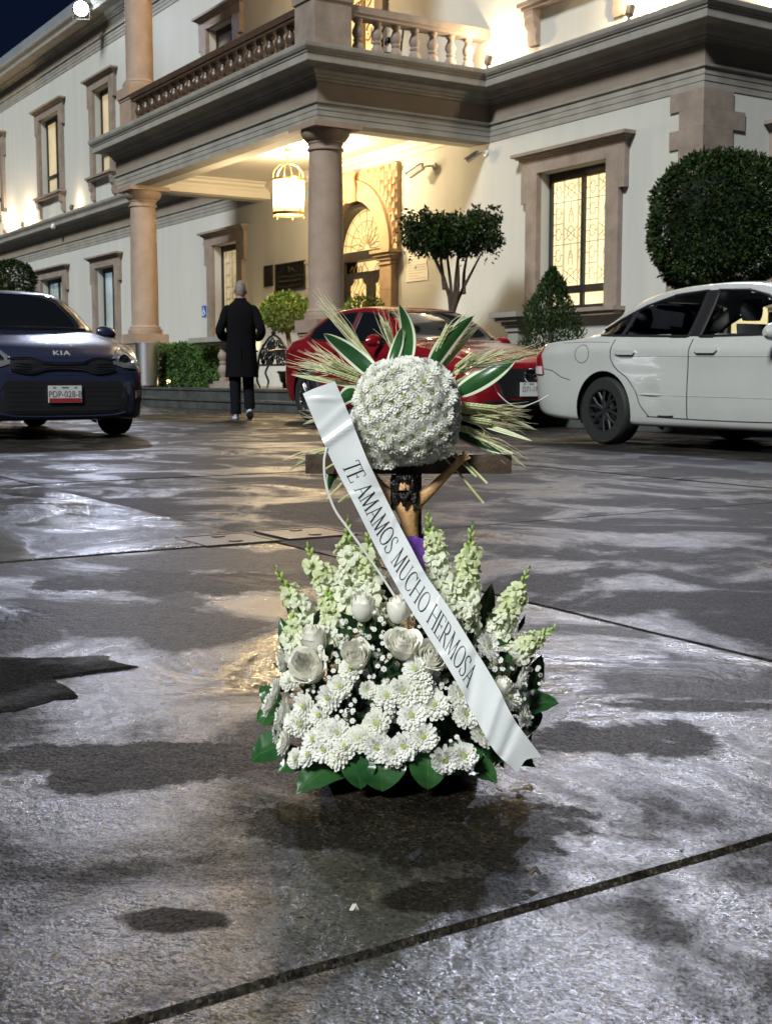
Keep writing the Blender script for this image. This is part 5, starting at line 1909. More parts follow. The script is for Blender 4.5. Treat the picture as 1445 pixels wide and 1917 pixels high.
while len(pts) < 7500:
    f_ = rg.random()
    if f_ < .45: p = (rg.uniform(hx0, hx1), -hy + abs(rg.gauss(0, .05)), rg.uniform(0, hz))
    elif f_ < .75: p = (rg.uniform(hx0, hx1), rg.uniform(-hy, hy), hz - abs(rg.gauss(0, .05)))
    elif f_ < .85: p = (rg.choice((hx0, hx1)) + rg.gauss(0, .04), rg.uniform(-hy, hy), rg.uniform(0, hz))
    else: p = (rg.uniform(hx0, hx1), rg.uniform(-hy, hy), rg.uniform(0, hz))
    k = .05 * noise.noise(Vector((p[0] * 4, p[1] * 4, p[2] * 4)))
    pts.append((p[0], p[1] - k, p[2] + k))
leaves(mb, pts, .062, rg, None, -.2, .6)
mb.build("foliage", L_HEDGE, hedge, smooth=False)
MB().box(hx0 + .1, hx1 - .1, -hy + .1, hy - .1, 0, hz - .12).build("inner_twigs", mat("hedge_twigs", (.008, .012, .005), .9), hedge, smooth=False)
fl = thing("clipped_bush", "dark clipped bush behind the blue car at the left edge", "bush", fr(17.9, 4.05, 0), 0)
mb = MB()
c0 = at(22, 527, (fr(17.9, 4.05)).y)
cz = c0 - fr(17.9, 4.05)
leaves(mb, [p + cz for p in shell_pts(rg, 5200, .32, .07, 3, 6, (1, 1, .9), .75)], .045, rg, cz, .1)
mb.build("crown", L_DARK, fl, smooth=False)
MB().tube([(cz.x, cz.y, 0), (cz.x, cz.y, cz.z)], .05, 8).build("trunk", M_BARK, fl)

# uplight behind the hedge, thin leaf blades cut its beam
gl = thing("garden_spotlight", "small garden spotlight throwing a warm fan of light up the wall behind the hedge", "lamp", fr(26.3, 12.75, ZP), TH)
MB().lathe([(.06, 0), (.06, .03), (.02, .04), (.02, .12)], 12).build("spike", M_FIX, gl)
MB().lathe([(.04, .0), (.07, .03), (.075, .16), (.065, .16), (.06, .12), (0, .12)], 14, Matrix.Translation((0, 0, .12))).build("lamp_head", M_FIX, gl)
lamp("garden_light", 'SPOT', 130, (1.0, 0.70, 0.34), (0, 0, .30), gl, None, .015, 75, .6).rotation_euler = (R(180 - 9), 0, 0)
gp = thing("spiky_plant", "spiky bladed plant in the beam of the garden spotlight", "plant", fr(26.3, 12.85, ZP), TH)
M_BLADE = mat("grass_blade", (0.10, 0.14, 0.04), .5)
for k in range(11):
    a_ = R(-38 + 76 * k / 10 + rg.uniform(-3, 3))
    L_ = rg.uniform(.55, .85)
    w = .018
    mb = MB()
    rows = []
    for i in range(6):
        t = i / 5
        x, z = math.sin(a_) * L_ * t, .05 + math.cos(a_) * L_ * t
        ww = w * (1 - t) + .002
        rows.append([(x - ww, -.04 * t + .02 * (k % 3), z), (x + ww, -.04 * t + .02 * (k % 3), z)])
    mb.grid(rows)
    mb.build("blade", M_BLADE, gp)
hl_ = thing("ground_light", "small warm ground light shining through the foot of the hedge", "lamp", fr(24.55, 10.3, ZP), TH)
MB().lathe([(.05, 0), (.05, .04), (.03, .05)], 12).build("base", M_FIX, hl_)
MB().lathe([(.0, .05), (.04, .052), (.045, .14), (0, .17)], 12).build("bulb", mat("ground_bulb", (1, .9, .7), .4, emit=(1, .75, .35), estr=7), hl_)

# ------------------------------------------------------------------ furniture of the entrance
bn = thing("waste_bin", "polished steel cylindrical bin in front of the left column's pedestal", "bin", fr(25.0, 10.02, ZP), TH)
M_STEEL = mat("brushed_steel", (0.78, 0.78, 0.79), 0.36, metal=1.0)
bn.location = fr(24.50, 9.80, ZP)
MB().lathe([(.225, .03), (.225, .88)], 40, cap=False).build("shell", M_STEEL, bn)
MB().lathe([(.225, .88), (.232, .885), (.232, .91), (.2, .915), (.17, .90), (.17, .86)], 40, cap=False).build("rim", M_STEEL, bn, 30)
MB().lathe([(.21, 0), (.21, .029)], 32).build("foot", M_BLACK, bn)
MB().lathe([(0, .84), (.168, .86)], 32, cap=False).build("ash_tray", M_BLACK, bn)

sb = thing("stone_rail", "short stone rail on turned balusters at the top of the steps beside the man", "balustrade", fr(21.30, 10.05, ZP), TH)
for x in (-.05, .75):
    me_ = MB().lathe([(r * 1.15, z * 1.05 + .10) for r, z in BAL_PROF], 16).mesh("baluster", M_STONE, 40) if x < 0 else me_
    o = link("baluster", me_, sb)
    o.location = (x, 0, .03)
mb = MB()
mb.box(-1.05, .95, -.17, .17, .815, .85)
mb.box(-1.15, 1.02, -.22, .22, .8505, .94)
mb.build("cap", M_STONE_G, sb, smooth=False)
mb = MB()
mb.box(-.30, .95, -.18, .18, 0, .07)
mb.box(-.25, .9, -.13, .13, .0705, .128)
mb.build("base", M_STONE, sb, smooth=False)
sp = thing("stone_post", "stone post with a moulded cap below the lit window", "post", fr(14.55, 11.6, 0), TH)
mb = MB()
mb.box(-.12, .12, -.12, .12, 0, 1.22)
mb.build("shaft", M_STONE_G, sp, smooth=False)
mb = MB()
for z_, h_, e in ((1.2205, .08, .03), (1.301, .06, .07), (1.3615, .06, .14), (1.422, .07, .20)):
    mb.box(-.12 - e, .12 + e, -.12 - e, .12 + e, z_, z_ + h_)
mb.build("cap", M_STONE_G, sp, smooth=False)

# wrought-iron bench
be = thing("iron_bench", "ornate black wrought-iron bench with an arched pierced back", "bench", fr(20.45, 10.35, ZP), TH)
be.location = fr(20.55, 10.45, ZP)
bw = .62
mb = MB()
arch = [(bw * math.cos(PI - PI * k / 24), .20 + .03, .40 + (.44 + .12 * math.sin(PI * k / 24) ** 6) * math.sin(PI * k / 24) ** .75) for k in range(25)]
mb.tube(arch, .022, 8)
mb.tube([(-bw, .22, .42), (bw, .22, .42)], .02, 8)
mb.lathe([(0, 0), (.035, .02), (.05, .05), (.02, .09), (0, .12)], 10, Matrix.Translation((0, .23, .955)))
b_ = mb.build("backrest", M_IRON, be)
q = MB()
rr = random.Random(8)
for k in range(110):
    x, z = rr.uniform(-bw + .06, bw - .06), rr.uniform(.46, .92)
    lim = .40 + .52 * math.sqrt(max(0, 1 - (x / bw) ** 2))
    if z > lim - .04: continue
    r0 = rr.uniform(.035, .07)
    ph = rr.uniform(0, 6)
    q.tube([(x + r0 * (1 - .6 * t / 10) * math.cos(ph + t * .6), .225, z + r0 * (1 - .6 * t / 10) * math.sin(ph + t * .6)) for t in range(11)], .015, 5)
q.build("scrollwork", M_IRON, b_)
for k in range(5):
    MB().box(-bw, bw, -.22 + k * .088, -.15 + k * .088, .405, .43).build("seat_slat", M_IRON, be, smooth=False)
for sx in (-1, 1):
    q = MB()
    q.tube(curve_pts([(sx * bw, -.24, .0), (sx * bw, -.20, .12), (sx * bw * .97, -.25, .28), (sx * bw, -.2, .40)], 10), .02, 7)
    q.build("leg", M_IRON, be)
    q = MB()
    q.tube(curve_pts([(sx * bw, .26, .0), (sx * bw, .2, .15), (sx * bw, .23, .42)], 10), .02, 7)
    q.build("leg", M_IRON, be)
    q = MB()
    q.tube(curve_pts([(sx * bw, .22, .68), (sx * bw, .0, .68), (sx * bw, -.22, .64), (sx * bw, -.27, .56), (sx * bw, -.2, .52), (sx * bw, -.2, .42)], 14), .018, 7)
    q.build("armrest", M_IRON, be)

# iron chair on the balcony
ch = thing("balcony_chair", "black curled iron chair on the balcony behind the short balustrade", "chair", fr(18.6, 11.9, 5.57), TH + .6)
q = MB()
q.tube([(.2 * math.cos(k * PI / 10), .2 * math.sin(k * PI / 10), .45) for k in range(21)], .016, 6, cap=False)
q.lathe([(0, .44), (.19, .44), (.19, .455), (0, .455)], 20)
q.build("seat", M_IRON, ch)
q = MB()
for x in (-.18, .18):
    q.tube(curve_pts([(x, .15, .45), (x, .2, .7), (x * 1.1, .23, .92), (x * .9, .25, 1.0)], 8), .018, 6)
    q.lathe([(0, 0), (.03, .02), (.02, .05), (0, .07)], 8, Matrix.Translation((x * .9, .25, 1.0)))
for k in range(5):
    q.tube([(-.1 + .05 * k + .04 * math.cos(t), .22, .75 + .07 * math.sin(t * 1.3 + k)) for t in range(8)], .012, 5)
q.build("backrest", M_IRON, ch)
for a_ in (45, 135, 225, 315):
    q = MB()
    q.tube(curve_pts([(.15 * math.cos(R(a_)), .15 * math.sin(R(a_)), .45), (.12 * math.cos(R(a_)), .12 * math.sin(R(a_)), .2), (.2 * math.cos(R(a_)), .2 * math.sin(R(a_)), 0)], 8), .014, 6)
    q.build("leg", M_IRON, ch)

# ------------------------------------------------------------------ the man walking away
mp = ground_pt = at(455, 780, 16.7)
man = thing("person", "grey-haired man in a long black coat, seen from behind, walking to the steps", "person", (at(452, 700, 16.7).x, 16.7, 0), R(6))
M_SKIN = mat("skin", (0.32, 0.19, 0.13), 0.55)
M_COAT = mat("black_coat", (0.004, 0.004, 0.005), 0.95, spec=.1, bump=.2, bscale=120)
M_TROU = mat("dark_trousers", (0.005, 0.006, 0.009), 0.95, spec=.1)
M_HAIR = mat("grey_hair", (0.17, 0.155, 0.13), 0.75, var=.35, vscale=60, bump=.6, bscale=160)
M_SHOE = mat("dark_shoe", (0.02, 0.02, 0.022), .5)
M_SOLE = mat("white_sole", (0.38, 0.42, 0.45), .5)
V, Ed, Ra = [], [], []


def jnt(p, r, parent=None):
    V.append(p)
    Ra.append(r)
    if parent is not None:
        Ed.append((parent, len(V) - 1))
    return len(V) - 1


pel = jnt((0, 0, .98), (.15, .11))
ch1 = jnt((0, -.01, 1.22), (.155, .11), pel)
ch2 = jnt((0, -.01, 1.42), (.16, .105), ch1)
nk = jnt((0, .02, 1.54), (.06, .06), ch2)
hd0 = jnt((0, .045, 1.62), (.072, .085), nk)
hd1 = jnt((0, .05, 1.70), (.078, .095), hd0)
hd2 = jnt((0, .045, 1.77), (.062, .075), hd1)
for sx in (-1, 1):
    sh = jnt((sx * .19, -.01, 1.44), .062, ch2)
    el = jnt((sx * .285, -.08, 1.17), .046, sh)
    wr = jnt((sx * .20, .15, 1.08), .034, el)
    pa = jnt((sx * .165, .23, 1.08), (.036, .022), wr)
    for f in range(4):
        k1 = jnt((sx * (.15 - .005 * f), .30, 1.105 - .02 * f), .010, pa)
        k2 = jnt((sx * (.125 - .005 * f), .325 - .004 * f, 1.10 - .02 * f), .009, k1)
        jnt((sx * (.10 - .004 * f), .315 - .004 * f, 1.098 - .02 * f), .008, k2)
    th = jnt((sx * .14, .25, 1.125), .011, pa)
    jnt((sx * .115, .29, 1.14), .009, th)
# left leg stands (image left), right leg trails behind lifted
hipL = jnt((-.095, 0, .92), .095, pel)
knL = jnt((-.09, -.01, .50), .062, hipL)
anL = jnt((-.085, -.05, .10), .042, knL)
jnt((-.09, .10, .05), .038, anL)
hipR = jnt((.095, 0, .92), .095, pel)
knR = jnt((.10, .10, .52), .062, hipR)
anR = jnt((.115, .02, .17), .042, knR)
jnt((.13, .14, .09), .036, anR)
man.scale = (.90, .95, 1.0)
bod = link("body", skin_body(V, Ed, Ra, 2, 0), man)
bod.data.materials.append(M_SKIN)
# ears
for sx in (-1, 1):
    MB().lathe([(0, -.012), (.018, -.008), (.03, 0), (.022, .008), (0, .01)], 10, Matrix.Translation((sx * .088, .045, 1.675)) @ Matrix.Rotation(R(90), 4, 'Y') @ Matrix.Scale(1.25, 4, (0, 1, 0))).build("ear", M_SKIN, bod)


def ringloft(rows, name, m, parent, cap=True):
    mb = MB()
    mb.grid(rows, closed=True)
    if cap:
        mb.add(rows[0], [tuple(reversed(range(len(rows[0]))))])
        mb.add(rows[-1], [tuple(range(len(rows[-1])))])
    return mb.build(name, m, parent, 60)


def ell(cx, cy, z, a, b, n=20, f=0.0, ph=0.0, tilt=0):
    return [(cx + a * math.cos(t) * (1 + f * math.sin(5 * t + ph)), cy + b * math.sin(t) * (1 + f * math.sin(7 * t + ph)), z + tilt * math.cos(t)) for t in [2 * PI * k / n for k in range(n)]]


# hair cap
rows = [ell(0, .035 - .006 * i, 1.655 + .0, .0, .0) for i in range(0)]
hairm = MB()
rw = []
for i in range(9):
    t = i / 8
    z = 1.635 + .19 * t
    k = math.sqrt(max(0.02, 1 - (t * .98) ** 2.8)) * (.80 + .20 * min(1, t / .35))
    rw.append([(x * 1.0, y - .012 * (1 - t), zz + .006 * noise.noise(Vector((x * 50, y * 50, zz * 50)))) for x, y, zz in ell(0, .042, z, .084 * k, .100 * k, 22)])
hair_ = ringloft(rw, "hair", M_HAIR, man)
mb = MB()
for k in range(700):
    a_, t = rg.uniform(0, 2 * PI), rg.random() ** .8
    k_ = math.sqrt(max(0.02, 1 - (t * .98) ** 2.8)) * (.80 + .20 * min(1, t / .35))
    p = Vector((.084 * k_ * math.cos(a_), .042 + .1 * k_ * math.sin(a_), 1.635 + .19 * t))
    o_ = Vector((math.cos(a_) * .5, math.sin(a_) * .5, -.35 + t)).normalized()
    s_ = Vector((-math.sin(a_), math.cos(a_), 0)) * .004
    mb.add([p - s_, p + s_, p + o_ * .012 + Vector((0, 0, -.016)) + s_ * rg.uniform(-1, 1)], [(0, 1, 2)])
mb.build("hair_strands", M_HAIR, hair_, smooth=False)
# coat: one loft from collar to hem, with folds, plus sleeves
rw = []
for z, a, b, cy, f in ((1.575, .075, .07, .02, 0), (1.56, .095, .085, .015, 0), (1.52, .15, .10, .0, .0), (1.47, .205, .115, -.01, .005), (1.40, .222, .13, -.015, .01), (1.30, .235, .14, -.015, .012), (1.15, .215, .135, -.01, .015), (1.02, .215, .14, -.01, .018), (.85, .225, .15, -.01, .025), (.70, .235, .16, -.015, .035), (.56, .245, .17, -.02, .045), (.555, .235, .16, -.02, .045)):
    rw.append(ell(.0, cy, z, a, b, 32, f, 1.3))
coat = ringloft(rw, "coat", M_COAT, man, cap=False)
MB().box(-.004, .004, -.175, -.150, .56, .95).build("back_vent", M_TROU, coat, smooth=False)
MB().grid([[(.088 * math.cos(a_) * k, .02 + .082 * math.sin(a_) * k, z) for a_ in [2 * PI * q_ / 20 for q_ in range(20)]] for k, z in ((1.12, 1.535), (1.10, 1.565), (1.0, 1.592), (.92, 1.585))], closed=True).build("collar", M_COAT, coat, 60)
for sx in (-1, 1):
    cp = curve_pts([(sx * .155, -.01, 1.465), (sx * .205, -.02, 1.42), (sx * .255, -.06, 1.29), (sx * .30, -.085, 1.17), (sx * .28, 0, 1.10), (sx * .21, .15, 1.075)], 16)
    MB().tube(cp, [.055, .066, .07, .07, .07, .068, .068, .068, .068, .066, .064, .062, .06, .056, .052, .05], 16).build("sleeve", M_COAT, coat)
for sx, kn, an in ((-1, (-.09, -.01, .50), (-.087, -.05, .12)), (1, (.10, .10, .52), (.117, .02, .19))):
    cp = curve_pts([(sx * .095, 0, .95), (sx * .1, .0, .75), kn, tuple(Vector(kn).lerp(Vector(an), .5)), an, tuple(Vector(an) + Vector((0, .0, -.05)))], 12)
    MB().tube(cp, [.11, .11, .105, .10, .092, .088, .085, .082, .08, .078, .078, .08], 16).build("trouser_leg", M_TROU, man)
for sx, T in ((-1, Matrix.Translation((-.087, -.05, 0))), (1, Matrix.Translation((.122, .0, .075)) @ Matrix.Rotation(R(-24), 4, 'X'))):
    for nm, m_, z0, z1, e in (("sole", M_SOLE, 0.004, .032, .006), ("shoe", M_SHOE if sx > 0 else mat("pale_heel", (.30, .36, .40), .5), .0325, .10, 0)):
        rows = []
        for z, k in ((z0, .96), (z0 + (z1 - z0) * .3, 1.0), (z0 + (z1 - z0) * .8, .95 if nm == "shoe" else 1), (z1, .70 if nm == "shoe" else .98)):
            rows.append([T @ Vector((( .048 + e) * k * math.cos(a_) * (1 - .12 * math.sin(a_)), .075 + (.15 + e) * k * math.sin(a_), z)) for a_ in [2 * PI * q_ / 20 for q_ in range(20)]])
        ringloft(rows, nm, m_, man)
# ------------------------------------------------------------------ the flower arrangement
O = Vector((0.02, 1.74, 0.0))
rf = random.Random(21)


def P(x, y, Y):
    return at(x, y, Y) - O




def petal_mat(name, c, tl=.38, **kw):
    """thin petal: light also passes through it"""
    m = mat(name, c, .5, spec=.25, **kw)
    nt = m.node_tree
    mx, tr = nt.nodes.new('ShaderNodeMixShader'), nt.nodes.new('ShaderNodeBsdfTranslucent')
    tr.inputs[0].default_value = (*c, 1)
    nt.links.new(nt.nodes['Principled BSDF'].outputs[0], mx.inputs[1])
    nt.links.new(tr.outputs[0], mx.inputs[2])
    mx.inputs[0].default_value = tl
    nt.links.new(mx.outputs[0], nt.nodes['Material Output'].inputs['Surface'])
    return m


def vary(m, amt):
    """each bloom a little creamier or whiter than the next"""
    nt = m.node_tree
    oi = nt.nodes.new('ShaderNodeObjectInfo')
    b = nt.nodes['Principled BSDF']
    c = b.inputs['Base Color'].default_value
    rp = nt.nodes.new('ShaderNodeMix')
    rp.data_type = 'RGBA'
    rp.inputs['A'].default_value = c
    rp.inputs['B'].default_value = (c[0] * (1 - amt * .5), c[1] * (1 - amt * .45), c[2] * (1 - amt), 1)
    nt.links.new(oi.outputs['Random'], rp.inputs['Factor'])
    nt.links.new(rp.outputs['Result'], b.inputs['Base Color'])


M_PETAL = petal_mat("white_petal", (0.90, 0.90, 0.86))
vary(M_PETAL, .13)
M_PETALR = petal_mat("rose_petal", (0.97, 0.955, 0.87), .25)
M_EYE = mat("yellow_green_eye", (0.22, 0.28, 0.06), 0.7, col2=(0.44, 0.46, 0.16), vscale=180)
M_LEAF = mat("glossy_leaf", (0.012, 0.055, 0.016), 0.28, col2=(0.03, 0.10, 0.026), vscale=14, spec=.5)
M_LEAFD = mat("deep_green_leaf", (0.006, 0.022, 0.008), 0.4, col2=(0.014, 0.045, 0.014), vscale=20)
M_LEAFW = mat("leaf_white_edge", (0.62, 0.68, 0.50), 0.4)
M_STEM = mat("green_stem", (0.06, 0.14, 0.03), 0.5, var=.3, vscale=40)
M_SNAP = petal_mat("snapdragon_petal", (0.78, 0.82, 0.58), .35, col2=(0.91, 0.91, 0.86), vscale=22)
M_BUD = mat("snapdragon_bud", (0.22, 0.36, 0.06), 0.5, col2=(0.46, 0.56, 0.16), vscale=50)
M_WHEAT = mat("wheat_straw", (0.36, 0.40, 0.16), 0.6, col2=(0.60, 0.62, 0.36), vscale=60)
M_BLADEP = mat("cream_green_blade", (0.30, 0.36, 0.14), 0.5, col2=(0.58, 0.58, 0.34), vscale=40)
M_AWN = mat("wheat_awn", (0.62, 0.58, 0.36), 0.6)
M_WOOD = mat("dark_wood", (0.055, 0.034, 0.020), 0.5, var=.35, vscale=12, bump=.4, bscale=40)
M_FOAM = mat("basket_dark", (0.010, 0.016, 0.009), 0.9, bump=.4, bscale=40)


def petal(mb, base, d, n, L, w, curl=.3, cup=.25, tip=.35, seg=4):
    """one petal from base along d, surface normal n"""
    d, n = Vector(d).normalized(), Vector(n).normalized()
    s_ = d.cross(n).normalized()
    rows = []
    for i in range(seg + 1):
        t = i / seg
        ww = w * (.42 + 1.1 * t - .52 * t * t) if t < .75 else w * (1.0 - (t - .75) * (1 - tip) * 4 * (t - .75) * 4)
        c = Vector(base) + d * L * t + n * (curl * L * t * t)
        rows.append([c - s_ * ww * .5 + n * cup * ww * .5, c - n * cup * ww * .12, c + s_ * ww * .5 + n * cup * ww * .5])
    mb.grid(rows)


def mum_mesh(seed, closed=0.0):
    r = random.Random(seed)
    mb = MB()
    for ring, (n, L, el, w) in enumerate(((17, .0195, .06, .0074), (15, .0185, .26, .0070), (13, .0160, .46, .0062), (10, .0120, .68, .0052), (8, .0075, .85, .0040))):
        for k in range(n):
            a_ = 2 * PI * (k + .5 * (ring % 2) + r.uniform(-.22, .22)) / n
            e = el + r.uniform(-.10, .10) + closed
            d = Vector((math.cos(a_) * math.cos(e), math.sin(a_) * math.cos(e), math.sin(e)))
            nn = Vector((-math.cos(a_) * math.sin(e), -math.sin(a_) * math.sin(e), math.cos(e)))
            b = Vector((math.cos(a_), math.sin(a_), 0)) * (.0035 if ring < 4 else .0025) + Vector((0, 0, .0012 * ring))
            petal(mb, b, d, nn, L * r.uniform(.86, 1.08), w * r.uniform(.9, 1.1), r.uniform(.0, .16), .22, .6)
    mb.lathe([(0, .0035), (.009, .002), (.013, -.0015), (.006, -.004), (0, -.005)], 14)
    return mb.mesh("chrysanthemum", M_PETAL, 80)


MUMS = [mum_mesh(k, 0.0) for k in range(4)] + [mum_mesh(9, .25)]
EYE = MB().lathe([(0, .0040), (.0036, .0045), (.0044, .0070), (.0034, .0085), (0, .0090)], 12).mesh("flower_centre", M_EYE)


def mum(parent, loc, dirv, s=1.0, v=None, eye=1.0):
    o = link("chrysanthemum", MUMS[rf.randrange(4) if v is None else v], parent)
    o.matrix_local = align(loc, dirv, s, rf.uniform(0, 6))
    e = link("flower_centre", EYE, o)
    e.scale = (eye, eye, 1)
    return o


# ---- crucifix: dark post and beam with a small carved figure
crx = thing("crucifix", "small wooden crucifix with a carved figure in a purple cloth rising out of the flowers", "crucifix", O)
YC = 1.745
mb = MB()
a_, b_ = P(572, 868, YC), P(957, 868, YC)
zc = (a_.z + b_.z) / 2
mb.box(a_.x, b_.x, a_.y - .004, a_.y + .016, zc - .014, zc + .013)
mb.build("crossbar", M_WOOD, crx, smooth=False)
mb = MB()
p0, p1 = P(768, 700, YC), P(768, 1330, YC)
mb.box(P(749, 900, YC).x, P(789, 900, YC).x, a_.y - .0037, a_.y + .0157, .03, zc + .10)
mb.build("post", M_WOOD, crx, smooth=False)
yfz = a_.y - .012                         # figure just in front of the wood
M_FLESH = mat("painted_flesh", (0.46, 0.25, 0.10), 0.42, col2=(0.66, 0.40, 0.19), vscale=50, bump=.25, bscale=180)
M_FHAIR = mat("painted_black_hair", (0.006, 0.005, 0.005), 0.3, bump=.5, bscale=220)
M_GOLD = mat("gold_crown", (0.45, 0.36, 0.16), 0.3, metal=.9)
M_PURP = mat("purple_satin", (0.13, 0.035, 0.34), 0.28, sheen=.4, aniso=.5, col2=(0.26, 0.10, 0.52), vscale=55, bump=.5, bscale=90)


def F(x, y, dy=0.0):
    p = P(x, y, YC - .02)
    return Vector((p.x, p.y + dy, p.z))


V, Ed, Ra = [], [], []
pv = jnt(F(771, 1040), (.017, .012))
ab = jnt(F(769, 1000), (.0165, .0115), pv)
cs = jnt(F(764, 960), (.0205, .0135), ab)
c2 = jnt(F(761, 938), (.021, .012), cs)
nk = jnt(F(760, 922, -.004), .008, c2)
h1 = jnt(F(757, 908, -.010), (.0115, .013), nk)
jnt(F(754, 893, -.012), (.011, .012), h1)
for sx, pts in ((1, [(792, 932), (822, 902), (847, 878), (862, 862)]), (-1, [(731, 930), (708, 905), (690, 880), (676, 866)])):
    q = c2
    for (x, y), r in zip(pts, (.0095, .0072, .0058, .005)):
        q = jnt(F(x, y, .003), r, q)
    for f in range(4):
        k1 = jnt(F(pts[-1][0] + sx * (4 + 3 * f), pts[-1][1] - 12 + 3 * f, -.002), .0019, q)
        jnt(F(pts[-1][0] + sx * (6 + 4 * f), pts[-1][1] - 18 + 4 * f, -.007), .0016, k1)
    jnt(F(pts[-1][0] - sx * 5, pts[-1][1] - 9, -.004), .002, q)
for sx in (-1, 1):
    t1 = jnt(F(771 + sx * 10, 1075, -.004), .0115, pv)
    t2 = jnt(F(768 + sx * 9, 1125, -.014), .0085, t1)
    t3 = jnt(F(766 + sx * 5, 1180, .0), .0065, t2)
    jnt(F(764 + sx * 4, 1200, -.008), .006, t3)
fg = link("figure", skin_body(V, Ed, Ra, 2, 0), crx)
fg.data.materials.append(M_FLESH)
mb = MB()
hc = F(756, 905, -.010)
rows = []
for i in range(9):
    t = i / 8
    k = math.sin(PI * (.10 + .62 * t)) ** .7
    z = .020 - .044 * t
    rows.append([(hc.x + .0165 * k * math.cos(q) * (1 + .06 * math.sin(9 * q)), hc.y + .007 + .015 * k * math.sin(q), hc.z + z) for q in [2 * PI * j / 20 for j in range(20)]])
mb.grid(rows, closed=True)
mb.add(rows[0], [tuple(range(20))])
for sx in (-1, 1):
    for k in range(4):
        mb.tube(curve_pts([(hc.x + sx * .012, hc.y - .001 - .003 * k, hc.z), (hc.x + sx * (.0155 - .002 * k), hc.y - .006, hc.z - .018), (hc.x + sx * (.013 + .003 * k), hc.y - .008, hc.z - .036)], 8), [.004, .0045, .0045, .004, .0038, .003, .002, .001], 6)
mb.tube(curve_pts([(hc.x - .006, hc.y - .012, hc.z - .012), (hc.x, hc.y - .016, hc.z - .020), (hc.x + .006, hc.y - .012, hc.z - .012)], 8), .0035, 6)
mb.tube([(hc.x, hc.y - .014, hc.z - .018), (hc.x, hc.y - .014, hc.z - .030)], [.006, .002], 8)
mb.build("hair_and_beard", M_FHAIR, fg, 70)
mb = MB()
for j in range(3):
    mb.tube([(hc.x + .0165 * math.cos(t * PI / 12), hc.y + .005 + .0155 * math.sin(t * PI / 12), hc.z + .008 + .0022 * math.sin(t * 2.1 + j * 2.1)) for t in range(25)], .0014, 5, cap=False)
for k in range(14):
    q = 2 * PI * k / 14
    c = Vector((hc.x + .0165 * math.cos(q), hc.y + .005 + .0155 * math.sin(q), hc.z + .008))
    mb.tube([c, c + Vector((math.cos(q) * .003, math.sin(q) * .003, .004 * (-1) ** k))], [.0012, .0003], 4)
mb.build("crown_of_thorns", M_GOLD, fg)
mb = MB()
for k in range(11):                      # locks falling over the bowed brow
    q = -PI / 2 + (k - 5) * .24
    c = Vector((hc.x + .0150 * math.cos(q), hc.y + .006 + .0160 * math.sin(q), hc.z + .012))
    e_ = Vector((hc.x + .0175 * math.cos(q) + .0015 * (k % 3 - 1), hc.y + .0035 + .0185 * math.sin(q), hc.z - (-.004 if abs(k - 5) < 3 else .010)))
    mb.tube(curve_pts([c, c.lerp(e_, .5) + Vector((0, -.002, .001)), e_], 6), [.0034, .0038, .0036, .003, .0022, .001], 6)
mb.build("hair_locks", M_FHAIR, fg, 70)
MB().tube([(hc.x, hc.y - .012, hc.z + .002), (hc.x, hc.y - .016, hc.z - .005), (hc.x, hc.y - .0145, hc.z - .007)], [.0012, .0022, .0016], 6).build("nose", M_FLESH, fg)
rows = []
for i in range(11):
    t = i / 10
    c = F(769 + 2 * t, 1004 + 60 * t, 0)
    k = 1 + .10 * math.sin(PI * t) + .04 * math.sin(t * 19)
    rows.append([(c.x + .0215 * k * math.cos(q) * (1 + .03 * math.sin(6 * q + t * 8)), c.y + .0165 * k * math.sin(q), c.z + .0025 * math.sin(3 * q + t * 5)) for q in [2 * PI * j / 24 for j in range(24)]])
mb = MB()
mb.grid(rows, closed=True)
mb.build("loin_cloth", M_PURP, fg, 60)

# ---- ball of white chrysanthemums with leaves and wheat rays behind
bc = P(761, 771, 1.728)
ball = thing("flower_ball", "dense ball of white chrysanthemums with rays of wheat and striped leaves behind it", "flower ball", O)
MB().lathe([(.0, -.060), (.045, -.045), (.062, 0), (.045, .045), (0, .060)], 24, Matrix.Translation(bc)).build("foam_core", M_FOAM, ball)
NB = 205
ga = PI * (3 - math.sqrt(5))
for i in range(NB):
    z = 1 - 2 * (i + .5) / NB
    r = math.sqrt(1 - z * z)
    d = Vector((r * math.cos(ga * i), r * math.sin(ga * i), z))
    if d.y > .55:
        continue
    q = 3.1                                 # slightly squared ball
    k = (abs(d.x) ** q + abs(d.y) ** q + abs(d.z) ** q) ** (-1 / q)
    k = .12 + .88 * k
    p = bc + Vector((d.x * .0635, d.y * .0635, d.z * .0635)) * k
    dd = (d + Vector((rf.gauss(0, .14), rf.gauss(0, .14), rf.gauss(0, .14)))).normalized()
    mum(ball, p, dd, rf.uniform(.62, .80), None, rf.choice((.45, .7, .9, 1.0)))
mum(ball, P(700, 858, 1.69), (-.3, -.7, -.6), .75)
mum(ball, P(830, 842, 1.69), (.4, -.7, -.6), .7)
mum(ball, P(722, 862, 1.69), (-.1, -.8, -.6), .7)


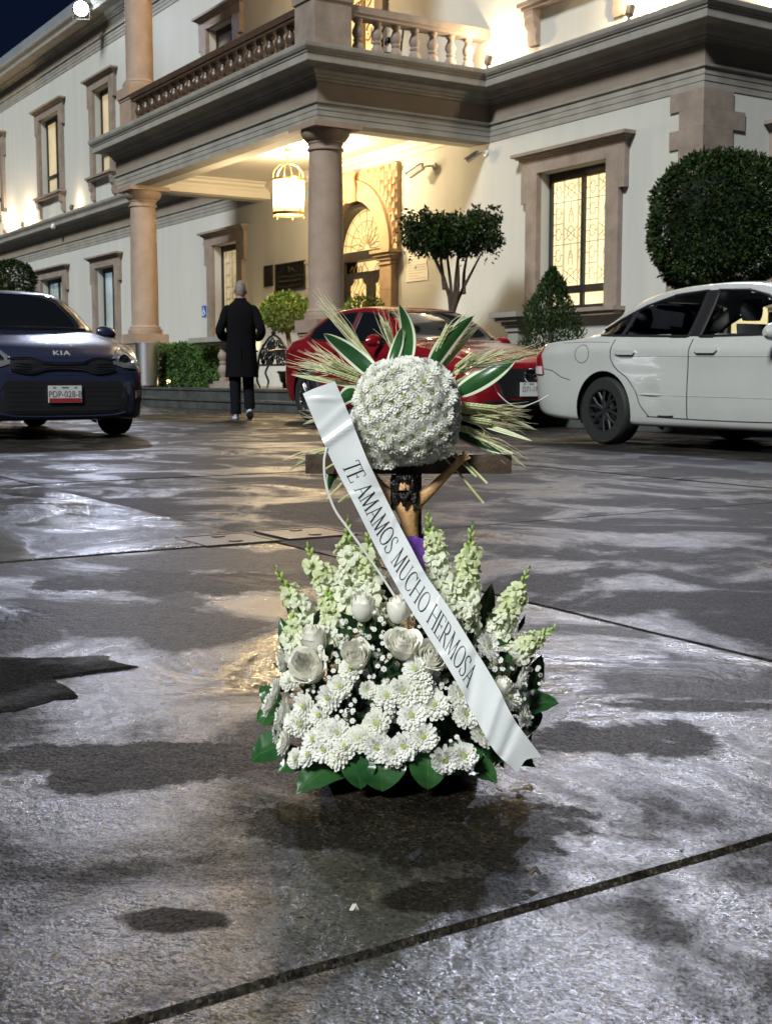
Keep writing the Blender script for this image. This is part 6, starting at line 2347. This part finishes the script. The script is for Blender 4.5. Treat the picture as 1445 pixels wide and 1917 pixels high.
def striped_leaf(parent, b, t, w, side, twist=0.0, bow=.01):
    """long leaf with pale margins: green blade and two edge strips"""
    b, t = Vector(b), Vector(t)
    d = t - b
    L = d.length
    d.normalize()
    s_ = d.cross(Vector((0, -1, 0))).normalized()
    n = s_.cross(d)
    s_ = (s_ * math.cos(twist) + n * math.sin(twist)).normalized()
    n = s_.cross(d)
    rows, e1, e2 = [], [], []
    for i in range(15):
        q = i / 14
        ww = w * 1.28 * ((q + .10) ** .55) * ((1 - q) ** .72 + .012) * .62
        c = b + d * L * q - n * bow * math.sin(PI * q) + Vector((0, 0, -.010 * q * q))
        fold = n * -ww * .25
        rows.append([c - s_ * ww * .70 + fold * .8, c - s_ * ww * .4 + fold * .4, c, c + s_ * ww * .4 + fold * .4, c + s_ * ww * .70 + fold * .8])
        e1.append([c - s_ * ww + fold, c - s_ * ww * .70 + fold * .8])
        e2.append([c + s_ * ww * .70 + fold * .8, c + s_ * ww + fold])
    lf = MB().grid(rows).build("striped_leaf", M_LEAF, parent, 80)
    MB().grid(e1).build("pale_margin", M_LEAFW, lf, 80)
    MB().grid(e2).build("pale_margin", M_LEAFW, lf, 80)
    return lf


YB = 1.765
for (bx, by, tx, ty, w, tw) in ((712, 712, 606, 611, 40, .1), (757, 690, 747, 556, 42, .7), (728, 690, 752, 600, 26, .2), (806, 690, 886, 578, 40, -.3), (858, 735, 966, 657, 44, .25), (856, 812, 948, 836, 26, .2), (668, 735, 628, 748, 36, .2),
                                (648, 862, 616, 905, 30, .4), (700, 800, 640, 870, 34, .3)):
    striped_leaf(ball, P(bx, by, YB - .012), P(tx, ty, YB - .02 + rf.uniform(-.02, .02)), w * 1.12 * .00077, 1, tw)


for (bx, by, tx, ty, w) in ((716, 705, 598, 558, 15), (748, 690, 708, 572, 14), (768, 690, 760, 566, 13), (798, 690, 872, 572, 17), (818, 700, 892, 600, 14), (846, 722, 1006, 648, 16), (690, 722, 560, 664, 13), (684, 726, 545, 688, 13),
                            (850, 762, 1004, 792, 14), (850, 778, 996, 812, 13), (846, 800, 985, 862, 12), (650, 838, 540, 868, 12), (655, 780, 566, 782, 12), (850, 700, 930, 640, 12)):
    q_ = striped_leaf(ball, P(bx, by, YB + .006), P(tx, ty, YB + rf.uniform(-.03, .03)), w * .00077, 1, rf.uniform(-.5, .6), .006)
    q_.data.materials[0] = M_BLADEP


def wheat(parent, pts, ear0, awn, n_awn=11, stem=.0011):
    """stem through pts[0], pts[1]; ear from pts[1] to pts[2]; awns to pts[3]"""
    p = [P(x, y, YB + .004 + rf.uniform(-.015, .015)) for x, y in pts]
    mb = MB()
    mb.tube([p[0], p[1]], stem, 5)
    d = (p[2] - p[1]).normalized()
    L = (p[2] - p[1]).length
    s_ = d.cross(Vector((0, 1, 0))).normalized()
    n = s_.cross(d)
    nk_ = max(6, int(L / .0055))
    for i in range(nk_):
        for sg in (-1, 1, 0):
            c = p[1] + d * L * (i + .3) / nk_ + (s_ * sg * .0019 if sg else -n * .0017)
            e = c + d * .0085 + (s_ * sg * .0016 if sg else Vector())
            mb.tube([c, c.lerp(e, .45), e], [.0008, .0016 * ear0, .0003], 5)
    w = mb.build("wheat_ear", M_WHEAT, parent, 60)
    mb = MB()
    for i in range(n_awn):
        st_ = p[1] + d * L * rf.uniform(.1, .95) + s_ * rf.uniform(-.003, .003)
        en = p[3] + s_ * rf.gauss(0, .0065) + n * rf.gauss(0, .008) - d * rf.uniform(0, .04)
        mid_ = st_.lerp(en, .5) + s_ * rf.gauss(0, .003)
        mb.tube(curve_pts([st_, mid_, en], 5), [.0005, .00045, .0004, .0003, .00015], 3)
    mb.build("awns", M_AWN, w)


for pts in ([(720, 715), (704, 690), (648, 612), (588, 538)], [(750, 700), (742, 672), (724, 608), (703, 563)], [(770, 700), (766, 672), (762, 622), (752, 570)], [(795, 700), (806, 678), (838, 612), (884, 572)],
            [(812, 705), (824, 684), (862, 612), (902, 585)], [(840, 712), (852, 690), (884, 664), (936, 640)], [(840, 722), (856, 700), (940, 660), (1028, 642)], [(690, 725), (672, 713), (612, 693), (528, 672)],
            [(690, 715), (676, 703), (624, 678), (566, 640)], [(690, 718), (674, 708), (616, 684), (556, 655)], [(660, 790), (640, 790), (602, 786), (556, 780)], [(650, 830), (628, 838), (584, 848), (528, 866)],
            [(840, 755), (860, 757), (925, 764), (1000, 782)], [(840, 765), (862, 768), (930, 778), (1012, 800)], [(840, 775), (862, 782), (915, 790), (985, 806)], [(845, 760), (862, 762), (910, 772), (990, 768)],
            [(850, 790), (872, 800), (925, 832), (990, 868)], [(845, 800), (864, 800), (905, 815), (945, 835)], [(640, 850), (622, 860), (590, 880), (560, 890)]):
    wheat(ball, pts, rf.uniform(.9, 1.1), 1, rf.randint(18, 26))
for pts in ([(815, 838), (905, 942)], [(838, 845), (892, 893)], [(842, 840), (912, 905)], [(640, 905), (612, 935)], [(655, 925), (634, 940)], [(640, 860), (610, 878)], [(880, 815), (960, 850)]):
    a_, b_ = P(*pts[0], YB - .02), P(*pts[1], YB - .04)
    MB().tube([a_, a_.lerp(b_, .5) + Vector((.001, 0, .001)), b_], .0017, 6).build("straw_stem", M_WHEAT, ball)

# ---- base arrangement
arr = thing("flower_arrangement", "low mound of white chrysanthemums, roses, snapdragons and green leaves on the wet ground", "flower arrangement", O)
MB().lathe([(.085, .001), (.115, .012), (.125, .06), (.11, .10), (.06, .13), (0, .14)], 24).build("basket", M_FOAM, arr)


def depth(x, y):
    dx = (x - 758) * .00076
    t = min(max((1440 - y) / 330, 0), 1)
    rr = .165 * (1 - .45 * t)
    return 1.735 - math.sqrt(max(.0004, rr * rr - dx * dx * .55))


def outd(x, y, up=.25):
    dx = (x - 758) * .00076
    t = min(max((1440 - y) / 330, 0), 1)
    return Vector((dx * 5.2, -1.0 + abs(dx) * 1.6, up + .5 * t))


FRONT = [(659, 1253, 1), (639, 1286, 1), (618, 1306, 1), (690, 1293, .72), (754, 1291, 1), (725, 1304, 1), (706, 1355, 1.05), (707, 1398, 1.05), (735, 1410, 1), (758, 1397, 1), (672, 1384, 1), (649, 1399, 1.05), (608, 1404, 1), (615, 1370, 1.05),
         (537, 1390, 1.05), (524, 1372, .95), (509, 1318, 1), (540, 1328, .95), (573, 1324, 1.0), (566, 1356, 1), (556, 1420, .8), (580, 1415, .9), (771, 1341, 1.05), (779, 1254, 1), (553, 1210, .95), (533, 1238, 1),
         (784, 1270, 1), (784, 1296, 1), (813, 1322, 1.1), (792, 1381, 1.05), (832, 1421, 1.05), (867, 1416, 1), (898, 1375, 1.1), (870, 1339, 1.05), (860, 1301, 1), (912, 1211, 1.05), (950, 1306, 1.1), (973, 1275, 1.05), (978, 1339, .95), (925, 1330, 1),
         (634, 1416, 1), (690, 1385, .95), (600, 1340, .9), (528, 1345, .9), (590, 1385, .95), (633, 1372, 1), (545, 1275, .9), (520, 1290, .85), (552, 1352, .95), (760, 1300, 1)]
for x, y, s_ in FRONT:
    Y = depth(x, y)
    d = outd(x, y)
    if x < 545: d = Vector((-1, -.25, .2))
    if x > 968: d = Vector((1, -.2, .1))
    d += Vector((rf.gauss(0, .18), rf.gauss(0, .12), rf.gauss(0, .2)))
    mum(arr, P(x, y, Y), d, s_ * .86, 4 if s_ < .75 else None, rf.uniform(.75, 1.05))


def rose_mesh(seed, openness):
    """petals set in a spiral; the outer ones lean out and roll back at the lip"""
    r = random.Random(seed)
    mb = MB()
    N_ = 17
    for k in range(N_):
        f = k / (N_ - 1)                                   # 0 heart .. 1 outside
        a0 = k * 2.4 + r.uniform(-.15, .15)
        r0 = .0016 + .0125 * f ** .8
        H = .0365 - .0075 * f + r.uniform(-.001, .001)
        span = 1.75 - .55 * f
        lean = openness * .012 * max(0, f - .25) ** 1.2
        roll = (.35 + openness) * .0055 * max(0, f - .45)
        rows = []
        for i in range(9):
            t = i / 8
            belly = math.sin(min(t, .92) * PI * .62) ** .75
            row = []
            for j in range(9):
                u = (j - 4) / 4
                aa = a0 + u * span * (.55 + .45 * math.sin(PI * min(1, .2 + t * .75)))
                rad = .004 * (1 - t) * f + r0 * (.32 + .68 * belly) + lean * t * t + roll * max(0, t - .72) * 3.6
                z = H * t - .0045 * (abs(u) ** 2.2) * t * t - roll * 1.5 * max(0, t - .86) * 4 + .0008 * math.sin(u * 4 + k) * t
                rad += .0009 * math.cos(u * 2.2) * t + .0007 * math.sin(u * 6 + k * 2) * t * t
                row.append((rad * math.cos(aa), rad * math.sin(aa), z))
            rows.append(row)
        mb.grid(rows)
    mb.lathe([(0, 0), (.006, .001), (.010, .006)], 12, cap=False)
    return mb.mesh("rose", M_PETALR, 75)


ROSES = [rose_mesh(1, .1), rose_mesh(2, .35), rose_mesh(3, .6)]
SEPAL = MB()
for k in range(5):
    a_ = 2 * PI * k / 5
    petal(SEPAL, (0, 0, -.001), (math.cos(a_), math.sin(a_), .45), (-math.cos(a_) * .4, -math.sin(a_) * .4, .9), .016, .006, .25, .3, .1)
SEPAL.tube([(0, 0, .002), (0, 0, -.02), (.001, 0, -.06)], [.004, .0024, .0022], 6)
SEPAL = SEPAL.mesh("sepals", M_STEM, 60)
for x, y, d, s_, v in ((680, 1136, (.0, -.25, 1), 1.1, 0), (746, 1141, (.1, -.25, 1), 1.05, 0), (590, 1196, (-.45, -.3, 1), 1.1, 1), (667, 1228, (-.1, -.8, .65), 1.15, 1), (755, 1209, (.0, -.65, .85), 1.2, 2), (808, 1230, (.1, -.85, .6), 1.2, 2),
                       (580, 1250, (-.35, -.7, .6), 1.4, 2), (938, 1285, (.4, -.3, .9), .8, 0)):
    o = link("rose", ROSES[v], arr)
    Y = depth(x, y) + .012
    dv = Vector(d).normalized()
    o.matrix_local = align(P(x, y, Y) - dv * .016 * s_ + Vector((0, -.012, .002)), d, s_ * 1.0, rf.uniform(0, 6))
    link("sepals", SEPAL, o)


def floret_mesh(seed):
    r = random.Random(seed)
    mb = MB()
    mb.lathe([(.001, 0), (.0035, .003), (.0048, .008), (.0042, .013)], 8, cap=False)
    for k in range(5):
        a_ = 2 * PI * k / 5 + r.uniform(-.2, .2)
        up = .55 if k < 2 else .15
        d = Vector((math.cos(a_), math.sin(a_), up))
        nn = Vector((-math.cos(a_) * up, -math.sin(a_) * up, 1))
        b = Vector((math.cos(a_) * .003, math.sin(a_) * .003, .010))
        s_ = d.normalized().cross(nn.normalized())
        L, w = .0125 * r.uniform(.85, 1.1), .013
        rows = []
        for i in range(5):
            t = i / 4
            ww = w * (.35 + .65 * math.sin(t * 1.9))
            row = []
            for j in range(5):
                u = (j - 2) / 2
                row.append(b + d.normalized() * L * t * (1 - .18 * u * u) + s_ * ww * .5 * u + nn.normalized() * (.0022 * t * math.sin(u * 5 + seed) - .003 * t * t))
            rows.append(row)
        mb.grid(rows)
    for k in (-1, 1):
        mb.lathe([(0, -.003), (.0035, 0), (0, .003)], 7, Matrix.Translation((.004, k * .003, .014)))
    return mb.mesh("floret", M_SNAP, 70)


FLO = [floret_mesh(k) for k in range(3)]
M_SNAPG = petal_mat("young_snapdragon_petal", (0.62, 0.70, 0.36), .35, col2=(0.84, 0.87, 0.64), vscale=30)
FLOG = []
for q_ in FLO:
    w_ = q_.copy()
    w_.materials[0] = M_SNAPG
    FLOG.append(w_)
BUD = MB().lathe([(0, 0), (.0022, .002), (.003, .006), (.002, .010), (0, .012)], 8).mesh("bud", M_BUD)
for (bx, by, tx, ty, n, lean, s0) in ((612, 1235, 513, 1058, 12, .02, 1.0), (648, 1175, 572, 1015, 11, .02, 1.05), (668, 1180, 650, 962, 13, .0, 1.0), (700, 1175, 690, 985, 11, 0, 1.0), (842, 1150, 799, 952, 14, .0, 1.0), (868, 1190, 884, 975, 14, 0, 1.0),
                                      (900, 1240, 992, 1058, 15, .02, 1.0), (905, 1270, 1043, 1172, 13, .0, .95), (835, 1215, 858, 1085, 9, -.01, 1.0), (632, 1215, 612, 1100, 9, -.01, .95), (565, 1235, 548, 1150, 7, -.02, .9)):
    Yb = 1.715 + lean
    b, t = P(bx, by, Yb), P(tx, ty, Yb + .01)
    d = (t - b)
    L = d.length
    d.normalize()
    mid_ = b.lerp(t, .55) + Vector((rf.uniform(-.004, .004), 0, .003))
    cp = curve_pts([b, mid_, t], 12)
    sn = MB().tube(cp, [.0026 - .0017 * k / 11 for k in range(12)], 6).build("snapdragon", M_STEM, arr)
    n = int(n * 1.22)
    for k in range(n):
        q = (k + .4) / n * .72 + .02
        c = cp[0].lerp(cp[-1], q) if False else cp[min(11, int(q * 11))].lerp(cp[min(11, int(q * 11) + 1)], q * 11 % 1)
        a_ = k * 2.4 + rf.uniform(-.3, .3)
        side = d.orthogonal().normalized()
        sd_ = (Quaternion(d, a_) @ side)
        dv = (sd_ + d * .55 + Vector((0, -.45, 0))).normalized()
        s_ = s0 * (1.42 - .70 * q) * rf.uniform(.9, 1.1)
        o = link("floret", (FLOG if q > .52 + rf.uniform(-.12, .12) else FLO)[rf.randrange(3)], sn)
        o.matrix_local = align(c + dv * .002, dv, s_, rf.uniform(0, 6))
    nb = 9
    for k in range(nb):
        q = .70 + .29 * k / nb
        c = cp[min(11, int(q * 11))].lerp(cp[min(11, int(q * 11) + 1)], q * 11 % 1)
        sd_ = Quaternion(d, k * 2.4) @ d.orthogonal().normalized()
        dv = (sd_ * .8 + d).normalized()
        o = link("bud", BUD, sn)
        o.matrix_local = align(c, dv, 1.25 - .75 * k / nb)


def broad_leaf(parent, b, t, w, n=(0, -.5, .8), bow=.012, m=None, nm="broad_leaf"):
    b, t = Vector(b), Vector(t)
    d = t - b
    L = d.length
    d.normalize()
    s_ = d.cross(Vector(n)).normalized()
    n = s_.cross(d).normalized()
    rows = []
    for i in range(13):
        q = i / 12
        ww = w * .5 * (math.sin(PI * min(1, .06 + .94 * q ** .8)) ** .75)
        c = b + d * L * q + n * bow * math.sin(PI * q * .9)
        rows.append([c + s_ * ww * u + n * (ww * .28 * abs(u) + .0012 * math.sin(q * 20 + u * 3)) for u in (-1, -.66, -.33, 0, .33, .66, 1)])
    o = MB().grid(rows).build(nm, m or M_LEAF, parent, 80)
    MB().tube([r[3] + n * .0004 for r in rows], [.0009 - .0007 * i / 12 for i in range(13)], 5).build("leaf_rib", M_STEM, o)
    return o


for (bx, by, bY, tx, ty, tY, w, n) in ((545, 1395, 1.68, 472, 1428, 1.68, 56, (-.2, -.6, .9)), (660, 1420, 1.64, 556, 1488, 1.595, 62, (0, -.5, .9)), (668, 1405, 1.60, 676, 1478, 1.585, 46, (0, -1, .35)), (712, 1405, 1.60, 716, 1482, 1.585, 66, (0, -1, .3)),
                                       (800, 1400, 1.60, 800, 1478, 1.59, 52, (.1, -1, .4)), (820, 1440, 1.62, 905, 1408, 1.64, 40, (.1, -1, .6)), (960, 1330, 1.74, 1046, 1318, 1.74, 52, (.1, -.8, .9)), (520, 1345, 1.76, 482, 1338, 1.77, 40, (-.2, -1, .5)),
                                       (525, 1320, 1.77, 487, 1285, 1.78, 36, (-.3, -1, .5)), (560, 1240, 1.78, 526, 1155, 1.79, 34, (-.3, -1, .3)), (935, 1290, 1.76, 955, 1190, 1.78, 56, (.2, -1, .2)), (880, 1230, 1.79, 920, 1092, 1.80, 46, (.1, -1, .1)),
                                       (650, 1230, 1.78, 612, 1110, 1.80, 50, (-.1, -1, .1)), (975, 1300, 1.77, 1012, 1225, 1.78, 40, (.3, -1, .2)), (905, 1400, 1.66, 1000, 1438, 1.64, 44, (.1, -.7, .9)), (720, 1200, 1.76, 716, 1080, 1.80, 56, (0, -1, .1)),
                                       (800, 1210, 1.77, 824, 1080, 1.80, 60, (0, -1, .1)), (580, 1300, 1.74, 590, 1215, 1.76, 46, (-.2, -1, .2)), (840, 1290, 1.72, 880, 1200, 1.76, 46, (.1, -1, .2)), (600, 1420, 1.66, 520, 1448, 1.65, 40, (-.1, -.7, .9)),
                                       (985, 1330, 1.77, 1000, 1370, 1.75, 40, (.3, -1, .4)), (700, 1260, 1.70, 700, 1170, 1.75, 50, (0, -1, .2)), (860, 1430, 1.64, 930, 1470, 1.61, 44, (.1, -.5, .9)), (760, 1330, 1.66, 765, 1240, 1.70, 46, (0, -1, .3))):
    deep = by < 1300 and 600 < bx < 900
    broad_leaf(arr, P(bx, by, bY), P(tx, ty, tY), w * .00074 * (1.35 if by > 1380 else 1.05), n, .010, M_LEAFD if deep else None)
# dark filler sprigs inside the mound
mb = MB()
for k in range(420):
    x, y = rf.uniform(545, 975), rf.uniform(1170, 1430)
    p = P(x, y, depth(x, y) + rf.uniform(.02, .07))
    if p.z < .01: continue
    d = Vector((rf.gauss(0, 1), rf.gauss(-.6, .6), rf.gauss(.3, .8))).normalized()
    s_ = d.orthogonal().normalized()
    L = rf.uniform(.018, .04)
    mb.add([p, p + d * L * .5 + s_ * L * .22, p + d * L, p + d * L * .5 - s_ * L * .22], [(0, 1, 2), (0, 2, 3)])
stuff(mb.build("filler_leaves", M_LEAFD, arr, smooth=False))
# baby's breath: tiny white blossoms on thread stems
GYP = MB()
for k in range(6):
    a_ = 2 * PI * k / 6
    petal(GYP, (0, 0, 0), (math.cos(a_), math.sin(a_), .5), (-math.cos(a_) * .5, -math.sin(a_) * .5, 1), .0031, .0030, -.2, .3, .6, 2)
GYP.lathe([(0, -.0004), (.0017, .0006), (0, .0022)], 6)
GYP = GYP.mesh("blossom", M_PETAL, 80)
clus = [(640, 1200, 26, 9), (700, 1172, 30, 9), (775, 1170, 28, 8), (655, 1165, 22, 6), (720, 1235, 30, 8), (690, 1262, 26, 7), (745, 1265, 20, 5), (640, 1265, 22, 6), (590, 1292, 20, 6), (665, 1325, 24, 8), (648, 1345, 22, 8), (735, 1335, 18, 6), (822, 1270, 24, 10),
        (835, 1300, 22, 9), (848, 1325, 18, 6), (770, 1220, 24, 6), (925, 1235, 22, 6), (945, 1250, 20, 5), (1000, 1255, 18, 4), (1008, 1270, 10, 3), (985, 1315, 12, 3), (880, 1260, 20, 5), (600, 1255, 20, 5), (560, 1300, 20, 6), (680, 1210, 26, 7), (700, 1300, 24, 6), (850, 1390, 16, 3), (630, 1225, 20, 6)]
for (x, y, sp, n) in clus:
    Y = depth(x, y) + .004
    root_ = P(x, y + 30, Y + .03)
    st_ = MB()
    pts = []
    for k in range(n):
        p = P(x + rf.gauss(0, sp * .55), y + rf.gauss(0, sp * .55), Y + rf.uniform(-.012, .012))
        pts.append(p)
        st_.tube([root_, root_.lerp(p, .6) + Vector((rf.uniform(-.003, .003), 0, 0)), p], .00035, 3, cap=False)
    o = st_.build("gypsophila_spray", M_STEM, arr)
    for p in pts:
        q = link("blossom", GYP, o)
        q.matrix_local = align(p, (rf.gauss(0, .4), -.8, rf.gauss(.4, .3)), rf.uniform(.8, 1.45), rf.uniform(0, 6))

# ---- satin ribbon with lettering
M_SATIN = mat("white_satin", (0.66, 0.69, 0.69), 0.2, spec=1.0, sheen=.4, aniso=.8)
LE = [(567, 737), (584, 778), (607, 832), (630, 880), (652, 922), (676, 970), (702, 1022), (730, 1074), (762, 1130), (806, 1200), (850, 1270), (888, 1340), (925, 1405), (968, 1446)]
RE = [(627, 714), (646, 758), (668, 812), (688, 862), (703, 893), (722, 932), (744, 976), (768, 1022), (797, 1076), (838, 1134), (884, 1206), (926, 1276), (962, 1346), (1013, 1416)]
NR = len(LE)
YR = [1.655, 1.652, 1.648, 1.645, 1.645, 1.645, 1.64, 1.63, 1.62, 1.60, 1.58, 1.57, 1.565, 1.575]
tabL = [(i, *P(*LE[i], YR[i])) for i in range(NR)]
tabR = [(i, *P(*RE[i], YR[i])) for i in range(NR)]


def rib(s_, t):
    """s_ 0..NR-1 along, t 0 (lower-left edge) .. 1"""
    a_, b_ = Vector(crom2(tabL, s_)), Vector(crom2(tabR, s_))
    p = a_.lerp(b_, t)
    w = .0026 * math.sin(s_ * 1.5 + t * 2.6) + .0040 * noise.noise(Vector((s_ * .8, t * 1.3, 3.3)))
    w += .0046 * math.exp(-((s_ - 2.0 + .35 * t) / .10) ** 2) - .0046 * math.exp(-((s_ - 10.7 + .5 * t) / .16) ** 2) + .005 * math.exp(-((s_ - 11.6 + .3 * t) / .14) ** 2) - .004 * math.exp(-((s_ - 12.3 + .2 * t) / .10) ** 2)
    w += .0030 * math.exp(-((s_ - .55 - .5 * (t - .5)) / .08) ** 2) * math.sin(PI * t)
    for f_, a_, g_, k_ in ((1.3, .0020, .10, .5), (4.4, .0016, .09, -.6), (6.1, .0018, .12, .7), (7.6, .0020, .10, -.5), (8.9, .0016, .09, .6), (9.8, .0022, .12, -.7)):
        w += a_ * math.exp(-((s_ - f_ + k_ * (t - .5)) / g_) ** 2)
    return p + Vector((0, -1, .3)) * w


ribt = thing("mourning_ribbon", "white satin sash lettered in black, slung diagonally across the flowers", "ribbon", O)
ns, nt_ = 150, 9
rows = []
for i in range(ns + 1):
    s_ = (NR - 1) * i / ns
    rows.append([rib(s_, j / nt_) for j in range(nt_ + 1)])
# swallow-tail notch at the foot
for j in range(nt_ + 1):
    k = 1 - abs(j / nt_ - .5) * 2
    for back in range(1, 8):
        f_ = k * (8 - back) / 8 * .010
        rows[ns - back + 1][j] = rows[ns - back + 1][j] + (rows[ns - 10][j] - rows[ns][j]).normalized() * f_
front_ = [[p for p in r] for r in rows]
back_ = [[p + Vector((0, .0006, -.0001)) for p in r] for r in rows]
mb = MB()
mb.grid(front_)
mb.grid(back_)
mb.build("satin_strip", M_SATIN, ribt, 80)

GL = {}


def arc(cx_, cy_, rx, ry, a0, a1, n=14):
    return [(cx_ + rx * math.cos(R(a0 + (a1 - a0) * k / n)), cy_ + ry * math.sin(R(a0 + (a1 - a0) * k / n))) for k in range(n + 1)]


TK, TN, SF = .095, .040, .030


def ser(x, y, w=.24):
    return ([(x - w / 2, y), (x + w / 2, y)], SF)


def ow(n):       # contrast of a round stroke
    return [TN + (TK - TN) * abs(math.cos(2 * PI * k / n)) for k in range(n + 1)]


GL['T'] = (.78, [([(.04, .98), (.74, .98)], TN), ([(.39, 0), (.39, .98)], TK), ([(.05, .99), (.05, .80)], SF), ([(.73, .99), (.73, .80)], SF), ser(.39, .015, .30)])
GL['E'] = (.66, [([(.14, 0), (.14, 1)], TK), ([(.04, .985), (.56, .985)], TN), ([(.14, .52), (.46, .52)], TN), ([(.04, .015), (.60, .015)], TN), ([(.56, 1), (.56, .82)], SF), ([(.60, 0), (.61, .20)], SF), ([(.46, .61), (.46, .43)], SF)])
GL['A'] = (.84, [([(.11, 0), (.43, 1)], TN), ([(.41, 1), (.75, 0)], TK), ([(.22, .34), (.62, .34)], TN), ser(.11, .015), ser(.75, .015)])
GL['M'] = (1.04, [([(.14, 0), (.19, 1)], TN), ([(.19, 1), (.52, .02)], TK), ([(.52, .02), (.85, 1)], TN), ([(.85, 1), (.90, 0)], TK), ser(.14, .015), ser(.90, .015), ser(.15, .985, .14), ser(.90, .985, .14)])
GL['O'] = (.92, [(arc(.46, .5, .38, .49, 0, 360, 32), ow(32))])
GL['S'] = (.62, [([(.52, .80), (.50, .90), (.40, .97), (.28, .985), (.15, .92), (.09, .78), (.13, .65), (.26, .55), (.40, .45), (.52, .34), (.53, .18), (.44, .06), (.30, .015), (.17, .04), (.08, .13), (.06, .24)], [.03, .035, .04, .04, .05, .06, .08, .095, .095, .08, .06, .05, .04, .04, .035, .03]), ([(.525, .99), (.525, .78)], SF), ([(.055, .01), (.055, .25)], SF)])
GL['U'] = (.88, [([(.16, 1), (.16, .36)] + arc(.44, .34, .28, .325, 180, 360, 14) + [(.72, .36), (.72, 1)], [TK, TK] + [TK - (TK - TN) * k / 14 for k in range(15)] + [TN, TN]), ser(.16, .985), ser(.72, .985)])
GL['C'] = (.82, [(arc(.46, .5, .38, .49, 42, 318, 26), [TN] * 4 + [TN + (TK - TN) * math.sin(PI * k / 18) for k in range(19)] + [TN] * 4), ([(.75, .99), (.75, .76)], SF), ([(.76, .25), (.70, .12)], SF)])
GL['H'] = (.96, [([(.16, 0), (.16, 1)], TK), ([(.80, 0), (.80, 1)], TK), ([(.16, .52), (.80, .52)], TN), ser(.16, .015), ser(.80, .015), ser(.16, .985), ser(.80, .985)])
GL['R'] = (.80, [([(.15, 0), (.15, 1)], TK), ([(.05, .985), (.34, .985)] + arc(.36, .75, .21, .235, 90, -90, 12) + [(.15, .51)], [TN, TN] + [TN + (TK - TN) * math.sin(PI * k / 12) for k in range(13)] + [TN]), ([(.34, .52), (.70, .02)], TK), ser(.15, .015), ser(.73, .015, .16)])
# arc length along the ribbon's middle
sl = [0.0]
NN = 260
for i in range(NN):
    sl.append(sl[-1] + (rib((NR - 1) * (i + 1) / NN, .5) - rib((NR - 1) * i / NN, .5)).length)


def s_at(length):
    lo = 0
    while lo < NN - 1 and sl[lo + 1] < length:
        lo += 1
    return (NR - 1) * (lo + (length - sl[lo]) / max(sl[lo + 1] - sl[lo], 1e-9)) / NN


def len_at_px(x, y):
    best = min(range(NN + 1), key=lambda i: (rib((NR - 1) * i / NN, .5) - P(x, y, 1.63)).length)
    return sl[best]


l0, l1 = len_at_px(655, 866), len_at_px(880, 1272)
phrase = "TE AMAMOS MUCHO HERMOSA"
tot = sum(GL[c][0] if c != ' ' else .42 for c in phrase)
M_LETTER = mat("black_print", (0.012, 0.012, 0.016), 0.45)
unit = (l1 - l0) / tot
wid = (rib(5, 1) - rib(5, 0)).length
hgt = .62 / 1.0
cur = 0.0


def map_pt(gx, gy):
    s_ = s_at(l0 + gx * unit)
    t = .20 + .56 * gy
    p = rib(s_, t)
    return p + Vector((0, -1, .3)) * .0007


for c in phrase:
    if c == ' ':
        cur += .42
        continue
    w, strokes = GL[c]
    mb = MB()
    asp = (wid * .56) / unit                   # height of a unit compared with its run
    for pts, wd in strokes:
        fine_ = []
        for i in range(len(pts) - 1):
            k_ = max(1, int(math.hypot(pts[i + 1][0] - pts[i][0], pts[i + 1][1] - pts[i][1]) / .12))
            for k in range(k_):
                f_ = k / k_
                ww = (wd[i] * (1 - f_) + wd[i + 1] * f_) if isinstance(wd, list) else wd
                fine_.append((pts[i][0] + (pts[i + 1][0] - pts[i][0]) * f_, pts[i][1] + (pts[i + 1][1] - pts[i][1]) * f_, ww))
        fine_.append((*pts[-1], wd[-1] if isinstance(wd, list) else wd))
        rows = []
        for i, (x, y, ww) in enumerate(fine_):
            x0, y0, _ = fine_[max(i - 1, 0)]
            x1, y1, _ = fine_[min(i + 1, len(fine_) - 1)]
            dx, dy = (x1 - x0), (y1 - y0) * asp
            l_ = math.hypot(dx, dy) or 1
            nx_, ny_ = -dy / l_, dx / l_
            hw = ww * .5 * 1.05
            rows.append([map_pt(cur + x + nx_ * hw * asp * .8, y + ny_ * hw), map_pt(cur + x - nx_ * hw * asp * .8, y - ny_ * hw)])
        mb.grid(rows)
    mb.build("letter", M_LETTER, ribt, smooth=False)
    cur += w
# thin white cord hanging beside the ribbon
cd = curve_pts([P(x, y, 1.648) for x, y in ((612, 838), (607, 862), (610, 905), (626, 952), (652, 990), (688, 1040), (722, 1090), (750, 1135), (775, 1180), (790, 1225), (806, 1285))], 50)
co = MB().tube([p + O for p in cd], .0017, 6).build("cord", mat("white_cord", (0.72, 0.73, 0.68), .6))
tag(co, "thin white cord hanging loose beside the lettered sash", "cord")
wr_ = curve_pts([P(x, y, 1.78) for x, y in ((922, 712), (935, 740), (968, 762), (1004, 752), (1026, 740))], 24)
wo = MB().tube([p + O for p in wr_], .0007, 5).build("wire", mat("pale_wire", (0.6, 0.6, 0.55), .4))
tag(wo, "thin pale wire looping out right of the flower ball", "wire")
